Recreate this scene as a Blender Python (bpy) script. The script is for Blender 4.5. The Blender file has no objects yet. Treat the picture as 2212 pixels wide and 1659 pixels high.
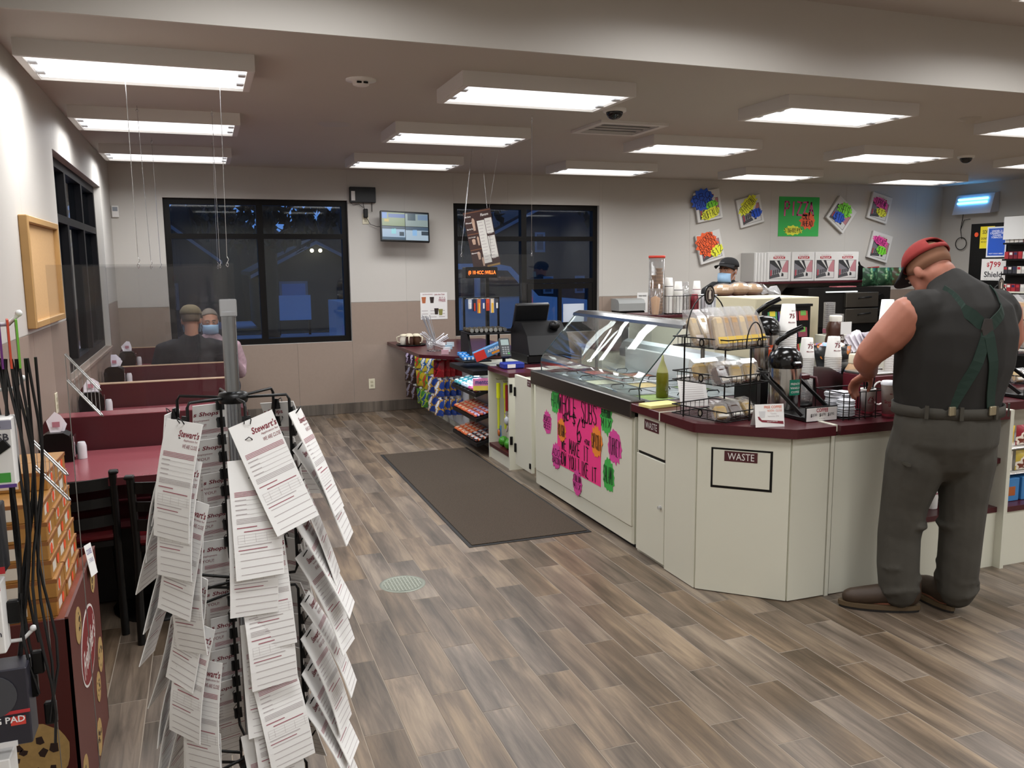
import bpy, bmesh, math, random
from mathutils import Vector, Matrix, Euler

random.seed(11)
SC = bpy.context.scene
COL = SC.collection

# ---------------------------------------------------------------- camera
cam_d = bpy.data.cameras.new('camera')
cam = bpy.data.objects.new('camera', cam_d)
COL.objects.link(cam)
cam_d.sensor_width = 36.0
cam_d.lens = 1807.0 / 2212.0 * 36.0
cam_d.clip_start = 0.05
cam_d.clip_end = 300
_r = Vector((0.93845875, -0.34525683, -0.0096378))
_u = Vector((0.05739319, 0.12836559, 0.99006479))
_f = Vector((0.34058947, 0.92968812, -0.1402812))
cam.matrix_world = Matrix(((_r.x, _u.x, -_f.x, 0.0), (_r.y, _u.y, -_f.y, 0.0), (_r.z, _u.z, -_f.z, 1.62), (0, 0, 0, 1)))
SC.camera = cam

# ---------------------------------------------------------------- world: dusk sky
world = bpy.data.worlds.new('dusk')
SC.world = world
world.use_nodes = True
_wb = world.node_tree.nodes['Background']
_wb.inputs[0].default_value = (0.10, 0.23, 0.62, 1)
_wb.inputs[1].default_value = 1.25

SC.view_settings.view_transform = 'Standard'
SC.view_settings.look = 'None'
SC.view_settings.gamma = 1.0
SC.view_settings.exposure = 0.08
SC.view_settings.use_curve_mapping = False
SC.cycles.use_denoising = True
SC.cycles.max_bounces = 8
SC.cycles.diffuse_bounces = 4
SC.cycles.transparent_max_bounces = 24
SC.cycles.sample_clamp_indirect = 4.0
SC.cycles.caustics_reflective = False
SC.cycles.caustics_refractive = False
LAMP_POWER = 20.0
LENS_GLOW = 1.6

# ---------------------------------------------------------------- materials
def lin(c):
    if isinstance(c, str):
        h = c.lstrip('#')
        c = [int(h[i:i + 2], 16) / 255 for i in (0, 2, 4)]
        c = [x / 12.92 if x <= .04045 else ((x + .055) / 1.055) ** 2.4 for x in c]
    return (c[0], c[1], c[2], 1.0)

MATS = {}
def mat(name, col='#808080', rough=.5, metal=0, var=0, vscale=12, bump=0, bscale=60, trans=0, alpha=1, emit=None, estr=0, spec=.5, coat=0):
    if name in MATS:
        return MATS[name]
    m = bpy.data.materials.new(name)
    m.use_nodes = True
    nt = m.node_tree
    b = nt.nodes['Principled BSDF']
    c = lin(col)
    b.inputs['Base Color'].default_value = c
    b.inputs['Roughness'].default_value = rough
    b.inputs['Metallic'].default_value = metal
    b.inputs['Specular IOR Level'].default_value = spec
    b.inputs['Coat Weight'].default_value = coat
    if trans:
        b.inputs['Transmission Weight'].default_value = trans
    if alpha < 1:
        b.inputs['Alpha'].default_value = alpha
    if emit:
        b.inputs['Emission Color'].default_value = lin(emit)
        b.inputs['Emission Strength'].default_value = estr
    if var or bump:
        tc = nt.nodes.new('ShaderNodeTexCoord')
        n = nt.nodes.new('ShaderNodeTexNoise')
        n.inputs['Scale'].default_value = vscale
        n.inputs['Detail'].default_value = 3
        nt.links.new(tc.outputs['Object'], n.inputs['Vector'])
        if var:
            mx = nt.nodes.new('ShaderNodeMix')
            mx.data_type = 'RGBA'
            mx.inputs[6].default_value = tuple(x * (1 - var) for x in c[:3]) + (1,)
            mx.inputs[7].default_value = tuple(min(1, x * (1 + var)) for x in c[:3]) + (1,)
            nt.links.new(n.outputs['Fac'], mx.inputs[0])
            nt.links.new(mx.outputs[2], b.inputs['Base Color'])
        if bump:
            n2 = nt.nodes.new('ShaderNodeTexNoise')
            n2.inputs['Scale'].default_value = bscale
            nt.links.new(tc.outputs['Object'], n2.inputs['Vector'])
            bp = nt.nodes.new('ShaderNodeBump')
            bp.inputs['Strength'].default_value = bump
            bp.inputs['Distance'].default_value = .01
            nt.links.new(n2.outputs['Fac'], bp.inputs['Height'])
            nt.links.new(bp.outputs['Normal'], b.inputs['Normal'])
    MATS[name] = m
    return m

def clear_mat(name, tint='#ffffff', gloss=.08, rough=.02, haze=0.0, hazecol='#ffffff', ior=1.45):
    """thin clear sheet: passes light straight through, mirrors by Fresnel, optional film of haze"""
    if name in MATS:
        return MATS[name]
    m = bpy.data.materials.new(name)
    m.use_nodes = True
    nt = m.node_tree
    nt.nodes.remove(nt.nodes['Principled BSDF'])
    out = nt.nodes['Material Output']
    tr = nt.nodes.new('ShaderNodeBsdfTransparent')
    tr.inputs[0].default_value = lin(tint)
    gl = nt.nodes.new('ShaderNodeBsdfGlossy')
    gl.inputs['Roughness'].default_value = rough
    lw = nt.nodes.new('ShaderNodeLayerWeight')
    lw.inputs[0].default_value = .5
    pw = nt.nodes.new('ShaderNodeMath'); pw.operation = 'POWER'; pw.inputs[1].default_value = 4.5
    nt.links.new(lw.outputs['Facing'], pw.inputs[0])
    ml = nt.nodes.new('ShaderNodeMath'); ml.operation = 'MULTIPLY_ADD'; ml.use_clamp = True
    ml.inputs[1].default_value = .6; ml.inputs[2].default_value = .035 + gloss
    nt.links.new(pw.outputs[0], ml.inputs[0])
    mx = nt.nodes.new('ShaderNodeMixShader')
    nt.links.new(ml.outputs[0], mx.inputs[0])
    nt.links.new(gl.outputs[0], mx.inputs[2])
    if haze:
        df = nt.nodes.new('ShaderNodeBsdfDiffuse')
        df.inputs[0].default_value = lin(hazecol)
        m2 = nt.nodes.new('ShaderNodeMixShader')
        m2.inputs[0].default_value = haze
        nt.links.new(tr.outputs[0], m2.inputs[1])
        nt.links.new(df.outputs[0], m2.inputs[2])
        nt.links.new(m2.outputs[0], mx.inputs[1])
    else:
        nt.links.new(tr.outputs[0], mx.inputs[1])
    nt.links.new(mx.outputs[0], out.inputs[0])
    MATS[name] = m
    return m

# ---------------------------------------------------------------- mesh building
STROKES = {  # pen strokes on a 4 x 6 grid, y up
 'A': [(0,0,2,6,4,0),(.8,2.2,3.2,2.2)], 'B': [(0,0,0,6,2.6,6,3.4,4.8,2.6,3.3,0,3.2),(2.6,3.2,4,1.6,2.8,0,0,0)], 'C': [(3.8,5,2.4,6,.8,5.4,0,3,.8,.6,2.4,0,3.8,1)],
 'D': [(0,0,0,6,2.2,6,4,3,2.2,0,0,0)], 'E': [(3.6,6,0,6,0,0,3.6,0),(0,3.1,2.8,3.1)], 'F': [(3.6,6,0,6,0,0),(0,3.1,2.8,3.1)], 'G': [(3.8,5,2.4,6,.8,5.4,0,3,.8,.6,2.4,0,3.8,.8,3.8,2.6,2.4,2.6)],
 'H': [(0,0,0,6),(4,0,4,6),(0,3,4,3)], 'I': [(2,0,2,6)], 'J': [(3,6,3,1,2,0,.6,.6)], 'K': [(0,0,0,6),(3.8,6,0,2.6),(1.2,3.4,4,0)], 'L': [(0,6,0,0,3.6,0)], 'M': [(0,0,.4,6,2,2,3.6,6,4,0)],
 'N': [(0,0,0,6,4,0,4,6)], 'O': [(2,6,.5,5,0,3,.5,1,2,0,3.5,1,4,3,3.5,5,2,6)], 'P': [(0,0,0,6,2.8,6,3.8,4.6,2.8,3,0,3)], 'Q': [(2,6,.5,5,0,3,.5,1,2,0,3.5,1,4,3,3.5,5,2,6),(2.4,1.6,4.2,-.4)],
 'R': [(0,0,0,6,2.8,6,3.8,4.6,2.8,3.2,0,3.2),(1.6,3.2,4,0)], 'S': [(3.6,5.2,2.2,6,.6,5.4,.4,4.2,2,3.2,3.6,2.2,3.6,.9,2,0,.2,.8)], 'T': [(0,6,4,6),(2,6,2,0)], 'U': [(0,6,.1,1.4,1,.1,3,.1,3.9,1.4,4,6)],
 'V': [(0,6,2,0,4,6)], 'W': [(0,6,.9,0,2,4.4,3.1,0,4,6)], 'X': [(0,0,4,6),(0,6,4,0)], 'Y': [(0,6,2,3,4,6),(2,3,2,0)], 'Z': [(.2,6,4,6,0,0,4,0)],
 '0': [(2,6,.5,5,0,3,.5,1,2,0,3.5,1,4,3,3.5,5,2,6)], '1': [(1,4.8,2.2,6,2.2,0)], '2': [(.2,4.8,1.6,6,3.4,5.2,3.4,3.8,0,0,3.8,0)], '3': [(.3,5.4,2,6,3.4,4.8,2,3.2,3.7,1.6,2,0,.2,.7)], '4': [(3,0,3,6,0,2,4,2)],
 '5': [(3.6,6,.5,6,.4,3.4,2.4,3.6,3.6,2,2.4,.1,.3,.5)], '6': [(3,6,1,4,.2,2,1,.2,2.8,.1,3.6,1.6,2.4,3,.5,2)], '7': [(.2,6,3.8,6,1.4,0)], '8': [(2,3.2,.6,4.4,2,6,3.4,4.4,2,3.2,.2,1.4,2,0,3.8,1.4,2,3.2)], '9': [(3.4,4,2,3,.5,4.2,1.8,6,3.4,5,3.4,3,2.6,0)],
 '$': [(3.6,5,2.2,5.6,.6,5,.6,3.8,3.4,2.2,3.4,1,2,.4,.3,1),(2,6.4,2,-.4)], '+': [(0,3,4,3),(2,5,2,1)], '-': [(.5,3,3.5,3)], '.': [(1.9,0,2.1,.3)], '!': [(2,6,2,2),(2,.3,2,0)], '?': [(.3,5,2,6,3.6,4.8,2,3,2,1.8),(2,.3,2,0)], ' ': [],
}
TEXTCACHE = {}
def text2d(s, bold=False):
    k = (s, bold)
    if k not in TEXTCACHE:
        cu = bpy.data.curves.new('lettering_outline', 'FONT')
        cu.body = s
        cu.size = 1.0
        cu.resolution_u = 2
        if bold:
            cu.offset = .018
        o = bpy.data.objects.new('lettering_outline', cu)
        me = bpy.data.meshes.new_from_object(o)
        vs = [(v.co.x, v.co.y) for v in me.vertices]
        fs = [tuple(p.vertices) for p in me.polygons]
        bpy.data.objects.remove(o)
        bpy.data.curves.remove(cu)
        bpy.data.meshes.remove(me)
        if vs:
            x0 = min(v[0] for v in vs); x1 = max(v[0] for v in vs)
            y0 = min(v[1] for v in vs); y1 = max(v[1] for v in vs)
            vs = [(x - x0, y - y0) for x, y in vs]
            TEXTCACHE[k] = (vs, fs, x1 - x0, y1 - y0)
        else:
            TEXTCACHE[k] = ([], [], 1, 1)
    return TEXTCACHE[k]

def frame(o, ux, uy):
    ux = Vector(ux).normalized(); uy = Vector(uy).normalized()
    uz = ux.cross(uy).normalized()
    uy = uz.cross(ux)
    o = Vector(o)
    return Matrix(((ux.x, uy.x, uz.x, o.x), (ux.y, uy.y, uz.y, o.y), (ux.z, uy.z, uz.z, o.z), (0, 0, 0, 1)))
FY = lambda x, y, z: frame((x, y, z), (1, 0, 0), (0, 0, 1))     # sheet facing the room from the back wall
FX = lambda x, y, z: frame((x, y, z), (0, -1, 0), (0, 0, 1))    # sheet facing -x
FXP = lambda x, y, z: frame((x, y, z), (0, 1, 0), (0, 0, 1))    # sheet facing +x
def rotm(axis, deg, about=(0, 0, 0)):
    T = Matrix.Translation(about)
    return T @ Matrix.Rotation(math.radians(deg), 4, axis) @ T.inverted()

class MB:
    def __init__(self, M=None):
        self.v = []; self.f = []; self.mi = []; self.sm = []
        self.cur = 0
        self.M = M.copy() if M is not None else Matrix.Identity(4)
    def add(self, vs, fs, smooth=False):
        b = len(self.v)
        M = self.M
        self.v += [tuple(M @ Vector(p)) for p in vs]
        self.f += [tuple(i + b for i in q) for q in fs]
        self.mi += [self.cur] * len(fs)
        self.sm += [smooth] * len(fs)
        return self
    def box(self, x0, x1, y0, y1, z0, z1, bev=0):
        if x1 < x0: x0, x1 = x1, x0
        if y1 < y0: y0, y1 = y1, y0
        if z1 < z0: z0, z1 = z1, z0
        if not bev:
            vs = [(x, y, z) for z in (z0, z1) for y in (y0, y1) for x in (x0, x1)]
            return self.add(vs, [(0, 2, 3, 1), (4, 5, 7, 6), (0, 1, 5, 4), (2, 6, 7, 3), (0, 4, 6, 2), (1, 3, 7, 5)])
        b = min(bev, (x1 - x0) * .49, (y1 - y0) * .49, (z1 - z0) * .49)
        bm = bmesh.new()
        r = bmesh.ops.create_cube(bm, size=1)
        for v in bm.verts:
            v.co = Vector(((x0 + x1) / 2 + v.co.x * (x1 - x0), (y0 + y1) / 2 + v.co.y * (y1 - y0), (z0 + z1) / 2 + v.co.z * (z1 - z0)))
        bmesh.ops.bevel(bm, geom=list(bm.edges), offset=b, segments=1, affect='EDGES', profile=.5)
        self.add_bm(bm)
        return self
    def add_bm(self, bm, smooth=False):
        bm.verts.index_update()
        self.add([v.co[:] for v in bm.verts], [[v.index for v in f.verts] for f in bm.faces], smooth)
        bm.free()
        return self
    def cyl(self, p0, p1, r0, r1=None, n=12, cap=True, smooth=True):
        p0 = Vector(p0); p1 = Vector(p1)
        r1 = r0 if r1 is None else r1
        d = (p1 - p0).normalized()
        a = d.orthogonal().normalized(); b = d.cross(a)
        vs = []
        for p, r in ((p0, r0), (p1, r1)):
            for i in range(n):
                t = 2 * math.pi * i / n
                vs.append(p + a * (r * math.cos(t)) + b * (r * math.sin(t)))
        self.add(vs, [(i, (i + 1) % n, n + (i + 1) % n, n + i) for i in range(n)], smooth)
        if cap:
            self.add(vs[:n], [tuple(range(n - 1, -1, -1))])
            self.add(vs[n:], [tuple(range(n))])
        return self
    def lathe(self, prof, c=(0, 0, 0), n=20, smooth=True):
        vs = []
        for r, z in prof:
            for i in range(n):
                t = 2 * math.pi * i / n
                vs.append((c[0] + r * math.cos(t), c[1] + r * math.sin(t), c[2] + z))
        fs = []
        for k in range(len(prof) - 1):
            for i in range(n):
                j = (i + 1) % n
                fs.append((k * n + i, k * n + j, (k + 1) * n + j, (k + 1) * n + i))
        self.add(vs, fs, smooth)
        if prof[0][0] > 1e-5: self.add(vs[:n], [tuple(range(n - 1, -1, -1))])
        if prof[-1][0] > 1e-5: self.add(vs[-n:], [tuple(range(n))])
        return self
    def tube(self, pts, r, n=6, closed=False, smooth=True):
        P = [Vector(p) for p in pts]
        m = len(P)
        vs = []
        a = None
        for i, p in enumerate(P):
            q0 = P[i - 1] if (i > 0 or closed) else P[i]
            q1 = P[(i + 1) % m] if (i < m - 1 or closed) else P[i]
            d = (q1 - q0)
            if d.length < 1e-9: d = Vector((0, 0, 1))
            d.normalize()
            if a is None: a = d.orthogonal().normalized()
            else:
                a = a - d * a.dot(d)
                a = a.normalized() if a.length > 1e-6 else d.orthogonal().normalized()
            b = d.cross(a)
            rr = r[i] if isinstance(r, (list, tuple)) else r
            for k in range(n):
                t = 2 * math.pi * k / n
                vs.append(p + a * (rr * math.cos(t)) + b * (rr * math.sin(t)))
        fs = []
        for i in range(m if closed else m - 1):
            for k in range(n):
                l = (k + 1) % n
                i2 = (i + 1) % m
                fs.append((i * n + k, i * n + l, i2 * n + l, i2 * n + k))
        self.add(vs, fs, smooth)
        if not closed:
            self.add(vs[:n], [tuple(range(n - 1, -1, -1))])
            self.add(vs[-n:], [tuple(range(n))])
        return self
    def prism(self, poly, h0, h1, plane='xy'):
        """polygon extruded; plane xy -> height z, xz -> depth y, yz -> depth x"""
        mp = {'xy': lambda a, b, h: (a, b, h), 'xz': lambda a, b, h: (a, h, b), 'yz': lambda a, b, h: (h, a, b)}[plane]
        n = len(poly)
        vs = [mp(a, b, h0) for a, b in poly] + [mp(a, b, h1) for a, b in poly]
        self.add(vs, [tuple(range(n - 1, -1, -1)), tuple(range(n, 2 * n))] + [(i, (i + 1) % n, n + (i + 1) % n, n + i) for i in range(n)])
        return self
    def ball(self, c, r, n=12, m=8, smooth=True):
        rx, ry, rz = (r, r, r) if not isinstance(r, (tuple, list)) else r
        vs = [(c[0], c[1], c[2] - rz)]
        for k in range(1, m):
            p = math.pi * k / m - math.pi / 2
            for i in range(n):
                t = 2 * math.pi * i / n
                vs.append((c[0] + rx * math.cos(p) * math.cos(t), c[1] + ry * math.cos(p) * math.sin(t), c[2] + rz * math.sin(p)))
        vs.append((c[0], c[1], c[2] + rz))
        fs = [(0, 1 + (i + 1) % n, 1 + i) for i in range(n)]
        for k in range(m - 2):
            for i in range(n):
                j = (i + 1) % n
                fs.append((1 + k * n + i, 1 + k * n + j, 1 + (k + 1) * n + j, 1 + (k + 1) * n + i))
        L = len(vs) - 1
        fs += [(L, 1 + (m - 2) * n + i, 1 + (m - 2) * n + (i + 1) % n) for i in range(n)]
        return self.add(vs, fs, smooth)
    def sheet(self, w, h, t=.001, M=None):
        """thin sheet centred on the frame M (x right, y up, z towards the viewer)"""
        old = self.M
        if M is not None: self.M = old @ M
        self.box(-w / 2, w / 2, -h / 2, h / 2, 0, t)
        self.M = old
        return self
    def text(self, s, h, M, w=None, bold=False, shear=0, align='c', z=.002):
        vs, fs, tw, th = text2d(s, bold)
        if not vs: return self
        k = h / th
        kx = w / tw if w else k
        ox = {'c': -tw * kx / 2, 'l': 0, 'r': -tw * kx}[align]
        old = self.M
        self.M = old @ M
        self.add([(x * kx + ox + shear * y * k, y * k - h / 2, z) for x, y in vs], fs)
        self.M = old
        return self
    def pen(self, s, h, M, w=None, t=.006, align='c', z=.002, slant=0, jit=.12, gap=1.3, rise=0):
        """hand lettering: ribbons along pen strokes"""
        rnd = random.Random(sum(map(ord, s)) + len(s))
        n = len(s)
        cw = 4 + gap
        tw = n * cw - gap
        k = h / 6
        kx = (w / tw) if w else k * .62
        ox = {'c': -tw * kx / 2, 'l': 0}[align]
        old = self.M
        self.M = old @ M
        for i, ch in enumerate(s):
            for st in STROKES.get(ch, []):
                pts = [(st[j] + rnd.uniform(-jit, jit) * 2, st[j + 1] + rnd.uniform(-jit, jit) * 2) for j in range(0, len(st), 2)]
                P = [Vector((ox + (i * cw + x) * kx + slant * y * k, (y - 3) * k + rise * i)) for x, y in pts]
                for a, b in zip(P, P[1:]):
                    d = b - a
                    if d.length < 1e-6: continue
                    d.normalize()
                    nn = Vector((-d.y, d.x)) * (t / 2)
                    a2 = a - d * (t * .35); b2 = b + d * (t * .35)
                    self.add([(*(a2 - nn), z), (*(b2 - nn), z), (*(b2 + nn), z), (*(a2 + nn), z)], [(0, 1, 2, 3)])
        self.M = old
        return self
    def mesh(self, name, mats, off=(0, 0, 0)):
        me = bpy.data.meshes.new(name)
        ox, oy, oz = off
        me.from_pydata([(x - ox, y - oy, z - oz) for x, y, z in self.v], [], self.f)
        if not isinstance(mats, (list, tuple)): mats = [mats]
        for m in mats: me.materials.append(m)
        if len(mats) > 1: me.polygons.foreach_set('material_index', self.mi)
        me.polygons.foreach_set('use_smooth', self.sm)
        me.update()
        return me
    def build(self, name, mats, parent=None, label=None, cat=None, group=None, kind=None):
        if parent is not None:
            off = wloc(parent)
            loc = (0, 0, 0)
        else:
            xs = [p[0] for p in self.v]; ys = [p[1] for p in self.v]; zs = [p[2] for p in self.v]
            off = ((min(xs) + max(xs)) / 2, (min(ys) + max(ys)) / 2, min(zs))
            loc = off
        o = bpy.data.objects.new(name, self.mesh(name, mats, off))
        COL.objects.link(o)
        o.location = loc
        o.parent = parent
        return tag(o, label, cat, group, kind)

def wloc(o):
    L = Vector((0, 0, 0))
    while o is not None:
        L += o.location
        o = o.parent
    return L
def tag(o, label=None, cat=None, group=None, kind=None):
    if label: o['label'] = label
    if cat: o['category'] = cat
    if group: o['group'] = group
    if kind: o['kind'] = kind
    return o
def thing(name, label, cat, loc=(0, 0, 0), group=None, kind=None):
    o = bpy.data.objects.new(name, None)
    o.empty_display_size = .05
    COL.objects.link(o)
    o.location = loc
    return tag(o, label, cat, group, kind)
def dup(o, parent=None, label=None, group=None, loc=None, rz=None):
    c = o.copy()
    COL.objects.link(c)
    c.parent = parent
    if label: c['label'] = label
    if group: c['group'] = group
    if loc is not None: c.location = loc
    if rz is not None: c.rotation_euler = (0, 0, rz)
    for ch in list(o.children): dup(ch, c)
    return c
def inst(me, name, loc, rot=(0, 0, 0), parent=None, label=None, cat=None, group=None, kind=None, scale=None):
    o = bpy.data.objects.new(name, me)
    COL.objects.link(o)
    o.location = loc
    o.rotation_euler = rot
    if scale: o.scale = scale
    o.parent = parent
    return tag(o, label, cat, group, kind)
def star(n, r0, r1, sx=1, sy=1, rnd=None):
    out = []
    for i in range(2 * n):
        r = r0 if i % 2 else r1
        if rnd: r *= rnd.uniform(.9, 1.1)
        t = math.pi * i / n
        out.append((r * math.cos(t) * sx, r * math.sin(t) * sy))
    return out
# ================================================================ room shell
X0, X1, YB, YF = -.814, 9.95, 9.29, -4.2
ZL, ZH, YS = 2.66, 3.05, 4.02
M_wall = mat('painted_wall', '#c4c0b9', .55, var=.03, vscale=3)
M_wains = mat('tan_wainscot', '#98877a', .45, var=.05, vscale=40)
M_ceil = mat('ceiling_paint', '#bfbab3', .8, var=.02, vscale=2)
M_black = mat('black_plastic', '#070707', .4, spec=.3)
M_blackmetal = mat('black_metal', '#060606', .35, spec=.35)
M_chrome = mat('chrome', '#c8c8c8', .18, metal=1)
M_steel = mat('stainless_steel', '#a4a4a2', .28, metal=1)
M_white = mat('white_plastic', '#e4e2de', .4)
M_paper = mat('white_paper', '#ecebe8', .7)
M_cream = mat('cream_laminate', '#d5d4c4', .38, var=.02, vscale=4)
M_maroon = mat('maroon_laminate', '#47161d', .3, var=.06, vscale=60)
M_ink = mat('black_ink', '#0a0a0a', .6)
M_red = mat('red_ink', '#a3202c', .6)
M_grey = mat('grey_plastic', '#6c6c6c', .5)
M_glass = clear_mat('window_glass', '#e8efee', gloss=.02)
M_acrylic = clear_mat('clear_acrylic', '#f4f4f4', gloss=-.02, haze=.005)
M_film = clear_mat('plastic_film', '#ffffff', gloss=.09, rough=.16, haze=.13)

def plank_mat(name, c0, c1, c2):
    m = bpy.data.materials.new(name)
    m.use_nodes = True
    nt = m.node_tree; N = nt.nodes.new; L = nt.links.new
    b = nt.nodes['Principled BSDF']
    tc = N('ShaderNodeTexCoord'); oi = N('ShaderNodeObjectInfo'); ge = N('ShaderNodeNewGeometry')
    ad = N('ShaderNodeMath'); ad.operation = 'ADD'
    L(oi.outputs['Random'], ad.inputs[0]); L(ge.outputs['Random Per Island'], ad.inputs[1])
    fr = N('ShaderNodeMath'); fr.operation = 'FRACT'; L(ad.outputs[0], fr.inputs[0])
    mu = N('ShaderNodeMath'); mu.operation = 'MULTIPLY'; mu.inputs[1].default_value = 37; L(ad.outputs[0], mu.inputs[0])
    cb = N('ShaderNodeCombineXYZ'); L(mu.outputs[0], cb.inputs[0]); L(mu.outputs[0], cb.inputs[1]); L(mu.outputs[0], cb.inputs[2])
    va = N('ShaderNodeVectorMath'); va.operation = 'ADD'; L(tc.outputs['Object'], va.inputs[0]); L(cb.outputs[0], va.inputs[1])
    mp = N('ShaderNodeMapping'); mp.inputs['Scale'].default_value = (34, 2.6, 1); L(va.outputs[0], mp.inputs[0])
    n1 = N('ShaderNodeTexNoise'); n1.inputs['Scale'].default_value = 1; n1.inputs['Detail'].default_value = 6; n1.inputs['Roughness'].default_value = .65; n1.inputs['Distortion'].default_value = .7
    L(mp.outputs[0], n1.inputs['Vector'])
    mp2 = N('ShaderNodeMapping'); mp2.inputs['Scale'].default_value = (9, 1.6, 1); L(va.outputs[0], mp2.inputs[0])
    n2 = N('ShaderNodeTexNoise'); n2.inputs['Scale'].default_value = 1; n2.inputs['Detail'].default_value = 2; L(mp2.outputs[0], n2.inputs['Vector'])
    r1 = N('ShaderNodeValToRGB'); e = r1.color_ramp.elements
    e[0].position = .36; e[0].color = lin(c0); e[1].position = .66; e[1].color = lin(c2)
    k = e.new(.5); k.color = lin(c1)
    mixf = N('ShaderNodeMix'); mixf.inputs[0].default_value = .55
    L(n1.outputs['Fac'], mixf.inputs[2]); L(n2.outputs['Fac'], mixf.inputs[3])
    L(mixf.outputs[0], r1.inputs[0])
    hs = N('ShaderNodeHueSaturation')
    mr = N('ShaderNodeMapRange'); mr.inputs[3].default_value = .86; mr.inputs[4].default_value = 1.12
    L(fr.outputs[0], mr.inputs[0]); L(mr.outputs[0], hs.inputs['Value'])
    ms = N('ShaderNodeMapRange'); ms.inputs[3].default_value = 1.15; ms.inputs[4].default_value = .75
    fr2 = N('ShaderNodeMath'); fr2.operation = 'FRACT'; L(mu.outputs[0], fr2.inputs[0]); L(fr2.outputs[0], ms.inputs[0]); L(ms.outputs[0], hs.inputs['Saturation'])
    L(r1.outputs[0], hs.inputs['Color']); L(hs.outputs[0], b.inputs['Base Color'])
    b.inputs['Roughness'].default_value = .42
    bp = N('ShaderNodeBump'); bp.inputs['Strength'].default_value = .12; bp.inputs['Distance'].default_value = .003
    L(n1.outputs['Fac'], bp.inputs['Height']); L(bp.outputs[0], b.inputs['Normal'])
    return m
M_plank = plank_mat('wood_look_tile', '#43382b', '#655647', '#8b7963')
M_plank_dark = plank_mat('wood_look_tile_base', '#4c443c', '#665c52', '#7d7266')
M_grout = mat('grout', '#8d8274', .8)

# floor with wood-look plank tiles
mb = MB(); mb.box(X0, X1, YF, YB, -.12, -.0009)
floor = mb.build('floor', M_grout, kind='structure')
floor['label'] = 'grey brown wood look plank tile floor with pale grout lines'
PW, PL, GR = .1449, .557, .0035
plank_me = MB().box(-(PW - GR) / 2, (PW - GR) / 2, -(PL - GR) / 2, (PL - GR) / 2, -.012, 0, bev=.0006).mesh('plank', M_plank)
def cam_px(p):
    d = Vector(p) - Vector((0, 0, 1.62))
    z = d.dot(_f)
    if z < .1: return None
    return 1106 + 1807 * d.dot(_r) / z, 829.5 - 1807 * d.dot(_u) / z, z
plank_list = []
i0 = math.floor((X0 - .583) / PW); i1 = math.ceil((X1 - .583) / PW)
for i in range(i0, i1):
    cx = .583 + (i + .5) * PW
    ph = 2.545 - .1857 * i
    j0 = math.floor((YF - ph) / PL); j1 = math.ceil((YB - ph) / PL)
    for j in range(j0, j1):
        cy = ph + (j + .5) * PL
        a, b_ = max(cx - PW / 2, X0), min(cx + PW / 2, X1)
        c, d = max(cy - PL / 2, YF), min(cy + PL / 2, YB)
        if b_ - a < .01 or d - c < .01: continue
        whole = b_ - a > PW - .001 and d - c > PL - .001
        p = cam_px((cx, cy, 0))
        seen = whole and p and -60 < p[0] < 2280 and p[1] < 1760 and (cx < 2.30 or cy < 3.1) and not (cx < -.45 and cy > 4) and not (1.42 < cx < 2.1 and 4.8 < cy < 6.8)
        plank_list.append((p[2] if seen else 1e9, cx, cy, a, b_, c, d))
plank_list.sort()
rest = MB()
for k, (dist, cx, cy, a, b_, c, d) in enumerate(plank_list):
    if k < 300 and dist < 1e8:
        o = inst(plank_me, 'plank', (cx, cy, .06), parent=floor)
        o.location = Vector((cx, cy, 0)) - floor.location
    else:
        rest.box(a + GR / 2, b_ - GR / 2, c + GR / 2, d - GR / 2, -.012, 0)
rest.build('plank_field', M_plank, floor, kind='stuff')

# walls ------------------------------------------------------------------
W2 = (-.33, 1.524, .807, 2.333)      # back wall window beside the booths
W3 = (2.716, 4.545, .815, 2.325)     # back wall window behind the register
W1 = (5.87, 8.45, .93, 2.35)         # side wall window
T = .22
def wall_boxes(mb, axis, c0, c1, u0, u1, z0, z1, holes):
    us = sorted({u0, u1, *[h[0] for h in holes], *[h[1] for h in holes]})
    for a, b in zip(us, us[1:]):
        zs = [(z0, z1)]
        for h in holes:
            if h[0] <= a + 1e-6 and h[1] >= b - 1e-6:
                zs = [q for s in zs for q in ((s[0], min(s[1], h[2])), (max(s[0], h[3]), s[1])) if q[1] - q[0] > 1e-4]
        for s in zs:
            if axis == 'y': mb.box(a, b, c0, c1, s[0], s[1])
            else: mb.box(c0, c1, a, b, s[0], s[1])
def panel_strips(axis, c0, c1, u0, u1, z0, z1, holes, width, name, material, parent, start=0):
    cuts = sorted({u0, u1, *[h[0] for h in holes], *[h[1] for h in holes], *[start + width * k for k in range(-20, 20) if u0 + .06 < start + width * k < u1 - .06]})
    cuts = [c for c in cuts if u0 - 1e-6 <= c <= u1 + 1e-6]
    g = .0005 if 'wall' in name else .0013
    for a, b in zip(cuts, cuts[1:]):
        if b - a < .012: continue
        zs = [(z0, z1)]
        for h in holes:
            if h[0] <= a + 1e-6 and h[1] >= b - 1e-6:
                zs = [q for s in zs for q in ((s[0], min(s[1], h[2])), (max(s[0], h[3]), s[1])) if q[1] - q[0] > .01]
        for s in zs:
            m = MB()
            if axis == 'y': m.box(a + g, b - g, c0, c1, s[0] + g, s[1] - g)
            else: m.box(c0, c1, a + g, b - g, s[0] + g, s[1] - g)
            m.build(name, material, parent)
wb = MB(); wall_boxes(wb, 'y', YB, YB + T, X0 - T, X1 + T, -.12, ZH + .1, [W2, W3])
wall_back = wb.build('wall_back', M_wall, kind='structure')
wl = MB(); wall_boxes(wl, 'x', X0 - T, X0, YF - T, YB, -.12, ZH + .1, [W1])
wall_left = wl.build('wall_left', M_wall, kind='structure')
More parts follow.
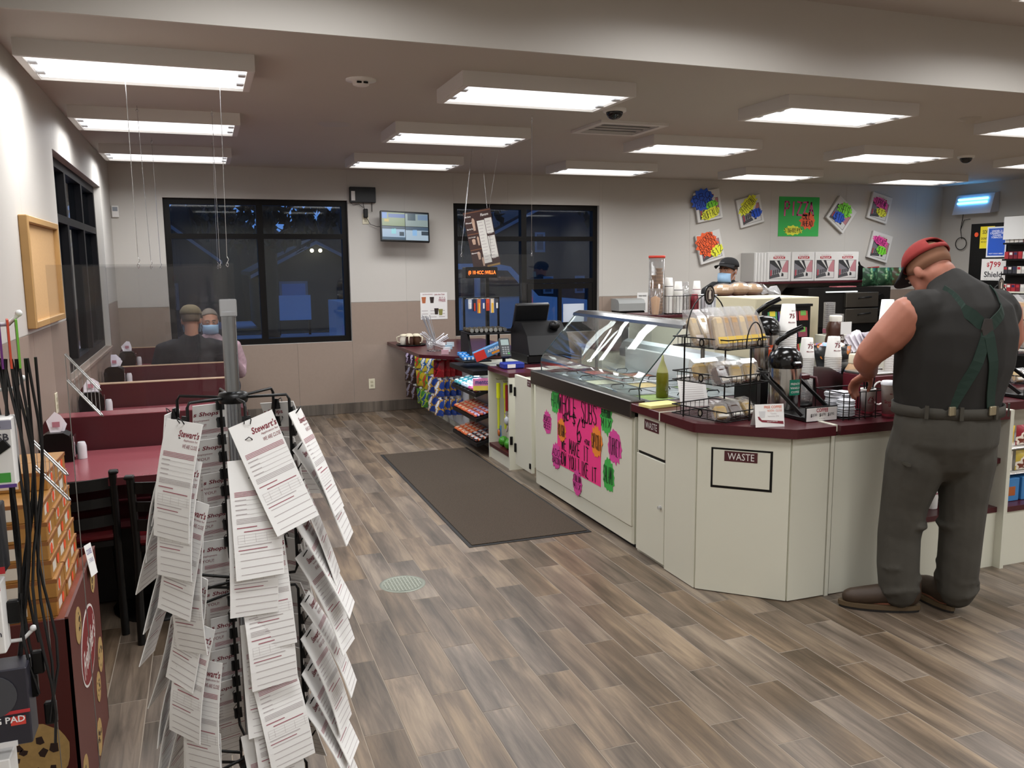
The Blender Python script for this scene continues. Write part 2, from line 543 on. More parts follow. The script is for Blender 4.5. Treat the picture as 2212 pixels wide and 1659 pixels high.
wall_right = MB().box(X1, X1 + T, YF - T, YB, -.12, ZH + .1).build('wall_right', M_wall, kind='structure')
wall_front = MB().box(X0, X1, YF - T, YF, -.12, ZH + .1).build('wall_front', M_wall, kind='structure')
for o, l in ((wall_back, 'back wall with pale upper panels and tan wainscot'), (wall_left, 'side wall with pale panels beside the booths'), (wall_right, 'pale far side wall behind the cigarette rack'), (wall_front, 'pale wall closing the shop')): o['label'] = l
panel_strips('y', YB - .005, YB + .001, X0, X1, .118, 1.232, [W2, W3], 1.22, 'wainscot_panel', M_wains, wall_back, .93)
panel_strips('y', YB - .004, YB + .001, X0, X1, 1.235, ZL, [W2, W3], 1.22, 'wall_panel', M_wall, wall_back, .93)
panel_strips('x', X0 - .001, X0 + .005, 2.0, YB - .006, .118, 1.308, [W1], 1.22, 'wainscot_panel', M_wains, wall_left, 4.75)
panel_strips('x', X0 - .001, X0 + .004, 2.0, YB - .006, 1.311, ZL, [W1], 1.22, 'wall_panel', M_wall, wall_left, 4.75)
panel_strips('x', X1 - .005, X1 + .001, YF, YB - .006, .118, 1.232, [], 1.22, 'wainscot_panel', M_wains, wall_right, 4.7)
def tile_base(name, axis, c, sgn, u0, u1, label):
    t = thing(name, label, 'baseboard', (0, 0, 0), kind='structure')
    n = max(1, round((u1 - u0) / 1.15))
    for k in range(n):
        a = u0 + (u1 - u0) * k / n + .001; b = u0 + (u1 - u0) * (k + 1) / n - .001
        m = MB()
        if axis == 'y': m.box(a, b, c - .012, c, .001, .118, bev=.002)
        else: m.box(min(c, c + sgn * .012), max(c, c + sgn * .012), a, b, .001, .118, bev=.002)
        m.build('tile', M_plank_dark, t)
    return t
tile_base('baseboard_back', 'y', YB - .0005, -1, X0 + .015, 2.33, 'wood look tile base along the back wall')
tile_base('baseboard_left', 'x', X0 + .0005, 1, 2.0, YB - .02, 'wood look tile base along the side wall')

# ceilings and the step between them
ceiling = MB().box(X0 - .1, X1 + .1, YS, YB + .1, ZL, ZL + .1).build('ceiling', M_ceil, kind='structure')
ceiling['label'] = 'lower painted ceiling over booths and counters'
ch = MB().box(X0 - .1, X1 + .1, YF - .1, YS - .02, ZH, ZH + .1).build('ceiling', M_ceil, kind='structure')
ch['label'] = 'higher painted ceiling of the entrance side'
sf = MB().box(X0, X1, YS - .02, YS, ZL, ZH + .1).build('trim_1', M_wall, kind='structure')
sf['label'] = 'pale drop face between the high and low ceiling'

# ================================================================ windows
M_frame = mat('dark_bronze_frame', '#0b0807', .5, spec=.2)
def window(name, axis, c, u0, u1, z0, z1, mull, trans, label, fw=.06, depth=.09):
    t = thing(name, label, 'window', (0, 0, 0), kind='structure')
    def bar(nm, a, b, s, e, d=depth, off=0):
        m = MB()
        if axis == 'y': m.box(a, b, c + off, c + off + d, s, e)
        else: m.box(c - off - d, c - off, a, b, s, e)
        m.build(nm, M_frame, t)
    bar('frame', u0, u0 + fw, z0, z1); bar('frame', u1 - fw, u1, z0, z1)
    bar('frame', u0 + fw, u1 - fw, z1 - fw, z1); bar('frame', u0 + fw, u1 - fw, z0, z0 + fw)
    us = [u0 + fw] + [x for m_ in mull for x in (m_ - .033, m_ + .033)] + [u1 - fw]
    for m_ in mull: bar('mullion', m_ - .033, m_ + .033, z0 + fw, z1 - fw)
    for k in range(0, len(us), 2):
        a, b = us[k], us[k + 1]
        tz = [x for x in trans if x[1] in (None, k // 2)]
        edges = [z0 + fw]
        for zz, _ in sorted(tz): edges += [zz - .027, zz + .027]
        edges.append(z1 - fw)
        for q in range(1, len(edges) - 1, 2): bar('transom', a, b, edges[q], edges[q + 1])
        for q in range(0, len(edges), 2):
            m = MB()
            if axis == 'y': m.box(a, b, c + .045, c + .049, edges[q], edges[q + 1])
            else: m.box(c - .049, c - .045, a, b, edges[q], edges[q + 1])
            m.build('glass_pane', M_glass, t)
    return t
window('window_2', 'y', YB + .05, *W2, [.605], [(1.95, None)], 'dark framed window of four panes behind the booths')
w3 = window('window_3', 'y', YB + .05, *W3, [3.59], [(1.93, None), (1.43, 1)], 'dark framed window with a sliding sash behind the register')
for a, b, c, d in ((3.63, 4.475, 1.335, 1.40), (3.63, 4.475, .875, .93), (3.63, 3.68, .93, 1.335), (4.425, 4.475, .93, 1.335), (4.025, 4.07, .93, 1.335)):
    MB().box(a, b, YB + .04, YB + .075, c, d).build('sash', M_frame, w3)
window('window_1', 'x', X0 - .05, *W1, [6.72, 7.58], [(1.96, None)], 'dark framed window in the side wall above the booths')
sl = MB().box(X0 - .05, X0 + .012, W1[0], W1[1], W1[2] - .03, W1[2], bev=.004).build('trim_2', M_wains, kind='structure')
sl['label'] = 'tan ledge under the side wall window'
s = MB().box(4.108, 4.386, YB + .085, YB + .0865, .92, 1.15).build('window_notice', mat('back_of_notice', '#cfd8e6', .8), None, 'blank back of a paper notice stuck on the sliding sash', 'notice')

# ================================================================ outside at dusk
M_asph = mat('asphalt', '#7d8796', .7, var=.2, vscale=.6)
def gz(y): return -.15 - max(0, y - 12) * .035
g = MB(); g.add([(-60, 9.6, -.15), (60, 9.6, -.15), (60, 12, -.15), (-60, 12, -.15), (60, 80, gz(80)), (-60, 80, gz(80))], [(0, 1, 2, 3), (3, 2, 4, 5)])
g.add([(-60, -12, -.2), (X0 - T, -12, -.2), (X0 - T, 9.6, -.2), (-60, 9.6, -.2)], [(0, 1, 2, 3)])
gr = g.build('ground', M_asph, kind='structure'); gr['label'] = 'dim asphalt outside the windows'
for y0, y1, lab, c in ((19.5, 21.4, 'dark lawn strip along the road', '#2a3a2a'), (33, 40, 'dark lawn in front of the far houses', '#26332a')):
    q = MB().add([(-60, y0, gz(y0) + .02), (60, y0, gz(y0) + .02), (60, y1, gz(y1) + .02), (-60, y1, gz(y1) + .02)], [(0, 1, 2, 3)])
    o = q.build('lawn', mat('lawn_' + c, c, .9, var=.4, vscale=3), kind='structure'); o['label'] = lab
def far_house(x, y, w, h, rh, d, col, label, wins, lamps=()):
    t = thing('house', label, 'house', (x, y, gz(y)))
    z = gz(y)
    m_ = mat('siding_' + col, col, .8)
    tr = mat('house_trim', '#7f8794', .7)
    MB().prism([(x - w / 2, z), (x + w / 2, z), (x + w / 2, z + h), (x, z + h + rh), (x - w / 2, z + h)], y, y + d, 'xz').build('wall', m_, t)
    for s_ in (-1, 1):
        a = Vector((x + s_ * (w / 2 + .35), z + h - .2)); b = Vector((x, z + h + rh + .08))
        MB().prism([tuple(a), tuple(b), (b.x, b.y + .16), (a.x, a.y + .16)], y - .4, y + d + .3, 'xz').build('roof', mat('dark_shingle', '#23262c', .9), t)
        MB().prism([(a.x, a.y - .12), (b.x, b.y - .12), (b.x, b.y + .02), (a.x, a.y + .02)], y - .46, y - .4, 'xz').build('roof_trim', tr, t)
    for (wx, wz, ww, wh, c) in wins:
        f = MB().box(x + wx - ww / 2, x + wx + ww / 2, y - .06, y - .01, z + wz, z + wz + wh).build('window', tr, t)
        MB().box(x + wx - ww / 2 + .1, x + wx + ww / 2 - .1, y - .08, y - .055, z + wz + .1, z + wz + wh - .1).build('pane', mat('far_pane_' + c, c, .2), f)
    for (lx, lz) in lamps:
        MB().ball((x + lx, y - .3, z + lz), .075, 8, 6).build('porch_lamp', mat('porch_lamp', '#fff0d0', .5, emit='#ffe9c0', estr=12), t)
    return t
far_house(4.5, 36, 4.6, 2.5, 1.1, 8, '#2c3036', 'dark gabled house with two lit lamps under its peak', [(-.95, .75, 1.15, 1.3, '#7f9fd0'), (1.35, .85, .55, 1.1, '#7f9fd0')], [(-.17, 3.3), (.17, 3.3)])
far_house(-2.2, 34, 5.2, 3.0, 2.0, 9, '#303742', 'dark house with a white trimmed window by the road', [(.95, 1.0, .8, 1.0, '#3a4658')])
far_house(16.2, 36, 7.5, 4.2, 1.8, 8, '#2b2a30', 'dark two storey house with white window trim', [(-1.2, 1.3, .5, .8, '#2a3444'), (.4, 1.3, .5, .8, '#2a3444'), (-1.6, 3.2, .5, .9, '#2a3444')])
def tree(x, y, h, r, n, label, seed):
    rnd = random.Random(seed)
    z = gz(y)
    t = thing('tree', label, 'tree', (x, y, z), 'trees outside the windows')
    m = MB()
    m.tube([(x, y, z), (x + .1, y, z + h * .3), (x - .1, y, z + h * .6)], [.28, .2, .12], 7)
    for k in range(6):
        a = rnd.uniform(0, 6.28)
        m.tube([(x, y, z + h * (.3 + .05 * k)), (x + math.cos(a) * r * .7, y + math.sin(a) * r * .6, z + h * (.5 + .06 * k))], [.09, .03], 5)
    m.build('trunk', mat('bark', '#1d1a17', .9), t)
    lf = MB()
    for k in range(n):
        while True:
            p = Vector((rnd.uniform(-1, 1), rnd.uniform(-1, 1), rnd.uniform(-1, 1)))
            if p.length < 1: break
        c = Vector((x + p.x * r, y + p.y * r, z + h * .62 + p.z * h * .36))
        s_ = rnd.uniform(.10, .26)
        R = Euler((rnd.uniform(0, 6), rnd.uniform(0, 6), rnd.uniform(0, 6))).to_matrix()
        lf.add([c + R @ Vector(q) * s_ for q in ((-1, 0, 0), (0, -.55, .1), (1, 0, 0), (0, .55, .1))], [(0, 1, 2, 3)])
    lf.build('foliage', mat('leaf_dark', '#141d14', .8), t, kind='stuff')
    return t
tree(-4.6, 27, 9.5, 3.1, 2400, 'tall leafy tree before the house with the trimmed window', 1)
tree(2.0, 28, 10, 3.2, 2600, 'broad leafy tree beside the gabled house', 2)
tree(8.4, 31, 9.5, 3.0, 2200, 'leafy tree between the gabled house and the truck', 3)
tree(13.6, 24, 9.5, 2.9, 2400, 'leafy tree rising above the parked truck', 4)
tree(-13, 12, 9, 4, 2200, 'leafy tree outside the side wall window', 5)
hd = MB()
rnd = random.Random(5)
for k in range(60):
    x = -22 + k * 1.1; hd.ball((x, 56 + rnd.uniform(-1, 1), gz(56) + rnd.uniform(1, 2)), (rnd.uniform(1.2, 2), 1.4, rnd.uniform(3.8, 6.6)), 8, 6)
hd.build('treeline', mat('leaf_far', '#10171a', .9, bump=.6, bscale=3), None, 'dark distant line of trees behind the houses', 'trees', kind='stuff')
# pick-up truck parked outside the register window, nose towards +x
tk = thing('pickup_truck', 'pale pickup truck parked outside the register window', 'truck', (5.6, 15, -.22))
M_truck = mat('truck_paint', '#b9c2d2', .3, coat=.5)
M_tglass = mat('truck_glass', '#1b2430', .1)
def tp(poly, y0, y1, nm, m_, par=None): return MB().prism(poly, y0, y1, 'xz').build(nm, m_, par or tk)
tp([(3.5, .25), (6.85, .25), (6.9, .72), (6.7, .98), (5.75, 1.05), (5.2, 1.60), (4.9, 1.66), (3.4, 1.66), (3.15, 1.02), (2.2, 1.02), (2.2, .25)], 14.2, 16.0, 'body', M_truck)
tp([(4.62, 1.07), (5.55, 1.07), (5.13, 1.53), (4.62, 1.55)], 14.17, 14.2, 'side_window', M_tglass)
tp([(3.45, 1.07), (4.5, 1.07), (4.5, 1.56), (3.55, 1.56)], 14.17, 14.2, 'side_window', M_tglass)
MB().box(6.85, 6.93, 14.5, 15.7, .4, .85).build('grille', M_black, tk)
for y in (14.35, 15.75): MB().ball((6.85, y, .66), (.08, .14, .12), 10, 6).build('headlight', mat('lamp_glass', '#dfe6f2', .1), tk)
MB().box(6.7, 7.0, 14.15, 16.05, .12, .34, bev=.04).build('bumper', M_chrome, tk)
for x in (3.2, 6.1):
    for y in (14.2, 15.85): MB().cyl((x, y, .16), (x, y + .22, .16), .37, n=18).build('wheel', M_black, tk)
MB().cyl((4.86, 12.6, -.2), (4.86, 12.6, 1.05), .09, n=14).ball((4.86, 12.6, 1.05), (.09, .09, .07), 14, 6).build('bollard', mat('bollard_paint', '#4d535e', .6), None, 'round topped grey bollard outside the register window', 'bollard')
for k, (bx, bw) in enumerate(((3.1, 1.2), (9.2, 1.5))):
    t = thing('road_sign', ('pale blank road sign on posts across the road', 'small pale board on posts by the leafy tree')[k], 'sign', (bx, 31.5, gz(31.5)))
    MB().box(bx - bw / 2, bx + bw / 2, 31.5, 31.56, gz(31.5) + .55, gz(31.5) + 1.45).build('panel', mat('sign_white', '#c3cfe4', .7), t)
    for s_ in (-1, 1): MB().box(bx + s_ * bw * .45 - .04, bx + s_ * bw * .45 + .04, 31.57, 31.63, gz(31.5), gz(31.5) + 1.3).build('post', M_black, t)

# ================================================================ ceiling fittings
M_house = mat('fixture_white', '#d9d6d2', .5)
M_lens = mat('fixture_lens', '#ffffff', .5, emit='#fdfdff', estr=LENS_GLOW)
M_sock = mat('lamp_socket', '#c9cccf', .5)
LW, LD, LH = 1.05, .53, .078
def make_fixture():
    t = thing('ceiling_light', 'x', 'ceiling light', (0, 0, 0), 'boxed fluorescent ceiling lights')
    w, d, h = LW / 2, LD / 2, LH
    m = MB()
    m.box(-w, w, -d, -d + .006, -h, 0); m.box(-w, w, d - .006, d, -h, 0)
    m.box(-w, -w + .006, -d + .006, d - .006, -h, 0); m.box(w - .006, w, -d + .006, d - .006, -h, 0)
    m.box(-w + .006, w - .006, -d + .006, d - .006, -.006, 0)
    m.build('housing', M_house, t)
    m = MB()
    a, b = w - .006, d - .006
    for q in ((-a, -a + .03, -b, b), (a - .03, a, -b, b), (-a + .03, a - .03, -b, -b + .012), (-a + .03, a - .03, b - .012, b)): m.box(q[0], q[1], q[2], q[3], -h - .002, -h + .006)
    m.build('door_frame', M_house, t)
    MB().box(-a + .03, a - .03, -b + .012, b - .012, -h + .012, -h + .016).build('lens', M_lens, t)
    for sx in (-1, 1):
        for sy in (-1, 1):
            MB().box(sx * (a - .05) - .018, sx * (a - .05) + .018, sy * .11 - .025, sy * .11 + .025, -h + .001, -h + .012, bev=.003).build('lamp_socket', M_sock, t)
    ld = bpy.data.lights.new('fluorescent_lamp', 'AREA')
    ld.shape = 'RECTANGLE'; ld.size = LW - .1; ld.size_y = LD - .06
    ld.energy = LAMP_POWER; ld.color = (.985, .99, 1.0); ld.spread = math.radians(164)
    lo = bpy.data.objects.new('fluorescent_lamp', ld); COL.objects.link(lo)
    lo.location = (0, 0, -h - .006); lo.parent = t
    return t
fx0 = make_fixture()
first = True
CX = [-.22, 1.90, 4.02, 6.16, 8.34]
ROWS = [(4.74, 'beside the ceiling step'), (6.41, 'in the middle row'), (8.17, 'in the row along the back wall')]
for j, (cy, wh) in enumerate(ROWS):
    for i, cx in enumerate(CX):
        lab = 'white boxed fluorescent ceiling light ' + wh + (', over the booths', ', over the aisle', ', over the sandwich case', ', over the kitchen', ', by the far wall')[i]
        t = fx0 if first else dup(fx0)
        first = False
        t.location = (cx, cy, ZL); t['label'] = lab
for j, cy in enumerate((3.18, 1.1, -1.0, -3.1)):
    for cx in (.4, 2.5, 4.6, 6.7, 8.8):
        dup(fx0, label='white boxed fluorescent light on the higher ceiling' + (', beside the drop face' if j == 0 else ''), loc=(cx, cy, ZH))
def lath(name, prof, c, material, label, cat, n=24): return MB().lathe(prof, c, n).build(name, material, None, label, cat)
t = thing('smoke_detector', 'white smoke detector with dark slots near the ceiling step', 'smoke detector', (.9, 4.87, ZL))
MB().lathe([(.0, -.035), (.035, -.035), (.045, -.03), (.05, -.012), (.085, -.008), (.085, 0)], (.9, 4.87, ZL), 22).build('body', M_white, t)
for s_ in (-1, 1): MB().box(.9 + s_ * .018 - .013, .9 + s_ * .018 + .013, 4.822, 4.83, ZL - .028, ZL - .018).build('slot', M_black, t)
t = thing('ceiling_speaker', 'flat round white ceiling speaker', 'speaker', (.976, 6.4, ZL))
MB().lathe([(0, -.006), (.1, -.006), (.115, -.004), (.12, 0)], (.976, 6.4, ZL), 28).build('grille', mat('speaker_grille', '#b9b6b4', .7), t)
for x, y, l in ((2.68, 5.25, 'dark dome camera beside the ceiling vent'), (7.24, 6.5, 'dark dome camera on a round white mount')):
    t = thing('dome_camera', l, 'camera', (x, y, ZL))
    MB().lathe([(.075, -.022), (.08, -.015), (.08, 0)], (x, y, ZL), 20).build('mount', M_white, t)
    MB().ball((x, y, ZL - .022), (.058, .058, .05), 18, 10).build('dome', mat('smoked_dome', '#0d0d10', .12), t)
t = thing('heat_detector', 'small round beige detector on the ceiling', 'detector', (5.36, 4.8, ZL))
MB().lathe([(0, -.045), (.03, -.04), (.04, -.02), (.07, -.015), (.075, 0)], (5.36, 4.8, ZL), 20).build('body', mat('aged_white', '#b8b2a8', .5), t)
t = thing('ceiling_vent', 'rectangular ceiling air vent with dark slats', 'vent', (3.06, 5.92, ZL))
vx0, vx1, vy0, vy1 = 2.78, 3.34, 5.65, 6.19
m = MB(); m.box(vx0, vx1, vy0, vy0 + .05, ZL - .02, ZL); m.box(vx0, vx1, vy1 - .05, vy1, ZL - .02, ZL); m.box(vx0, vx0 + .05, vy0 + .05, vy1 - .05, ZL - .02, ZL); m.box(vx1 - .05, vx1, vy0 + .05, vy1 - .05, ZL - .02, ZL)
m.build('frame', M_house, t)
MB().box(vx0 + .05, vx1 - .05, vy0 + .05, vy1 - .05, ZL - .003, ZL).build('backing', M_black, t)
for k in range(4):
    y = vy0 + .105 + k * .11
    MB().box(vx0 + .05, vx1 - .05, y - .004, y + .004, ZL - .016, ZL - .004).build('slat', M_house, t)
# ================================================================ people
def _ring_chain(bm_v, bm_f, pts, side):
    side = Vector(side)
    P = [Vector(p[:3]) for p in pts]
    rings = []
    m = len(P)
    R = [(p[3], p[4] if len(p) > 4 else p[3]) for p in pts]
    T = []
    for i in range(m):
        d = P[min(i + 1, m - 1)] - P[max(i - 1, 0)]
        T.append(d.normalized())
    full = []
    for s_, w in ((.92, .3), (.6, .72)): full.append((P[0] - T[0] * min(R[0]) * s_, R[0][0] * w, R[0][1] * w, T[0]))
    for i in range(m): full.append((P[i], R[i][0], R[i][1], T[i]))
    for s_, w in ((.6, .72), (.92, .3)): full.append((P[-1] + T[-1] * min(R[-1]) * s_, R[-1][0] * w, R[-1][1] * w, T[-1]))
    n = 14
    b0 = len(bm_v)
    for p, ra, rb, d in full:
        a = side - d * side.dot(d)
        a = a.normalized() if a.length > 1e-4 else d.orthogonal().normalized()
        b = d.cross(a)
        for k in range(n):
            t = 2 * math.pi * k / n
            bm_v.append(p + a * (ra * math.cos(t)) + b * (rb * math.sin(t)))
    L = len(full)
    for i in range(L - 1):
        for k in range(n):
            l = (k + 1) % n
            bm_f.append((b0 + i * n + k, b0 + i * n + l, b0 + (i + 1) * n + l, b0 + (i + 1) * n + k))
    bm_f.append(tuple(b0 + k for k in range(n - 1, -1, -1)))
    bm_f.append(tuple(b0 + (L - 1) * n + k for k in range(n)))
def chain(pts, side=(1, 0, 0)): return ('c', pts, side)
def ell(c, r, M=None): return ('e', c, r, M)
def blob(name, prims, material, parent, voxel=.012, smooth=4, label=None):
    V = []; F = []
    for p in prims:
        if p[0] == 'c': _ring_chain(V, F, p[1], p[2])
        else:
            m = MB(p[3]); m.ball(p[1], p[2], 16, 10)
            b = len(V); V += [Vector(q) for q in m.v]; F += [tuple(i + b for i in q) for q in m.f]
    off = wloc(parent) if parent is not None else Vector((0, 0, 0))
    me = bpy.data.meshes.new(name)
    me.from_pydata([tuple(q - off) for q in V], [], F)
    o = bpy.data.objects.new(name, me); COL.objects.link(o)
    r = o.modifiers.new('r', 'REMESH'); r.mode = 'VOXEL'; r.voxel_size = voxel
    s_ = o.modifiers.new('s', 'SMOOTH'); s_.factor = .5; s_.iterations = smooth
    dg = bpy.context.evaluated_depsgraph_get()
    me2 = bpy.data.meshes.new_from_object(o.evaluated_get(dg))
    me2.name = name
    o.modifiers.clear()
    o.data = me2
    bpy.data.meshes.remove(me)
    me2.materials.clear(); me2.materials.append(material)
    me2.polygons.foreach_set('use_smooth', [True] * len(me2.polygons))
    o.parent = parent
    if label: o['label'] = label
    return o
def head_prims(M, s=1.0, jaw=1.0):
    T = lambda p: M @ Vector(p)
    S = M
    out = [ell((0, .012 * s, .03 * s), (.077 * s, .097 * s, .088 * s), S), ell((0, -.03 * s, -.052 * s), (.06 * jaw * s, .062 * s, .064 * s), S),
           ell((0, -.033 * s, -.005 * s), (.066 * s, .062 * s, .088 * s), S), ell((0, -.098 * s, -.018 * s), (.014 * s, .022 * s, .02 * s), S), ell((0, -.09 * s, .005 * s), (.01 * s, .014 * s, .03 * s), S),
           ell((0, -.083 * s, -.062 * s), (.03 * s, .014 * s, .012 * s), S), ell((0, -.072 * s, .028 * s), (.055 * s, .02 * s, .012 * s), S)]
    for k in (-1, 1): out.append(ell((k * .077 * s, .016 * s, -.012 * s), (.009 * s, .02 * s, .031 * s), S.copy() @ Matrix.Rotation(k * .35, 4, 'Z') if False else S))
    return out
def head_extras(M, parent, s=1.0, eyes='#2a1d14', hair=None, haircol='#3a2a1e', mask=False, brows=True):
    for k in (-1, 1):
        MB(M).ball((k * .03 * s, -.088 * s, .012 * s), (.011 * s, .007 * s, .0048 * s), 10, 6).build('eye', mat('eye_white', '#cfc8c0', .3), parent)
        MB(M).ball((k * .03 * s, -.0945 * s, .012 * s), (.0046 * s, .0022 * s, .0044 * s), 8, 5).build('iris', mat('iris_' + eyes, eyes, .3), parent)
        if brows: MB(M).tube([(k * .048 * s, -.083 * s, .03 * s), (k * .03 * s, -.093 * s, .036 * s), (k * .012 * s, -.094 * s, .031 * s)], .0045 * s, 5).build('eyebrow', mat('hair_' + haircol, haircol, .8), parent)
    if mask:
        mm = mat('blue_mask', '#9dbfdc', .8)
        V = []; n = 9; rows = 7
        for r in range(rows):
            v = r / (rows - 1)
            for c in range(n):
                u = -1 + 2 * c / (n - 1)
                th = u * 1.12
                bul = 1 + .22 * math.sin(v * math.pi)
                x = .078 * s * math.sin(th); y = -.03 * s - .078 * s * math.cos(th) * bul
                V.append((x, y, (-.018 - .084 * v) * s + .012 * s * (1 - abs(u)) * (1 - v)))
        F = [(r * n + c, r * n + c + 1, (r + 1) * n + c + 1, (r + 1) * n + c) for r in range(rows - 1) for c in range(n - 1)]
        o = MB(M).add(V, F, True).build('face_mask', mm, parent)
        md = o.modifiers.new('t', 'SOLIDIFY'); md.thickness = .003
        for k in (-1, 1):
            for z in (-.02, -.08):
                MB(M).tube([(k * .073 * s, -.054 * s, z * s), (k * .082 * s, 0, (-.012 + (z + .05) * .5) * s), (k * .084 * s, .03 * s, -.012 * s)], .0015, 4).build('ear_loop', mm, parent)
    if hair:
        V = []; n = 20; rows = 7
        for r in range(rows):
            ph = math.radians(88) - r / (rows - 1) * math.radians(hair)
            for c in range(n):
                t = 2 * math.pi * c / n
                front = -math.sin(t)           # -y is the face
                p2 = ph + (math.radians(38) * max(0, front) * r / (rows - 1))
                V.append((.081 * s * math.cos(p2) * math.cos(t), .012 * s + .102 * s * math.cos(p2) * math.sin(t), .03 * s + .094 * s * math.sin(p2)))
        F = [(r * n + c, (r + 1) * n + c, (r + 1) * n + (c + 1) % n, r * n + (c + 1) % n) for r in range(rows - 1) for c in range(n)] + [tuple(range(n))]
        o = MB(M).add(V, F, True).build('hair', mat('hair_' + haircol, haircol, .85, bump=.5, bscale=150), parent)
        md = o.modifiers.new('t', 'SOLIDIFY'); md.thickness = .008
def cap_parts(M, parent, colour, brimcol, s=1.0, back=False, gap=False, tilt=0):
    """ball cap; brim towards -y (or +y when worn backwards)"""
    M2 = M @ Matrix.Rotation(math.radians(tilt), 4, 'X')
    n = 24; rows = 8
    V = []
    for r in range(rows):
        ph = math.radians(90) * (1 - r / (rows - 1))
        for c in range(n):
            t = 2 * math.pi * c / n
            V.append((.088 * s * math.cos(ph) ** .8 * math.cos(t), .01 * s + .108 * s * math.cos(ph) ** .8 * math.sin(t), .048 * s + .082 * s * math.sin(ph)))
    F = []
    for r in range(rows - 1):
        for c in range(n):
            ang = 360 * (c + .5) / n
            rear = abs(ang - 90) < 24
            if gap and rear and rows - 4 <= r < rows - 2: continue
            F.append((r * n + c, (r + 1) * n + c, (r + 1) * n + (c + 1) % n, r * n + (c + 1) % n))
    o = MB(M2).add(V, F, True).build('cap', mat('cloth_' + colour, colour, .85, var=.12, vscale=30), parent)
    md = o.modifiers.new('t', 'SOLIDIFY'); md.thickness = .006
    V = []; k = 13
    for j in range(4):
        for c in range(k):
            u = -1 + 2 * c / (k - 1)
            th = u * 1.2
            rr = 1 + j / 3 * .72
            x = .087 * s * math.sin(th) * (1 + .1 * j / 3); y = .01 * s - .105 * s * (math.cos(th) * rr + (rr - 1) * .15)
            V.append((x, y, .05 * s - .018 * s * (u * u) * j / 3 - .006 * s * j))
    F = [(j * k + c, j * k + c + 1, (j + 1) * k + c + 1, (j + 1) * k + c) for j in range(3) for c in range(k - 1)]
    o = MB(M2).add(V, F, True).build('cap_brim', mat('cloth_' + brimcol, brimcol, .85), parent)
    md = o.modifiers.new('t', 'SOLIDIFY'); md.thickness = .006
def M4(loc, yaw=0, pitch=0, roll=0):
    return Matrix.Translation(loc) @ Matrix.Rotation(math.radians(yaw), 4, 'Z') @ Matrix.Rotation(math.radians(pitch), 4, 'X') @ Matrix.Rotation(math.radians(roll), 4, 'Y')
def hand_prims(M, k=1, curl=.6, s=1.0):
    """palm and five fingers; wrist at the origin, fingers towards -z, palm facing -y, k = thumb side (+-1 in x)"""
    out = []
    def C(pts): out.append(chain([tuple(M @ Vector(p[:3])) + (p[3] * s,) for p in pts], M.to_3x3() @ Vector((1, 0, 0))))
    C([(0, 0, 0, .024), (0, 0, -.03 * s, .026)])
    for i in range(4):
        x = (i - 1.5) * .019 * s * -k
        C([(x * .7, 0, -.01 * s, .014), (x, 0, -.085 * s, .0125)])
        L = (.036, .042, .039, .030)[i] * s
        z, y, a = -.085 * s, 0, 0
        pts = [(x, y, z, .0105)]
        for q in range(3):
            a += curl * (.8, 1.0, .8)[q]
            l = L * (1, .7, .55)[q]
            y -= math.sin(a) * l; z -= math.cos(a) * l
            pts.append((x, y, z, .0098 - .0008 * q))
        C(pts)
    C([(k * .022 * s, 0, -.022 * s, .013), (k * .046 * s, -.018 * s, -.048 * s, .0115), (k * .048 * s, -.04 * s, -.07 * s, .0105), (k * .040 * s, -.056 * s, -.085 * s, .0095)])
    return out
M_skin = mat('skin_fair', '#c58f74', .55, var=.12, vscale=25)
M_skin2 = mat('skin_tan', '#b98568', .55, var=.12, vscale=25)

def seated(name, label, x, y, zs, face, shirt, pants, head_z, headM, extras, shoulder_w=.21, lean=.03, knees=None):
    """person on a bench; face = +1 looks towards +y, -1 towards -y"""
    t = thing(name, label, 'person', (x, y, .0))
    f = face
    hip = .50
    neck = head_z - .15
    def body(e, arms=True, legs=True, torso=True, head=True):
        out = []
        if torso:
            out.append(chain([(x, y, hip + .02, .17 + e, .125 + e), (x, y - f * .01, hip + .2, .165 + e, .115 + e), (x, y + f * lean, neck - .22, .185 + e, .125 + e), (x, y + f * lean, neck - .1, .19 + e, .1 + e), (x, y + f * lean, neck - .035, .11 + e, .075 + e)]))
        if arms:
            for k in (-1, 1):
                sx = x + k * shoulder_w
                out.append(chain([(x + k * .13, y + f * lean, neck - .085, .07 + e), (sx, y + f * lean, neck - .1, .065 + e), (sx + k * .055, y + f * .03, neck - .27, .055 + e), (sx + k * .05, y + f * .1, neck - .36, .048 + e), (x + k * .16, y + f * .33, .745 + .06, .036 + e)]))
        if legs:
            for k in (-1, 1):
                kx = x + k * .15 + (knees or 0) * (k > 0)
                out.append(chain([(x + k * .09, y + f * .02, hip - .01, .095 + e), (kx, y + f * .22, hip, .085 + e), (kx, y + f * .42, hip - .01, .068 + e)]))
                out.append(chain([(kx, y + f * .43, hip - .03, .062 + e), (kx, y + f * .42, .28, .055 + e), (kx, y + f * .40, .1, .045 + e)]))
                out.append(chain([(kx, y + f * .38, .05, .042 + e), (kx, y + f * .52, .042, .036 + e)]))
        return out
    sk = body(0)
    sk += head_prims(headM)
    hc = headM @ Vector((0, .03, -.05))
    sk.append(chain([tuple(hc) + (.055,), (x, y + f * lean * .8, neck - .03, .06)]))
    for k in (-1, 1):
        sk += hand_prims(M4((x + k * .16, y + f * .33, .745 + .06), 0 if f > 0 else 180, 80), k=-k * f, curl=.35)
    blob('body', sk, M_skin, t, .011)
    blob('shirt', body(.014, legs=False), shirt, t, .014)
    blob('trousers', body(.014, arms=False, torso=False) + [chain([(x, y, hip, .18, .14), (x, y, hip + .06, .182, .136)])], pants, t, .014)
    for q in extras: q(t)
    return t
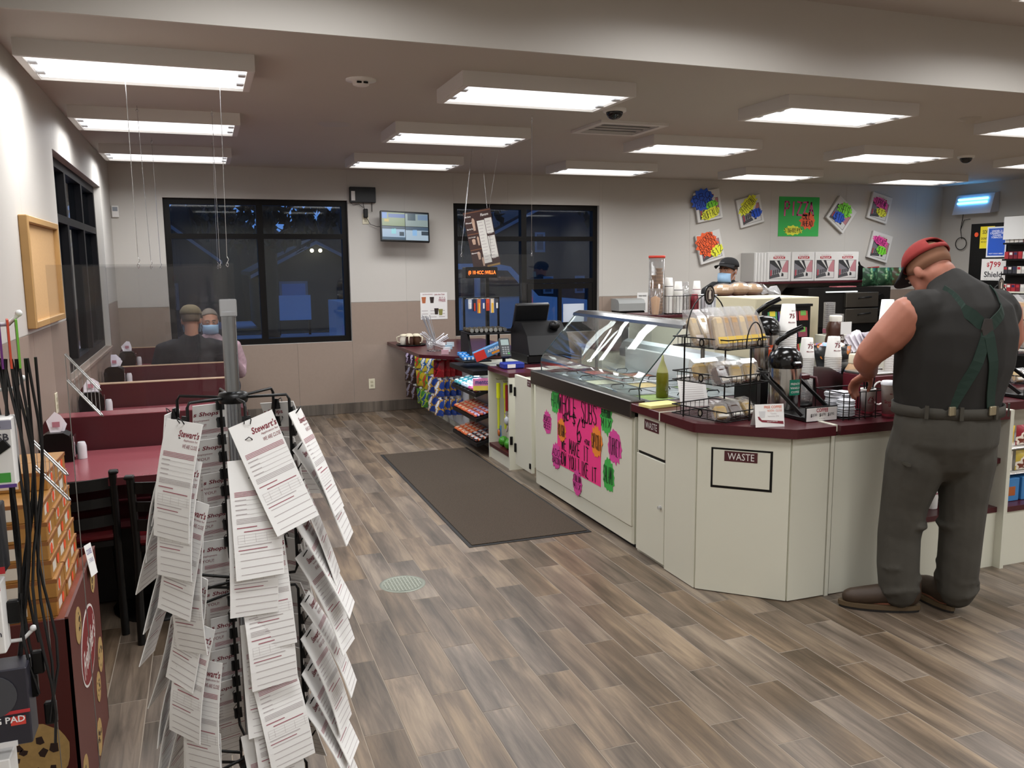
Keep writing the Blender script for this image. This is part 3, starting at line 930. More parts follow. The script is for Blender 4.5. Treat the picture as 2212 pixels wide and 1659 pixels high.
# ================================================================ booth side
M_booth = mat('booth_maroon', '#4b1a20', .35, var=.05, vscale=50)
M_table = mat('table_laminate', '#87464d', .22, var=.05, vscale=60)
M_edge = mat('oak_edge', '#a88a6c', .5)
M_cork = mat('cork', '#c39c6a', .8, var=.12, vscale=90)
# cork board
t = thing('cork_board', 'framed cork notice board hung on the side wall', 'notice board', (X0, 5.1, 1.34))
a, b, c, d = 4.63, 5.57, 1.335, 1.885
for q in ((a, a + .035, c, d), (b - .035, b, c, d), (a + .035, b - .035, c, c + .035), (a + .035, b - .035, d - .035, d)):
    MB().box(X0 + .004, X0 + .045, q[0], q[1], q[2], q[3], bev=.004).build('frame', mat('oak_frame', '#b08a55', .5, var=.1), t)
MB().box(X0 + .004, X0 + .02, a + .03, b - .03, c + .03, d - .03).build('cork_panel', M_cork, t)
def outlet(name, M, label, sockets=2):
    t = thing(name, label, 'outlet', M.translation)
    MB(M).box(-.035, .035, -.057, .057, 0, .006, bev=.002).build('plate', mat('ivory', '#ded7bd', .4), t)
    for k in range(sockets):
        y = (-.02, .02)[k] if sockets == 2 else 0
        MB(M).box(-.015, .015, y - .013, y + .013, .006, .008, bev=.001).build('socket', mat('ivory_dark', '#b9b196', .4), t)
    return t
outlet('wall_outlet', FY(1.724, YB - .005, .32), 'ivory outlet low on the back wall beside the candy counter')
outlet('wall_outlet', FXP(X0 + .005, 5.24, .88), 'ivory outlet on the side wall above the second booth')
outlet('wall_outlet', FXP(X0 + .005, 4.42, .93), 'ivory outlet on the side wall by the first table')
t = thing('thermostat', 'small white thermostat with grey screen by the wall corner', 'thermostat', (-.77, YB, 2.13))
MB().box(-.80, -.735, YB - .03, YB - .004, 2.13, 2.245, bev=.004).build('case', M_white, t)
MB().box(-.79, -.745, YB - .032, YB - .03, 2.19, 2.23).build('screen', mat('lcd_grey', '#8f959c', .3), t)

# double benches
BX0, BX1 = X0 + .03, .19
def bench(y, z, th, label, near=True, far=True):
    t = thing('booth_bench', label, 'booth bench', ((BX0 + BX1) / 2, y, 0), 'maroon booth benches')
    p = [(BX0, .02), (BX1, .02), (BX1, z - .03), (BX1 - .012, z - .008), (BX1 - .035, z), (BX0 + .035, z), (BX0 + .012, z - .008), (BX0, z - .03)]
    MB().prism(p, y, y + th, 'xz').build('backrest', M_booth, t)
    for s_, on in ((-1, near), (1, far)):
        if not on: continue
        e = y if s_ < 0 else y + th
        MB().box(BX0, BX1, min(e, e + s_ * .40), max(e, e + s_ * .40), .40, .45, bev=.012).build('seat', M_booth, t)
        MB().box(BX0 + .03, BX1 - .03, min(e, e + s_ * .30), max(e, e + s_ * .30), .02, .40).build('seat_base', M_black, t)
    MB().box(BX0 + .04, BX1 - .04, y + .003, y + th - .003, z, z + .003).build('top_strip', M_table if y < 5 else M_edge, t)
    return t
bench(4.63, .885, .16, 'maroon booth bench behind the table with two chairs')
bench(6.02, .872, .09, 'maroon booth bench with a pale wood top edge')
bench(7.43, .83, .09, 'maroon booth bench at the back of the man in the camouflage cap')
bench(8.85, .86, .09, 'maroon booth bench of the masked man with grey hair', far=False)
def booth_table(y0, y1, label):
    t = thing('booth_table', label, 'table', ((BX0 + BX1) / 2, (y0 + y1) / 2, 0), 'pink laminate booth tables')
    MB().box(BX0, BX1, y0, y1, .69, .72, bev=.006).build('table_top', M_table, t)
    MB().box(BX0, BX1 + .002, y0 - .003, y0, .688, .721).build('table_edge', M_booth, t)
    MB().cyl((-.25, (y0 + y1) / 2, .02), (-.25, (y0 + y1) / 2, .69), .04, n=14).build('pedestal', M_blackmetal, t)
    MB().lathe([(.24, 0), (.24, .012), (.06, .035), (.04, .04)], (-.25, (y0 + y1) / 2, 0), 20).build('foot', M_blackmetal, t)
booth_table(3.93, 4.60, 'pink laminate table with two black chairs before it')
booth_table(5.36, 5.98, 'pink laminate table in the second booth')
booth_table(6.76, 7.38, 'pink laminate table in the third booth')
booth_table(8.12, 8.72, 'pink laminate table between the two seated men')
def napkins(x, y, label, tilt=0):
    z = .7205
    t = thing('napkin_dispenser', label, 'napkin dispenser', (x, y, z), 'black napkin dispensers on the tables')
    M = Matrix.Translation((x, y, z)) @ Matrix.Rotation(math.radians(tilt), 4, 'Z')
    pr = [(-.07, 0), (.07, 0), (.072, .09), (.06, .125), (.035, .14), (-.035, .14), (-.06, .125), (-.072, .09)]
    MB(M).prism(pr, -.05, .05, 'xz').build('case', mat('dispenser_black', '#060606', .3, spec=.3), t)
    MB(M).box(.073, .078, -.04, .04, .02, .12, bev=.002).build('side_plate', mat('mirror_plate', '#d8d8dc', .12, metal=1), t)
    rn = random.Random(int(x * 99 + y * 77))
    V = [(-.03, -.01, .135), (.03, -.01, .135), (.045, .0, .19), (.02, .005, .225), (-.01, .012, .235), (-.035, .008, .19), (0, .02, .15)]
    V = [(a + rn.uniform(-.012, .012), b, c + rn.uniform(-.01, .01)) for a, b, c in V]
    MB(M).add(V, [(0, 1, 2, 3, 4, 5)]).add([(a + .006, b + .018, c - .02) for a, b, c in V], [(0, 1, 2, 3, 4, 5)]).build('napkin', mat('napkin_white', '#efeaf0', .8), t)
    MB(M).box(-.012, .02, -.015, -.0145, .165, .19).build('logo', mat('logo_rose', '#c38390', .8), t)
    sh = MB(M).lathe([(.022, 0), (.022, .06), (.018, .075), (.016, .08)], (.1, .02, 0), 12)
    sh.build('shaker', mat('shaker_glass', '#d5d5d8', .15), t)
napkins(-.69, 4.40, 'black napkin dispenser on the table with two chairs')
napkins(-.70, 5.80, 'black napkin dispenser on the second booth table', 8)
napkins(-.69, 7.25, 'black napkin dispenser on the third booth table', -5)
napkins(-.70, 8.58, 'black napkin dispenser on the table of the seated men', 4)
# hanging clear barriers
def barrier(y, xa, xb, z0, z1, wires, label, cz=ZL):
    t = thing('clear_barrier', label, 'barrier', ((xa + xb) / 2, y, z0), 'clear sheets hung on wires')
    MB().box(xa, xb, y - .002, y + .002, z0, z1).build('acrylic_sheet', M_acrylic, t)
    for (wx, wy, bx) in wires:
        MB().tube([(wx, wy, cz), (bx, y, z1 + .03)], .0016, 5).build('wire', M_chrome, t)
        MB().tube([(wx, wy, cz), (wx, wy, cz - .02), (wx + .008, wy, cz - .03), (wx, wy, cz - .045), (wx - .008, wy, cz - .03), (wx, wy, cz - .02)], .0022, 5).build('ceiling_hook', M_chrome, t)
        MB().tube([(bx, y, z1 + .035), (bx + .008, y, z1 + .02), (bx, y, z1 + .005), (bx - .007, y, z1 - .008), (bx, y, z1 - .02), (bx + .006, y, z1 - .008), (bx, y, z1 + .005)], .0022, 5).build('sheet_hook', M_chrome, t)
barrier(4.70, -.72, .16, .90, 1.645, [(-.30, 4.70, -.30), (.145, 4.70, .13)], 'clear sheet hung above the bench nearest the chairs')
barrier(6.06, -.72, .16, .885, 1.64, [(-.33, 6.06, -.31), (.125, 6.06, .12)], 'clear sheet hung above the pale edged bench')
barrier(7.47, -.72, .16, .845, 1.635, [(-.315, 7.47, -.31), (.145, 7.47, .13)], 'clear sheet hung behind the man in the camouflage cap')
# two black cafe chairs
M_seat = mat('red_vinyl', '#5a161b', .3, var=.08)
def chair(label):
    t = thing('cafe_chair', label, 'chair', (0, 0, 0), 'black metal cafe chairs')
    w = .185
    for s_ in (-1, 1):
        MB().tube([(s_ * w, -.20, .0), (s_ * w * .98, -.165, .42), (s_ * w * .98, -.17, .5), (s_ * w * .98, -.21, .755)], .017, 8).build('rear_leg', M_blackmetal, t)
        MB().tube([(s_ * w * .95, .21, 0), (s_ * w * .9, .17, .42)], .015, 8).build('front_leg', M_blackmetal, t)
        MB().box(s_ * w - .02, s_ * w + .02, -.232, -.192, .742, .758, bev=.005).build('post_cap', M_blackmetal, t)
        MB().tube([(s_ * w * .96, -.18, .24), (s_ * w * .93, .19, .24)], .009, 6).build('stretcher', M_blackmetal, t)
    for z, h, y in ((.70, .05, -.20), (.615, .042, -.187), (.53, .05, -.178)):
        n = 8; V = []
        for i in range(n + 1):
            u = -1 + 2 * i / n
            yy = y - .03 * (1 - u * u)
            for q, zz in ((-.005, z - h / 2), (-.005, z + h / 2), (.005, z + h / 2), (.005, z - h / 2)): V.append((u * w * .97, yy + q, zz))
        F = [(4 * i + a, 4 * i + (a + 1) % 4, 4 * i + 4 + (a + 1) % 4, 4 * i + 4 + a) for i in range(n) for a in range(4)]
        MB().add(V, F).build('back_slat', M_blackmetal, t)
    MB().box(-w, w, -.165, .2, .405, .43).build('seat_frame', M_blackmetal, t)
    MB().box(-.19, .19, -.17, .215, .43, .475, bev=.016).build('seat', M_seat, t)
    return t
c1 = chair('black ladder back chair with red seat beside the cookie boxes')
c2 = dup(c1, label='black ladder back chair with red seat behind the leaflet spinner')
c1.location = (-.615, 4.12, 0); c1.rotation_euler = (0, 0, .10)
c2.location = (-.14, 3.99, 0); c2.rotation_euler = (0, 0, -.06)

# the two men in the last booth
M_jacket = mat('dark_jacket', '#1b1b20', .85, var=.2, vscale=8, bump=.3, bscale=14)
M_jeans = mat('dark_jeans', '#20242e', .85, var=.2, vscale=20)
M_plaid = mat('pink_plaid_shirt', '#a98e96', .85, var=.3, vscale=38)
hm = M4((-.11, 7.84, 1.175), 178, 6)
seated('person', 'person in a dark jacket and camouflage cap seated in the booth', -.115, 7.76, .5, 1, M_jacket, M_jeans, 1.175, hm,
       [lambda t: head_extras(M4((-.11, 7.84, 1.175), 178, 6), t, hair=118, haircol='#7a6a58', mask=True), lambda t: cap_parts(M4((-.11, 7.84, 1.175), 178, 6), t, '#7d7055', '#6b6048', 1.04)], .23, .04, knees=.14)
hm = M4((.045, 8.60, 1.115), 6, 12)
seated('person', 'person with short grey hair and blue mask in a plaid shirt', .05, 8.64, .5, -1, M_plaid, M_jeans, 1.115, hm,
       [lambda t: head_extras(M4((.045, 8.60, 1.115), 6, 12), t, hair=84, haircol='#7d7368', mask=True)], .2, .05)
# ================================================================ leaflet spinner
SX, SY = .05, 1.95
M_print = mat('print_grey', '#b3a9a9', .8)
M_printred = mat('print_red', '#a05a66', .8)
sp = thing('leaflet_spinner', 'black wire spinner stand on a chrome pole with clipped leaflets', 'display stand', (SX, SY, 0))
MB().cyl((SX, SY, .03), (SX, SY, 1.525), .0155, n=16).build('pole', mat('pole_chrome', '#9a9ea2', .25, metal=1), sp)
MB().lathe([(.2, 0), (.2, .012), (.05, .03), (.02, .035)], (SX, SY, 0), 24).build('base', M_blackmetal, sp)
m = MB(); m.box(SX - .018, SX + .018, SY - .018, SY + .018, 1.515, 1.553, bev=.002)
m.build('pole_cap', clear_mat('cap_acrylic', '#dfe2e6', gloss=.12, haze=.25), sp)
ANG = [-18, 42, 102, 162, 220, 279]
TIERS = [(1.335, .905), (.89, .47)]
for (zt, zb) in TIERS + [(.455, .1)]:
    MB().lathe([(.014, -.014), (.03, -.012), (.034, 0), (.03, .01), (.014, .014)], (SX, SY, zt), 18).build('hub', M_blackmetal, sp)
    for k, a in enumerate(ANG):
        d = Vector((math.cos(math.radians(a)), math.sin(math.radians(a)), 0))
        c = Vector((SX, SY, 0))
        P = [c + d * .03 + Vector((0, 0, zt)), c + d * .118 + Vector((0, 0, zt + .004)), c + d * .124 + Vector((0, 0, zt - .006)), c + d * .125 + Vector((0, 0, zb + .035)), c + d * .119 + Vector((0, 0, zb + .02)), c + d * .03 + Vector((0, 0, zb + .01))]
        MB().tube(P, .0034, 6).build('wire_arm', M_blackmetal, sp)
# binder clip mesh (local: x across, y outward, z up)
cl = MB(); cl.prism([(-.006, -.012), (.006, -.012), (.0015, .012), (-.0015, .012)], -.009, .009, 'yz')
cl.tube([(-.006, .003, -.01), (-.007, .014, .006), (0, .018, .012), (.007, .014, .006), (.006, .003, -.01)], .0012, 4)
clip_me = cl.mesh('binder_clip', M_blackmetal)
for (zt, zb) in TIERS:
    for k, a in enumerate(ANG):
        d = Vector((math.cos(math.radians(a)), math.sin(math.radians(a)), 0))
        for j in range(9):
            o = inst(clip_me, 'binder_clip', (0, 0, 0), (0, 0, math.radians(a - 90)), sp)
            o.location = d * .131 + Vector((0, 0, zt - .035 - .042 * j))
PWD, PLN = .100, .250
def bendz(s, b): return b * math.sin(math.pi * min(1, max(0, s / PLN)) * .9)
def leaf_mesh(b):
    n = 6; V = []
    for i in range(n + 1):
        s = PLN * i / n
        for x in (-PWD / 2, PWD / 2):
            for o_ in (0, .0022): V.append((x, bendz(s, b) + o_, -s))
    F = []
    for i in range(n):
        q = 4 * i
        F += [(q + 1, q + 3, q + 7, q + 5), (q, q + 4, q + 6, q + 2), (q, q + 1, q + 5, q + 4), (q + 2, q + 6, q + 7, q + 3)]
    F += [(0, 2, 3, 1), (4 * n, 4 * n + 1, 4 * n + 3, 4 * n + 2)]
    return MB().add(V, F).mesh('leaflet', M_paper)
def print_mesh(b, back):
    m = MB()
    F2 = frame((0, 0, 0), (1, 0, 0) if back else (-1, 0, 0), (0, 0, 1))
    m.cur = 2
    if back:
        m.text('s Shops', .016, F2 @ Matrix.Translation((-.054, -.028, 0)), bold=True, shear=.2, align='l', z=0, w=.062)
        m.text('Employment', .007, F2 @ Matrix.Translation((-.052, -.046, 0)), align='l', z=0)
        m.text('YOU!', .009, F2 @ Matrix.Translation((-.052, -.06, 0)), align='l', z=0)
    else:
        m.text("Stewart's", .016, F2 @ Matrix.Translation((.052, -.028, 0)), bold=True, shear=.15, align='r', z=0, w=.062)
        m.text('Application for', .0065, F2 @ Matrix.Translation((.052, -.043, 0)), align='r', z=0)
        m.text('WE ARE CLOSE', .009, F2 @ Matrix.Translation((.052, -.056, 0)), align='r', z=0, shear=.1, w=.044)
    rn = random.Random(3 + back)
    def bar(x0, x1, s, h, cur):
        m.cur = cur
        old = m.M; m.M = F2
        m.add([(x0, -s - h, 0), (x1, -s - h, 0), (x1, -s, 0), (x0, -s, 0)], [(0, 1, 2, 3)])
        m.M = old
    for k in range(4): bar(-.045, .05, .074 + k * .0032, .0014, 0)
    for k in range(4): bar(-.045, .053, .094 + k * .011, .0006, 1); bar(-.045, -.02, .092 + k * .011, .0014, 1)
    for k in range(4): bar(-.045, .05, .136 + k * .0034, .0013, 1)
    bar(-.045, .0, .156, .0022, 0); bar(-.03, .045, .166, .0022, 0)
    for k in range(4): bar(-.045, .052, .174 + k * .0065, .0005, 1)
    for x in (-.045, -.03, -.005, .02, .045): m.cur = 1; old = m.M; m.M = F2; m.add([(x, -.1935, 0), (x + .0005, -.1935, 0), (x + .0005, -.174, 0), (x, -.174, 0)], [(0, 1, 2, 3)]); m.M = old
    bar(-.045, .03, .199, .0018, 1); bar(-.045, .02, .208, .002, 0)
    for k in range(4): bar(-.042, .052, .216 + k * .0165, .0013, 1)
    y = -.0006 if back else .0028
    m.v = [(p[0] * .92, p[1], p[2] * .9) for p in m.v]
    m.v = [(p[0], bendz(-p[2], b) + y, p[2]) for p in m.v]
    return m.mesh('print', [M_printred, M_print, mat('header_red', '#7e2634', .8)])
leafs = []
for b in (.004, .012, -.006): leafs.append((leaf_mesh(b), print_mesh(b, False), print_mesh(b, True)))
SIDE = ['on the wire arm towards the counter', 'on the wire arm towards the candy counter', 'on the wire arm towards the window', 'on the wire arm towards the booths', 'on the wire arm towards the cookie bin', 'on the wire arm towards the entrance']
rn = random.Random(21)
for ti, (zt, zb) in enumerate(TIERS):
    for k, a in enumerate(ANG):
        d = Vector((math.cos(math.radians(a)), math.sin(math.radians(a)), 0))
        for j in range(5 if ti == 0 else 4):
            lm, pf, pb = leafs[rn.randrange(3)]
            z = zt - .04 - .083 * j
            tilt = rn.uniform(9, 20) if k not in (4, 5, 0) else rn.uniform(18, 27) if k == 0 else rn.uniform(5, 11)
            twist = rn.uniform(-6, 6)
            roll = rn.uniform(-7, 7)
            if k == 5 and j == 0 and ti == 0: roll, tilt = 17, 14
            M = Matrix.Translation((SX + d.x * .137, SY + d.y * .137, z)) @ Matrix.Rotation(math.radians(a - 90 + twist), 4, 'Z') @ Matrix.Rotation(math.radians(tilt), 4, 'X') @ Matrix.Rotation(math.radians(roll), 4, 'Y') @ Matrix.Translation((rn.uniform(-.02, .006), 0, .008))
            lab = ('topmost', 'second', 'third', 'fourth', 'fifth', 'sixth', 'seventh', 'eighth', 'lowest')[ti * 5 + j] + ' white printed leaflet ' + SIDE[k]
            o = bpy.data.objects.new('leaflet', lm); COL.objects.link(o); o.matrix_world = M
            tag(o, lab, 'leaflet', 'application leaflets on the spinner')
            inst(pf, 'print', (0, 0, 0), parent=o); inst(pb, 'print', (0, 0, 0), parent=o)

# ================================================================ phone accessory rack at the frame edge
rk = thing('accessory_rack', 'wire rack of phone accessories with hooks', 'display rack', (-.42, 1.2, 0))
M_wirew = mat('white_wire', '#e2e2e0', .35)
M_gw = mat('grey_wire', '#9c9c9a', .3, metal=.8)
for x in (-.52, -.36): MB().cyl((x, 1.32, 0.02), (x, 1.32, 1.75), .012, n=10).build('upright', M_gw, rk)
for k in range(12): MB().tube([(-.54, 1.305, .4 + k * .115), (-.34, 1.305, .4 + k * .115)], .003, 6).build('grid_wire', M_gw, rk)
MB().box(-.56, -.32, 1.1, 1.5, 0, .02, bev=.004).build('base', M_blackmetal, rk)
def hook(x0, x1, y, z):
    MB().tube([(x0, y, z - .008), (x1 - .03, y, z), (x1 - .012, y, z), (x1, y, z + .012)], .0026, 6).ball((x1, y, z + .013), .0042, 8, 6).build('hook', M_wirew, rk)
hook(-.40, -.209, 1.15, 1.556)
hook(-.40, -.215, 1.17, 1.475)
hook(-.40, -.232, 1.15, 1.38)
hook(-.40, -.225, 1.15, 1.16)
for k, (x, c, nm, zb) in enumerate(((-.243, '#c8232b', 'red', 1.22), (-.231, '#6a2a78', 'purple', 1.12), (-.222, '#cf4a2c', 'orange', 1.15), (-.213, '#6fb83a', 'green', 1.08))):
    t = thing('charging_cable', 'black charging cable hanging from a %s card' % nm, 'cable', (x, 1.15, zb))
    M = Matrix.Translation((x, 1.15, 1.556)) @ Matrix.Rotation(math.radians(12), 4, 'Z')
    MB(M).box(-.0012, .0012, -.018, .018, -.052, .006).build('hang_card', mat('card_' + nm, c, .4), t)
    MB(M).text('USB', .006, frame((-.0016, 0, -.02), (0, -1, 0), (0, 0, 1))).build('lettering', M_white, t)
    m = MB()
    rn = random.Random(k)
    for q in range(3):
        dx = (q - 1) * .006
        pts = []
        for i in range(13):
            s = i / 12
            pts.append((x + dx + .012 * math.sin(s * 3 + q) + .014 * s * math.sin(2.2 * s * (k + 1)), 1.15 + .012 * math.cos(s * 5 + q + k), 1.515 - (1.515 - zb) * s - .03 * q * s))
        m.tube(pts, .0019, 6)
    m.build('cord', mat('cable_black', '#0e0e0f', .45), t)
    m = MB(); m.box(x - .007, x + .007, 1.14, 1.15, zb - .035, zb - .005, bev=.002)
    m.build('plug', M_black, t)
def carton(name, label, x0, x1, z0, z1, y, depth, front, bands, texts, back='#e9e8e5'):
    t = thing(name, label, 'package', ((x0 + x1) / 2, y, z0))
    MB().box(x0, x1, y, y + depth, z0, z1, bev=.0015).build('carton', mat('carton_' + front, front, .4), t)
    for (a, b, c, d, col) in bands:
        MB().box(x0 + (x1 - x0) * a, x0 + (x1 - x0) * b, y - .0008, y, z0 + (z1 - z0) * c, z0 + (z1 - z0) * d).build('print', mat('print_' + col, col, .5), t)
    for (s, h, u, v, col) in texts:
        MB().text(s, h, FY(x0 + (x1 - x0) * u, y - .001, z0 + (z1 - z0) * v), align='r', bold=True).build('lettering', mat('ink_' + col, col, .6), t)
    return t
t = carton('adapter_box', 'white box of a dual USB adapter on the rack', -.33, -.222, 1.365, 1.447, 1.12, .03, '#e8e7e4', [(.5, 1, .84, .97, '#8f8fa0'), (.82, .95, .06, .2, '#3f9a3a'), (0, 1, -.02, .03, '#5a3a86')], [('XTREME', .006, .9, .91, '#202028'), ('Dual USB', .009, .97, .73, '#30303a'), ('Adapter', .008, .94, .62, '#d03a3a')])
MB(Matrix.Translation((-.26, 1.118, 1.395)) @ Matrix.Rotation(math.radians(-35), 4, 'Y')).ball((0, 0, 0), (.022, .002, .012), 14, 8).box(.012, .04, -.0015, .0015, -.006, .006, bev=.001).build('picture', M_black, t)
carton('earbud_box', 'black accessory box with a red stripe below the adapter', -.33, -.243, 1.258, 1.342, 1.12, .03, '#232529', [(0, 1, 0, .1, '#b3242c')], [('IC', .008, .9, .22, '#e8e8e8')])
carton('bluetooth_box', 'white bluetooth accessory box with a dark round picture', -.33, -.250, 1.157, 1.246, 1.12, .03, '#e9e8e5', [(0, 1, .9, .94, '#c03038'), (.3, .9, .45, .8, '#1d1d2a')], [('bluetooth', .008, .97, .3, '#3a3a42'), ('EC', .012, .9, .12, '#c02a34')])
t = carton('charging_pad_box', 'black charging pad box in a clear sleeve', -.34, -.231, 1.036, 1.136, 1.12, .04, '#2b2a33', [(0, 1, .42, .46, '#c23438'), (.25, .6, .47, .55, '#d2492f'), (.8, .95, .27, .38, '#d8463a'), (.55, .85, 0, .07, '#e6e6e6')], [('CHARGING PAD', .0085, .95, .36, '#f0f0f0')])
MB().cyl((-.27, 1.1185, 1.103), (-.27, 1.1195, 1.103), .027, n=24).build('picture', mat('pad_grey', '#46474c', .4), t)
carton('wifi_box', 'white box with a black wifi mark at the rack foot', -.34, -.258, .93, 1.02, 1.12, .04, '#eae9e6', [(.62, .9, .5, .78, '#1c1c20')], [])
# slanted wire pockets
wp = thing('wire_pocket', 'chrome slanted wire pocket standing beside the first booth', 'wire rack', (-.33, 2.2, 0))
for z in (0, -.062, -.20, -.262):
    o_ = -.085 if z < -.15 else 0
    for dy in (-.006, .012):
        MB().tube([(-.313 + o_, 2.2 + dy, 1.424 + z), (-.247 + o_, 2.2 + dy, 1.337 + z), ], .0022, 6).build('rail', M_chrome, wp)
    MB().tube([(-.247 + o_, 2.194, 1.337 + z), (-.243 + o_, 2.203, 1.333 + z), (-.247 + o_, 2.212, 1.337 + z)], .0022, 6).build('rail_end', M_chrome, wp)
for k in range(9):
    s = k / 8
    for o_, dz in ((0, 0), (-.085, -.2)):
        MB().tube([(-.313 + .066 * s + o_, 2.2, 1.424 - .087 * s + dz), (-.313 + .066 * s + o_, 2.2, 1.362 - .087 * s + dz)], .0009, 4).build('rung', M_chrome, wp)
for x_, z_ in ((-.313, 1.424), (-.398, 1.224)): MB().tube([(x_, 2.203, .02), (x_, 2.203, z_)], .0012, 5).build('stand', M_gw, wp)
MB().lathe([(.09, 0), (.09, .01), (.01, .02)], (-.355, 2.203, 0), 16).build('foot', M_gw, wp)

# ================================================================ cookie bin and boxes
M_bin = mat('bin_brown', '#5b2a24', .45, var=.05)
M_bind = mat('bin_maroon', '#4a1614', .4, var=.05)
bn = thing('cookie_bin', 'brown cardboard floor bin printed with cookies and an oval logo', 'display bin', (-.605, 2.865, 0))
bx0, bx1, by0, by1, bz = -.80, -.41, 2.54, 3.19, .65
MB().box(bx0, bx1, by0, by0 + .008, 0, bz - .004).build('front_panel', M_bind, bn)
MB().box(bx0, bx1, by1 - .008, by1, 0, bz).build('back_panel', M_bind, bn)
MB().box(bx1 - .008, bx1, by0, by1, 0.002, bz + .002).build('side_panel', M_bin, bn)
MB().box(bx0, bx0 + .008, by0, by1, 0, bz).build('side_panel', M_bin, bn)
MB().box(bx0 + .008, bx1 - .008, by0 + .008, by1 - .008, .56, .57).build('deck', M_bin, bn)
m = MB(); m.add([(bx1, by0, bz), (bx1, by1, bz), (bx1 - .05, by1 - .02, bz - .03), (bx1 - .05, by0 + .02, bz - .03)], [(0, 1, 2, 3)]); m.build('rim', mat('bin_inside', '#9a5a4a', .6), bn)
M_cookie = mat('cookie', '#a98a55', .8, var=.22, vscale=60)
M_chip = mat('chocolate', '#2a1710', .6)
def cookie(M, r, seed, half=False):
    rn = random.Random(seed)
    n = 26
    poly = [(r * (1 + rn.uniform(-.03, .03)) * math.cos(2 * math.pi * i / n), r * (1 + rn.uniform(-.03, .03)) * math.sin(2 * math.pi * i / n)) for i in range(n)]
    o = MB(M).prism(poly, 0, .001).build('cookie_print', M_cookie, bn)
    for k in range(8):
        m = MB(M)
        a = rn.uniform(0, 6.28); q = rn.uniform(.15, .8) * r; s = r * rn.uniform(.07, .16)
        m.M = M @ Matrix.Translation((q * math.cos(a), q * math.sin(a), 0)) @ Matrix.Rotation(rn.uniform(0, 3), 4, 'Z')
        m.prism([(-s, -s * .5), (s * .6, -s * .8), (s, s * .3), (-s * .2, s * .9), (-s * .9, s * .4)], .001, .0016)
        m.build('chip', M_chip, o)
cookie(FY(-.530, by0 - .001, .255), .098, 1)
cookie(FY(-.60, by0 - .001, .39), .068, 2)
for k, (y, z, r) in enumerate(((3.06, .585, .055), (2.70, .56, .055), (3.10, .285, .06), (3.0, .215, .05), (2.93, .07, .06), (2.61, .13, .055))): cookie(FXP(bx1 + .0005, y, z), r, 10 + k)
ov = [(.165 * math.cos(2 * math.pi * i / 40), .115 * math.sin(2 * math.pi * i / 40)) for i in range(40)]
Ml = FXP(bx1 + .0005, 2.86, .428) @ Matrix.Rotation(math.radians(8), 4, 'Z')
lg = MB(Ml).prism(ov, 0, .001).build('logo_border', mat('logo_white', '#d9d2cc', .6), bn)
MB(Ml).prism([(x * .95, y * .93) for x, y in ov], .001, .0016).build('logo_oval', mat('logo_red', '#7a1c20', .5), lg)
MB(Ml).text("Freihofer's", .085, Matrix.Translation((0, -.005, .0018)), w=.27, shear=.25, bold=True, z=0).build('lettering', mat('logo_white', '#d9d2cc'), lg)
# golden cookie cartons
M_gold = mat('gold_carton', '#a8783a', .4, var=.18, vscale=25)
M_gold2 = mat('carton_print', '#d8cfc0', .5)
GBX, GBY, GBZ = .155, .148, .056
g_body = MB().box(-GBX / 2, GBX / 2, -GBY / 2, GBY / 2, 0, GBZ, bev=.002).mesh('carton', M_gold)
g_lab = MB().box(GBX / 2, GBX / 2 + .0008, -.05, .0, .012, .044).mesh('label', M_gold2)
g_lab2 = MB().box(-.06, .0, -GBY / 2 - .0008, -GBY / 2, .01, .046).mesh('end_label', M_gold2)
g_lid = MB().box(-GBX / 2 - .001, GBX / 2 + .002, -GBY / 2 - .001, GBY / 2 + .001, GBZ - .012, GBZ - .001).mesh('lid', mat('carton_lid', '#8e5a2c', .5))
sk = MB(); sk.M = FXP(GBX / 2 + .0012, 0, .026); sk.prism([(.016 * math.cos(i * .4488), .016 * math.sin(i * .4488)) for i in range(14)], 0, .0006)
g_st = sk.mesh('price_sticker', mat('orange_sticker', '#e8552c', .5))
rn = random.Random(8)
for L in range(8):
    for iy in range(3):
        for ix in range(2):
            if ix == 0 and iy == 1: continue
            if L == 7 and not (ix == 1 and iy > 0): continue
            if L == 6 and ix == 1 and iy == 0 and False: continue
            step = .004 * (7 - L)
            x = -.545 + (ix - 1) * (GBX + .003) + step + rn.uniform(-.003, .003)
            y = 2.695 + iy * (GBY + .003) + rn.uniform(-.003, .003)
            z = .5705 + L * (GBZ + .0006)
            o = bpy.data.objects.new('cookie_carton', g_body); COL.objects.link(o)
            o.location = (x, y, z); o.rotation_euler = (0, 0, rn.uniform(-.03, .03))
            tag(o, 'golden cookie carton in the %s of the stack in the bin' % ('top layers' if L >= 6 else 'upper layers' if L >= 4 else 'lower layers' if L >= 2 else 'bottom layers'), 'carton', 'golden cookie cartons stacked in the bin')
            inst(g_lid, 'lid', (0, 0, 0), parent=o); inst(g_lab, 'label', (0, 0, 0), parent=o); inst(g_lab2, 'end_label', (0, 0, 0), parent=o)
            if ix == 1: inst(g_st, 'price_sticker', (0, rn.uniform(-.04, .045), rn.uniform(-.004, .004)), parent=o)
t = thing('price_card', 'small white price card tucked into the cookie bin rim', 'card', (-.43, 3.0, .6))
Mc = Matrix.Translation((-.404, 3.02, .655)) @ Matrix.Rotation(math.radians(90), 4, 'Z') @ Matrix.Rotation(math.radians(80), 4, 'X') @ Matrix.Rotation(math.radians(-12), 4, 'Z')
MB(Mc).box(-.06, .06, -.05, .055, 0, .001).build('card', M_paper, t)
MB(Mc).text('COOKIES', .018, Matrix.Translation((0, .03, .0012)), w=.09, bold=True, z=0).text('2 FOR $5', .016, Matrix.Translation((0, .0, .0012)), w=.08, z=0).build('lettering', mat('ink_violet', '#5a4a8a', .6), t)
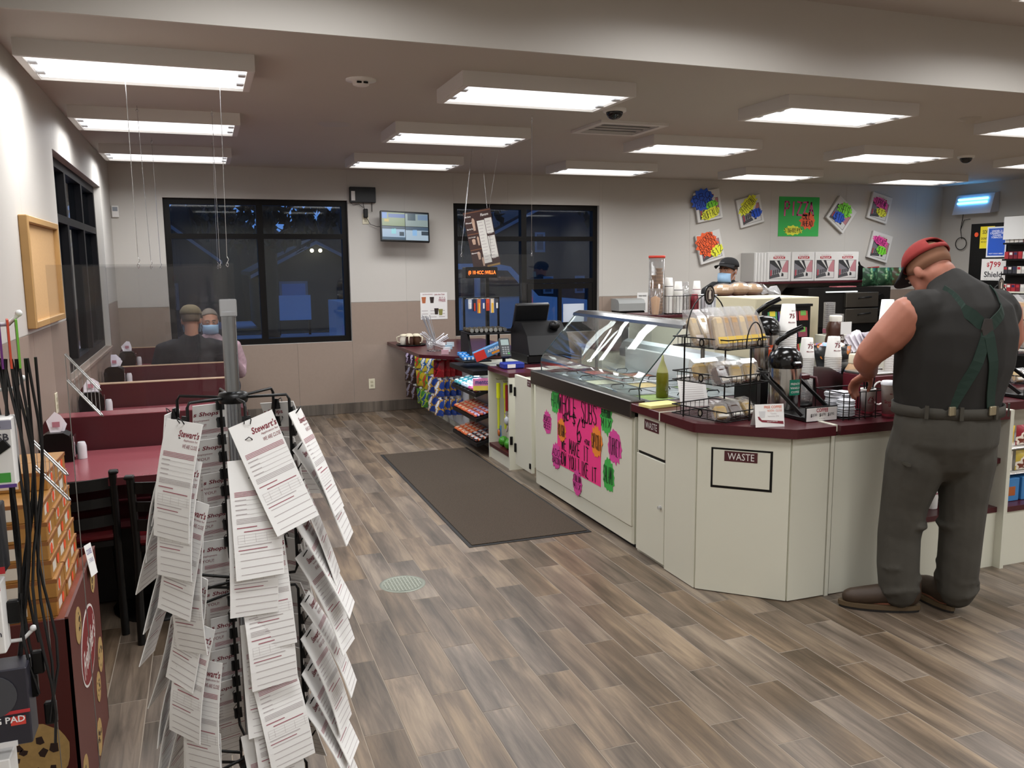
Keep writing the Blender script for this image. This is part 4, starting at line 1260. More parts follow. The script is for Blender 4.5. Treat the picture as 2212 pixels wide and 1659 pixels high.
# ================================================================ candy counter against the back wall
M_bmetal = mat('black_shelf', '#0c0b0c', .45, spec=.3)
M_led = mat('led_strip', '#ffffff', .4, emit='#f2f6ff', estr=9)
CT = .785
cc = thing('candy_counter', 'cream candy counter with maroon top against the back wall', 'counter', (2.5, 8.0, 0))
MB().prism([(2.335, 9.27), (2.335, 6.66), (3.0, 6.66), (3.0, 9.27)], 0.0, .745).build('body', M_cream, cc)
MB().prism([(1.91, 9.275), (1.91, 7.80), (1.93, 7.755), (2.185, 7.45), (2.21, 7.42), (3.02, 7.42), (3.02, 9.275)], .752, CT).build('worktop', M_maroon, cc)
MB().box(2.0, 2.02, 7.95, 9.2, .742, .752).build('light_strip', M_led, cc)
MB().box(2.325, 2.335, 7.47, 9.25, .06, .74).build('peg_panel', mat('peg_panel', '#d5d8da', .4), cc)
MB().box(2.30, 2.334, 7.45, 7.475, .0, .745).build('end_post', mat('aluminium', '#b5b6b4', .35, metal=.8), cc)
MB().box(2.29, 2.36, 7.42, 7.445, .0, .76).build('divider', M_cream, cc)
# candy bags on hooks
def pillow(w, h, t, nm, mats):
    n, k = 6, 7
    m = MB()
    V = []
    for side in (1, -1):
        for j in range(k):
            v = j / (k - 1)
            for i in range(n):
                u = i / (n - 1)
                e = (math.sin(math.pi * u) ** .6) * (math.sin(math.pi * min(1, max(0, (v - .03) / .94))) ** .5 if 0 < v < 1 else 0)
                V.append((side * t / 2 * e, (u - .5) * w * (1 - .04 * math.sin(math.pi * v)), -v * h))
    F = []
    for s_ in (0, 1):
        b = s_ * n * k
        for j in range(k - 1):
            for i in range(n - 1):
                q = (b + j * n + i, b + j * n + i + 1, b + (j + 1) * n + i + 1, b + (j + 1) * n + i)
                F.append(q if s_ == 0 else q[::-1])
    m.add(V, F, True)
    return m.mesh(nm, mats)
def bag_mat(c1, c2, c3):
    nm = 'bag_%s_%s' % (c1, c2)
    if nm in MATS: return MATS[nm]
    m = bpy.data.materials.new(nm); m.use_nodes = True
    nt = m.node_tree; b = nt.nodes['Principled BSDF']
    tc = nt.nodes.new('ShaderNodeTexCoord'); n = nt.nodes.new('ShaderNodeTexNoise'); n.inputs['Scale'].default_value = 16
    r = nt.nodes.new('ShaderNodeValToRGB'); r.color_ramp.interpolation = 'CONSTANT'
    e = r.color_ramp.elements; e[0].color = lin(c1); e[0].position = 0; e[1].color = lin(c2); e[1].position = .54; k = e.new(.64); k.color = lin(c3)
    nt.links.new(tc.outputs['Object'], n.inputs['Vector']); nt.links.new(n.outputs['Fac'], r.inputs[0]); nt.links.new(r.outputs[0], b.inputs['Base Color'])
    b.inputs['Roughness'].default_value = .28
    MATS[nm] = m
    return m
PAL = {'purple': bag_mat('#4b3550', '#2a1c22', '#c9bcd6'), 'brown': bag_mat('#2b1c18', '#4a3026', '#8d8a9a'), 'yellow': bag_mat('#d9b92a', '#5f9a34', '#c8402e'), 'blueyellow': bag_mat('#e2c93a', '#2f6fb5', '#e8e6d6'),
       'red': bag_mat('#8e1420', '#b0242c', '#5e0c14'), 'blue': bag_mat('#1d3f8e', '#b58a3a', '#dfe3ea'), 'green': bag_mat('#3f7f2e', '#a8c23a', '#2c4f86')}
WORD = {'purple': 'purple foil candy bag', 'brown': 'dark brown foil candy bag', 'yellow': 'yellow and green gummy bag', 'blueyellow': 'yellow and blue gummy bag', 'red': 'glossy red candy bag', 'blue': 'blue candy bag with gold print', 'green': 'green sour candy bag'}
bag_me = {k: pillow(.115, .165, .036, 'bag', v) for k, v in PAL.items()}
hdr_me = MB().box(-.0008, .0008, -.02, .02, -.012, .012).mesh('hang_tab', M_paper)
rn = random.Random(4)
GRID = [(9.02, ('purple', 'brown', 'brown')), (8.80, ('purple', 'brown', 'brown')), (8.55, ('yellow', 'yellow', 'green')), (8.30, ('blueyellow', 'yellow', 'green')), (8.06, ('blueyellow', 'blue', 'blue')), (7.78, ('red', 'blue', 'blue'))]
for y, cols in GRID:
    for r, c in enumerate(cols):
        z = (.735, .545, .355)[r]
        MB().tube([(2.33, y, z), (2.06, y, z + .006), (2.045, y, z + .018)], .003, 5).build('peg_hook', M_chrome, cc)
        for q in range(4):
            x = 2.275 - q * .058
            o = inst(bag_me[c], 'candy_bag', (x, y + rn.uniform(-.008, .008), z - .012), (0, rn.uniform(-.1, .1), .75 + rn.uniform(-.2, .2)), None, WORD[c] + ' hanging ' + ('in the top row', 'in the middle row', 'in the bottom row')[r] + ' under the candy counter', 'candy bag', 'candy bags hung under the counter')
            inst(hdr_me, 'hang_tab', (0, 0, .006), parent=o)
# sloping candy shelves
for zs, xd, nm in ((.545, .24, 'a'), (.33, .25, 'b'), (.115, .22, 'c')):
    t = None
    x0 = 2.335
    M = Matrix.Translation((x0, 0, zs)) @ Matrix.Rotation(math.radians(14), 4, 'Y') if False else Matrix.Translation((x0, 0, zs))
    mb = MB()
    mb.add([(2.34, 6.68, zs + .05), (2.34, 7.40, zs + .05), (2.12, 7.40, zs), (2.12, 6.68, zs), (2.34, 6.68, zs + .035), (2.34, 7.40, zs + .035), (2.12, 7.40, zs - .03), (2.12, 6.68, zs - .03)], [(0, 3, 2, 1), (4, 5, 6, 7), (3, 7, 6, 2), (0, 4, 7, 3), (1, 2, 6, 5)])
    mb.build('sloped_shelf', M_bmetal, cc)
MB().box(2.325, 2.336, 6.67, 6.95, .1, .74).build('back_panel', M_bmetal, cc)
MB().box(2.10, 2.34, 6.68, 7.4, .70, .74).build('light_canopy', M_bmetal, cc)
MB().box(2.12, 2.16, 6.70, 7.38, .692, .70).build('light_strip', M_led, cc)
def packs(rows, cols, z, c_list, word, group, size=(.055, .075, .028), lift=.0):
    for i in range(rows):
        for j in range(cols):
            u = (i + .5) / rows
            x = 2.325 - u * .20; y = 7.37 - (j + .5) * (.66 / cols)
            zz = z + .05 * (1 - u) * 1.0 + .003 + lift
            k = c_list[(j * len(c_list)) // cols]
            nm = 'pack_' + k[0]
            if nm not in PACKS:
                PACKS[nm] = MB().box(-size[0] / 2, size[0] / 2, -size[1] / 2, size[1] / 2, 0, size[2], bev=size[2] * .35).mesh('wrapper', bag_mat(*k[1]))
                PACKS[nm + '_l'] = MB().box(-size[0] * .3, size[0] * .3, -size[1] * .3, size[1] * .3, size[2], size[2] + .0008).mesh('label', mat('pl_' + k[0], k[1][2], .4))
            o = inst(PACKS[nm], 'candy_pack', (x, y, zz), (0, math.radians(-13), rn.uniform(-.12, .12)), None, k[2] + ' ' + word, 'candy pack', group)
            inst(PACKS[nm + '_l'], 'label', (0, 0, 0), parent=o)
PACKS = {}
packs(4, 6, .545, [('teal', ('#46a8b0', '#3a6fc0', '#dfeef0'), 'teal candy roll'), ('mint', ('#bcd6e8', '#e2d0e6', '#e8e8f0'), 'pale candy roll'), ('pink', ('#d65a9a', '#e8d24a', '#f0dce8'), 'pink candy roll')], 'on the upper sloped candy shelf', 'packs on the upper candy shelf', (.045, .09, .038))
packs(4, 7, .33, [('orange', ('#e0652c', '#c93f26', '#f0c8a0'), 'orange candy pack'), ('violet', ('#d8602e', '#5a2f96', '#e8d8f0'), 'orange and violet candy pack')], 'on the middle sloped candy shelf', 'packs on the middle candy shelf', (.05, .085, .022))
packs(4, 7, .115, [('orangelow', ('#dd6b2e', '#c2452a', '#e8c0a0'), 'orange candy pack'), ('choc', ('#2a1a18', '#d8602e', '#e6e2de'), 'dark candy pack with white print')], 'on the lowest sloped candy shelf', 'packs on the lowest candy shelf', (.05, .085, .024))
t = thing('candy_display_box', 'pink and yellow candy display box at the shelf end', 'box', (2.14, 6.74, .55))
Mb = Matrix.Translation((2.11, 6.725, .588)) @ Matrix.Rotation(math.radians(-18), 4, 'Z')
MB(Mb).box(0, .17, -.006, .02, -.02, .085, bev=.003).build('box', mat('mentos_pink', '#d884b0', .4), t)
MB(Mb).box(.002, .168, -.0068, -.006, -.018, .022).build('print', mat('mentos_yellow', '#e2cf55', .4), t)
MB(Mb).text('mentos', .034, FY(.085, -.0075, .052), w=.13, bold=True).build('lettering', mat('ink_navy', '#2a3a80', .6), t)

# things on the candy counter top
t = thing('creamer_tray', 'round black tray holding brown and cream handled jugs', 'tray', (2.06, 8.75, CT))
MB().lathe([(0, 0), (.15, 0), (.165, .012), (.16, .014), (.145, .006), (0, .006)], (2.06, 8.75, CT + .001), 26).build('tray', M_black, t)
for k, (dx, dy, c) in enumerate(((-.07, .03, '#e3dccb'), (-.03, -.06, '#4a3026'), (.055, -.05, '#4a2f1e'), (.07, .05, '#3e2a1c'), (0, .09, '#d9d0bc'))):
    j = thing('jug', None, None, (2.06 + dx, 8.75 + dy, CT + .007)); j.parent = t; j.location = (dx, dy, .007)
    b = MB().lathe([(.036, 0), (.042, .01), (.044, .06), (.038, .085), (.04, .092)], (2.06 + dx, 8.75 + dy, CT + .008), 16).build('jug', mat('jug_' + c, c, .3), t)
    MB().lathe([(.041, .092), (.042, .104), (.02, .112), (0, .112)], (2.06 + dx, 8.75 + dy, CT + .008), 16).build('jug_lid', mat('jug_cream', '#d9cfb5', .4), t)
    x, y = 2.06 + dx, 8.75 + dy
    a = math.atan2(dy - .03, dx) if k else 3.1
    ex, ey = math.cos(a), math.sin(a)
    MB().tube([(x + ex * .04, y + ey * .04, CT + .1), (x + ex * .075, y + ey * .075, CT + .09), (x + ex * .072, y + ey * .072, CT + .04), (x + ex * .042, y + ey * .042, CT + .03)], .0065, 6).build('jug_handle', mat('jug_cream', '#d9cfb5'), t)
    bpy.data.objects.remove(j)
t = thing('cutlery_holder', 'wire holder with bundles of straws and plastic cutlery on candy counter', 'holder', (2.13, 8.05, CT))
MB().tube([(2.07, 7.99, CT + .003), (2.19, 7.99, CT + .003), (2.19, 8.11, CT + .003), (2.07, 8.11, CT + .003)], .003, 5, closed=True).tube([(2.13, 8.05, CT + .003), (2.13, 8.05, CT + .2)], .004, 6).build('stand', M_chrome, t)
rn = random.Random(12)
for nm, c, base, d, n_, ln, rr in (('straw', '#b9b9bd', (2.12, 8.04, CT + .12), (-.35, -.1, 1), 16, .24, .0035), ('spoon', '#e6e6ea', (2.13, 8.05, CT + .09), (-.9, -.1, .75), 9, .15, .005), ('knife', '#e9e9ec', (2.13, 8.05, CT + .08), (.7, -.2, -.2), 8, .13, .005), ('fork', '#e4e4e8', (2.12, 8.06, CT + .07), (.85, .1, .5), 8, .16, .005)):
    d = Vector(d).normalized()
    for k in range(n_):
        o_ = Vector((rn.uniform(-.022, .022), rn.uniform(-.022, .022), rn.uniform(-.018, .018)))
        p = Vector(base) + o_
        e = (d + o_ * 3).normalized()
        MB().tube([p - e * .03, p + e * ln * .75, p + e * ln], [rr * .7, rr * .7, rr * 1.5], 5).build(nm, mat('cut_' + c, c, .25), t)
MB().lathe([(.03, 0), (.036, .1), (.034, .1), (.028, .004)], (2.07, 8.0, CT + .03), 14).build('clear_cup', clear_mat('clear_cup', '#f2f2f2', gloss=.1, haze=.12), t)
t = thing('card_holder', 'clear stepped holder of small cards on the candy counter', 'card holder', (2.17, 7.70, CT))
for k in range(4):
    MB(Matrix.Translation((2.13 + .03 * k, 7.66 + .04 * k, CT + .002 + .02 * k)) @ Matrix.Rotation(math.radians(-15), 4, 'Z')).box(-.035, .035, 0, .012, 0, .045, bev=.001).build('card_stack', mat(('card_rose', 'card_pale', 'card_sky', 'card_mist')[k], ('#c9a3ac', '#dcdde0', '#a9c6d6', '#c8d8e0')[k], .6), t)
t = thing('offer_poster', 'white offer poster with cup pictures on the back wall', 'poster', (2.46, YB, 1.0))
MB().box(2.305, 2.62, YB - .009, YB - .0065, 1.02, 1.325).build('sheet', M_paper, t)
m = MB(); m.text('Join the Club', .022, FY(2.53, YB - .0095, 1.30), w=.12, bold=True)
m.text('FREE', .03, FY(2.56, YB - .0095, 1.235), w=.08, bold=True); m.text('BUY 6', .02, FY(2.56, YB - .0095, 1.265), w=.07)
m.text('EXTRA BONUS', .012, FY(2.39, YB - .0095, 1.305)); m.build('lettering', M_printred, t)
for x, z, c in ((2.345, 1.24, '#b5673e'), (2.44, 1.24, '#2a1b17'), (2.49, 1.11, '#2a1b17'), (2.54, 1.10, '#8c8a4a')):
    MB().prism([(x - .018, z - .035), (x + .018, z - .035), (x + .026, z + .035), (x - .026, z + .035)], YB - .0100, YB - .0092, 'xz').build('cup_picture', mat('pic_' + c, c, .6), t)
for k in range(9): MB().box(2.32 + (k % 3) * .1, 2.39 + (k % 3) * .1, YB - .0098, YB - .0092, 1.045 + (k // 3) * .035, 1.052 + (k // 3) * .035).build('text_line', M_print, t)

# ---------------------------------------------------------------- lane unit with toys
ln = thing('toy_niche', 'cream open niche with hanging toys and a maroon shelf', 'cabinet', (2.5, 6.4, 0))
LX0, LX1, LY0, LY1 = 2.22, 3.0, 6.13, 6.65
MB().box(LX0, LX1, LY0, LY0 + .02, .0, .745).build('side_panel', M_cream, ln)
MB().box(LX0, LX1, LY1 - .02, LY1, .0, .745).build('side_panel', M_cream, ln)
MB().box(LX0 + .16, LX0 + .18, LY0 + .02, LY1 - .02, .0, .745).build('back_panel', M_cream, ln)
MB().box(LX0, LX1, LY0 - .004, LY1 + .004, .745, .78, bev=.003).build('worktop', M_maroon, ln)
MB().box(LX0 - .002, LX0 + .16, LY0 + .02, LY1 - .02, .105, .13).build('shelf', M_maroon, ln)
MB().box(LX0 + .012, LX0 + .16, LY0 + .02, LY1 - .02, 0.0, .105).build('plinth', M_cream, ln)
for z in (.24, .66): MB().cyl((LX0 + .012, LY0 - .012, z - .03), (LX0 + .012, LY0 - .012, z + .035), .012, n=10).build('hinge', M_black, ln)
for y, z in ((6.5, .68), (6.32, .68), (6.3, .42)): MB().tube([(LX0 + .16, y, z), (LX0 + .03, y, z + .005), (LX0 + .02, y, z + .015)], .003, 5).build('peg_hook', M_chrome, ln)
def toy(name, label, parts):
    t = thing(name, label, 'toy', parts[0][0])
    for c, nm, f in [(p[1], p[2], p[3]) for p in parts]: f().build(nm, mat('toy_' + c, c, .3), t)
for k, y in enumerate((6.5, 6.47)):
    x = LX0 + .04 + .05 * k
    toy('bubble_wand', 'yellow bubble wand with a bright yellow cap' + (' in front' if k == 0 else ' behind another wand'), [((x, y, .26), '#d9e021', 'cap', lambda: MB().cyl((x, y, .53), (x, y, .655), .017, n=12)), ((x, y, .3), '#c8cf3a', 'tube', lambda: MB().cyl((x, y, .27), (x, y, .53), .011, n=12))])
toy('jump_rope', 'red and white toy hanging in the niche', [((LX0 + .05, 6.32, .3), '#8e1f28', 'handle', lambda: MB().cyl((LX0 + .05, 6.32, .45), (LX0 + .05, 6.32, .66), .014, n=10)), ((LX0, 6.3, .3), '#c8b8bc', 'rope', lambda: MB().tube([(LX0 + .05, 6.32 + .02 * math.sin(i), .45 - .025 * i) for i in range(8)], .009, 6))])
toy('silver_yoyo', 'silver round toy hanging on a peg', [((LX0 + .04, 6.3, .36), '#b8bcc2', 'disc', lambda: MB().ball((LX0 + .04, 6.3, .37), (.02, .035, .035), 14, 8)), ((0, 0, 0), '#777777', 'cord', lambda: MB().tube([(LX0 + .04, 6.3, .4), (LX0 + .04, 6.3, .43)], .002, 4))])
toy('toy_pinwheel', 'blue and orange toy on a card hanging in the niche', [((LX0 + .05, 6.5, .22), '#4f86b8', 'card', lambda: MB().box(LX0 + .045, LX0 + .05, 6.46, 6.53, .2, .3)), ((0, 0, 0), '#b5652f', 'toy', lambda: MB().ball((LX0 + .038, 6.495, .235), (.01, .022, .03), 10, 8))])
for k, (y, x) in enumerate(((6.44, LX0 + .06), (6.36, LX0 + .09), (6.3, LX0 + .06))):
    t = thing('green_ball', 'green ball resting on the maroon niche shelf', 'ball', (x, y, .13), 'green balls in the niche')
    MB().ball((x, y, .173), .043, 18, 12).build('ball', mat('ball_green', '#3f8a24', .25), t)
    MB().lathe([(.0435, -.002), (.0438, 0), (.0435, .002)], (x, y, .173), 20).build('seam', mat('ball_dark', '#2c6418', .4), t)
# half door
hd = thing('half_door', 'cream swing half door between niche and sandwich case', 'door', (2.24, 5.86, 0))
MB().box(2.215, 2.24, 5.64, 5.985, .085, .79, bev=.002).build('panel', M_cream, hd)
for z in (.22, .66):
    MB().box(2.20, 2.2148, 5.955, 5.975, z - .035, z + .035, bev=.003).build('hinge', M_black, hd)
tgp = MB().box(2.2135, 2.2148, 5.645, 5.715, .735, .785).build('notice', mat('plate_maroon', '#4a1d22', .5), hd)
m = MB(); m.text('EMPLOYEES', .012, FX(2.2134, 5.68, .77), w=.062); m.text('ONLY', .012, FX(2.2134, 5.68, .75), w=.04); m.build('lettering', M_white, tgp)
MB().box(2.205, 2.2148, 5.65, 5.67, .12, .16, bev=.002).build('latch', M_black, hd)

# ================================================================ sandwich case
cs = thing('sandwich_case', 'cream sandwich prep case with steel rail, pans and curved glass', 'prep case', (2.6, 4.85, 0))
CY0, CY1 = 4.10, 5.60
MB().box(2.235, 3.0, CY0, CY1, .03, .82).build('body', M_cream, cs)
MB().box(2.225, 2.235, CY0 + .015, CY1 - .02, .135, .78).build('front_panel', M_cream, cs)
MB().box(2.232, 2.236, CY0 + .015, CY1 - .02, .03, .125).build('kick_panel', M_cream, cs)
MB().box(2.26, 2.98, CY0 + .01, CY1 - .01, 0, .03).build('base', M_black, cs)
MB().box(2.205, 2.30, CY0, CY1 + .03, .765, .865, bev=.006).build('steel_rail', mat('brushed_steel', '#6f6c68', .3, metal=1), cs)
MB().box(2.30, 3.02, CY0, CY1 + .03, .80, .838).build('steel_top', M_steel, cs)
M_food = [mat('food_' + c, c, .7, var=.25, vscale=40) for c in ('#8aa05a', '#c9b37a', '#b8755a', '#d8d2b8', '#9c4a3a', '#6f8a48')]
for i in range(3):
    for j in range(6):
        x0 = 2.36 + i * .2; y0 = CY0 + .06 + j * .235
        p = MB(); p.box(x0, x0 + .19, y0, y0 + .012, .838, .846); p.box(x0, x0 + .19, y0 + .21, y0 + .222, .838, .846); p.box(x0, x0 + .012, y0 + .012, y0 + .21, .838, .846); p.box(x0 + .178, x0 + .19, y0 + .012, y0 + .21, .838, .846)
        o = p.build('pan', mat('pan_steel', '#c2c6c6', .2, metal=1), cs)
        if (i + j) % 3 == 0: MB().box(x0 + .012, x0 + .178, y0 + .012, y0 + .21, .838, .842, bev=.001).build('filling', M_food[(i * 5 + j) % 6], o)
        else:
            MB().box(x0 + .008, x0 + .182, y0 + .008, y0 + .214, .843, .8475, bev=.002).build('lid', mat('lid_clear_grey', '#b9c2c4', .15, metal=.4), o)
            MB().tube([(x0 + .05, y0 + .111, .848), (x0 + .06, y0 + .111, .862), (x0 + .13, y0 + .111, .862), (x0 + .14, y0 + .111, .848)], .004, 5).build('lid_handle', M_black, o)
MB().box(2.98, 3.02, CY0, CY1 + .03, .838, 1.00).build('rear_wall', mat('white_board', '#dfe3e3', .4), cs)
prof = [(2.275, .865), (2.270, .92), (2.276, .955), (2.296, .99), (2.33, 1.025), (2.39, 1.09), (2.47, 1.18), (2.545, 1.265), (2.57, 1.278)]
gv = MB(); V = []
for (x, z) in prof:
    for y in (CY0 + .02, CY1 - .02): V.append((x, y, z))
gv.add(V, [(2 * i, 2 * i + 1, 2 * i + 3, 2 * i + 2) for i in range(len(prof) - 1)], True)
gl = gv.build('glass_guard', clear_mat('guard_glass', '#f0f5f3', gloss=.03, haze=.01), cs)
md = gl.modifiers.new('t', 'SOLIDIFY'); md.thickness = .006
for y in (CY0 + .02, CY1 - .02): MB().tube([(x, y, z) for x, z in prof], .004, 6).build('glass_edge', mat('glass_edge', '#2b3a38', .1), cs)
MB().prism([(2.53, 1.255), (2.60, 1.262), (2.72, 1.262), (2.72, 1.285), (2.58, 1.292), (2.535, 1.275)], CY0 + .0, CY1 - .0, 'xz').build('top_bar', mat('top_steel', '#b4b6b6', .2, metal=1), cs)
for y in (CY0 + .05, CY1 - .05): MB().cyl((2.70, y, .838), (2.70, y, 1.262), .012, n=10).build('post', M_steel, cs)
MB(rotm('X', 0)).prism([(3.02, .98), (3.05, 1.03), (3.09, 1.05), (3.13, 1.03), (3.15, .97), (3.12, .92), (3.02, .92)], CY0 + .1, CY1 + .2, 'xz').build('rear_hood', mat('hood_steel', '#8e9698', .25, metal=1), cs)
t = thing('mustard_bottle', 'cloudy squeeze bottle of yellow green dressing in case', 'bottle', (2.50, 4.30, .842))
MB().lathe([(.0, 0), (.036, 0), (.036, .13), (.033, .145)], (2.50, 4.26, .847), 18).build('bottle', mat('dressing', '#7d7a1e', .3), t)
MB().lathe([(.034, .145), (.03, .16), (.009, .215), (.005, .245), (0, .245)], (2.50, 4.26, .847), 16).build('spout', mat('spout_pale', '#b9b676', .3), t)
# lettering and paper stars on the front
FXC = 2.2245
sg = thing('sale_poster', 'bright pink hand lettered poster for whole subs on case front', 'poster', (FXC, 4.84, .27))
MB().box(FXC - .0012, FXC, 4.505, 5.175, .268, .80).build('sheet', mat('neon_pink', '#f03a86', .6), sg)
m = MB(); fx = lambda y, z: FX(FXC - .0012, y, z)
m.pen('WHOLE SUBS', .13, fx(4.855, .70), w=.58, t=.009)
m.pen('ONLY', .05, fx(5.02, .62) @ Matrix.Rotation(.35, 4, 'Z'), w=.12, t=.008)
m.pen('$', .075, fx(4.90, .625), w=.05, t=.008); m.pen('6', .15, fx(4.82, .56), w=.07, t=.011); m.pen('99', .04, fx(4.755, .625), w=.055, t=.007); m.pen('-', .03, fx(4.755, .597), w=.05, t=.006)
m.pen('+TAX', .028, fx(4.70, .51), w=.07, t=.006)
m.pen('WE MAKE IT', .09, fx(4.89, .43), w=.42, t=.008); m.pen('HOW YOU LIKE IT', .09, fx(4.85, .325), w=.57, t=.008)
m.build('lettering', M_ink, sg, kind='stuff')
def burst(y, z, w, h, colr, lines, label, n=14, px=FXC, tilt=0, front=False):
    rnd = random.Random(int(y * 100))
    t = thing('paper_star', label, 'paper star', (px, y, z))
    off = .0026 if front else .0008
    Mx = FX(px - off, y, z) @ Matrix.Rotation(math.radians(tilt), 4, 'Z')
    MB(Mx).prism(star(n, .43, .5, w * .98, h * .98, rnd), 0, .0008).build('star', mat('neon_' + colr, colr, .6), t)
    m = MB(Mx)
    k = len(lines)
    for i, s in enumerate(lines): m.pen(s, h * .46 / k, Matrix.Translation((0, (k / 2 - i - .5) * h * .56 / k, .001)), w=w * .74, t=.0042)
    m.build('lettering', M_ink, t, kind='stuff')
G, O_, P_ = '#3fae4a', '#f08a30', '#d8489a'
burst(5.21, .70, .17, .20, G, ['HAM'], 'green paper star reading HAM beside the pink poster')
burst(5.352, .525, .16, .18, P_, ['ROAST', 'BEEF'], 'magenta paper star reading ROAST BEEF')
burst(5.10, .515, .15, .17, O_, ['BOLOGNA'], 'orange paper star reading BOLOGNA on the pink poster', front=True)
burst(5.19, .315, .17, .2, P_, ['ADD', 'BACON'], 'magenta paper star reading ADD BACON', front=True)
burst(4.845, .215, .15, .18, P_, ['ITALIAN', 'MIX'], 'magenta paper star reading ITALIAN MIX below the poster', front=True)
burst(4.435, .71, .17, .22, G, ['PEPPERONI', 'MIX'], 'green paper star reading PEPPERONI MIX')
burst(4.565, .54, .17, .2, O_, ['CAPICOLA'], 'orange paper star reading CAPICOLA over the poster edge', front=True)
burst(4.324, .555, .19, .22, P_, ['TURKEY'], 'magenta paper star reading TURKEY')
burst(4.40, .37, .17, .22, G, ['SALAMI'], 'green paper star reading SALAMI')

# ================================================================ waste cabinets and coffee bar
WT0, WT1 = .808, .853
wc = thing('waste_cabinet', 'cream waste cabinet with flap beside the sandwich case', 'cabinet', (2.5, 3.9, 0))
MB().box(2.25, 2.61, 3.765, 4.085, .0, .80).build('body', M_cream, wc)
MB().box(2.232, 2.25, 3.772, 4.06, .595, .80, bev=.002).build('flap', M_cream, wc)
MB().box(2.2315, 2.25, 3.765, 4.068, .02, .578, bev=.002).build('door', M_cream, wc)
MB().box(2.24, 2.25, 3.77, 4.06, .578, .595).build('gap', M_black, wc)
MB().cyl((2.2315, 3.80, .33), (2.215, 3.80, .33), .012, .009, n=12).build('knob', clear_mat('clear_knob', '#eeeeee', gloss=.2, haze=.3), wc)
MB().box(2.205, 2.615, 3.78, 4.095, WT0, WT1, bev=.003).build('worktop', M_maroon, wc)
pl = MB().box(2.2305, 2.232, 3.83, 3.985, .725, .782).build('plate', mat('plate_maroon', '#4a1d22'), wc)
MB().text('WASTE', .036, FX(2.2304, 3.9075, .7535), w=.125).build('lettering', M_white, pl)
cb = thing('coffee_bar', 'cream corner coffee bar with maroon worktop and angled waste front', 'counter', (2.9, 3.6, 0))
base = [(2.236, 3.755), (2.236, 3.464), (2.554, 3.163), (2.785, 3.158), (2.785, 4.3), (3.0, 4.3), (3.0, 3.755)]
MB().prism([(2.246, 3.755), (2.246, 3.47), (2.56, 3.172), (3.33, 3.168), (3.33, 4.09), (2.62, 4.09), (2.62, 3.755)], .0, .80).build('body', M_cream, cb)
def slab(p, q, z0, z1, t_, nm, m_, par, inset=.002):
    p = Vector(p); q = Vector(q); d = (q - p).normalized(); n = Vector((d.y, -d.x))
    p = p + d * inset; q = q - d * inset
    return MB().prism([tuple(p), tuple(q), tuple(q - n * t_), tuple(p - n * t_)], z0, z1).build(nm, m_, par)
slab((2.232, 3.76), (2.232, 3.468), .005, .80, .014, 'panel', M_cream, cb)
slab((2.234, 3.462), (2.552, 3.161), .005, .80, .012, 'panel', M_cream, cb)
slab((2.556, 3.158), (2.772, 3.156), .005, .80, .012, 'panel', M_cream, cb)
slab((2.800, 3.156), (3.335, 3.152), .005, .80, .012, 'panel', M_cream, cb)
slab((2.774, 3.153), (2.798, 3.153), .0, WT1 + .002, .02, 'trim_strip', M_cream, cb)
MB().box(2.774, 2.798, 3.14, 4.09, WT1 - .03, WT1 + .0025).build('seam_strip', M_cream, cb)
MB().box(2.2, 2.61, 3.768, 3.778, WT0, WT1 + .002).build('seam_strip', M_cream, cb)
MB().prism([(2.200, 3.766), (2.200, 3.452), (2.206, 3.44), (2.535, 3.128), (2.55, 3.12), (2.772, 3.118), (2.772, 4.09), (2.62, 4.09), (2.62, 3.766)], WT0, WT1).build('worktop', M_maroon, cb)
MB().prism([(2.800, 3.118), (3.88, 3.11), (3.88, 4.3), (3.06, 4.3), (3.06, 4.09), (2.800, 4.09)], WT0, WT1).build('worktop', M_maroon, cb)
# angled waste flap
A, B = Vector((2.234, 3.462)), Vector((2.552, 3.161))
dd = (B - A).normalized(); nn = Vector((dd.y, -dd.x))
L = (B - A).length
def chamf(u, z, off=0): 
    p = A + dd * (u * L) + nn * off
    return (p.x, p.y, z)
Mch = frame(chamf(0, 0, .0002), (dd.x, dd.y, 0), (0, 0, 1))
u0, u1, z0, z1 = .155 * L, .815 * L, .535, .735
for q in ((u0, u1, z1 - .009, z1), (u0, u1, z0, z0 + .011), (u0, u0 + .009, z0 + .011, z1 - .009), (u1 - .011, u1, z0 + .011, z1 - .009)):
    MB(Mch).box(q[0], q[1], q[2], q[3], -.004, .0008).build('gasket', M_black, cb)
MB(Mch).box(u0 + .01, u1 - .012, z0 + .012, z1 - .01, -.004, .003, bev=.001).build('flap', M_cream, cb)
pw = MB(Mch).box(.30 * L, .655 * L, .672, .722, .003, .0042).build('plate', mat('plate_maroon', '#4a1d22'), cb)
MB(Mch).text('WASTE', .034, Matrix.Translation((.4775 * L, .697, .0045)), w=.125, z=0).build('lettering', M_white, pw)
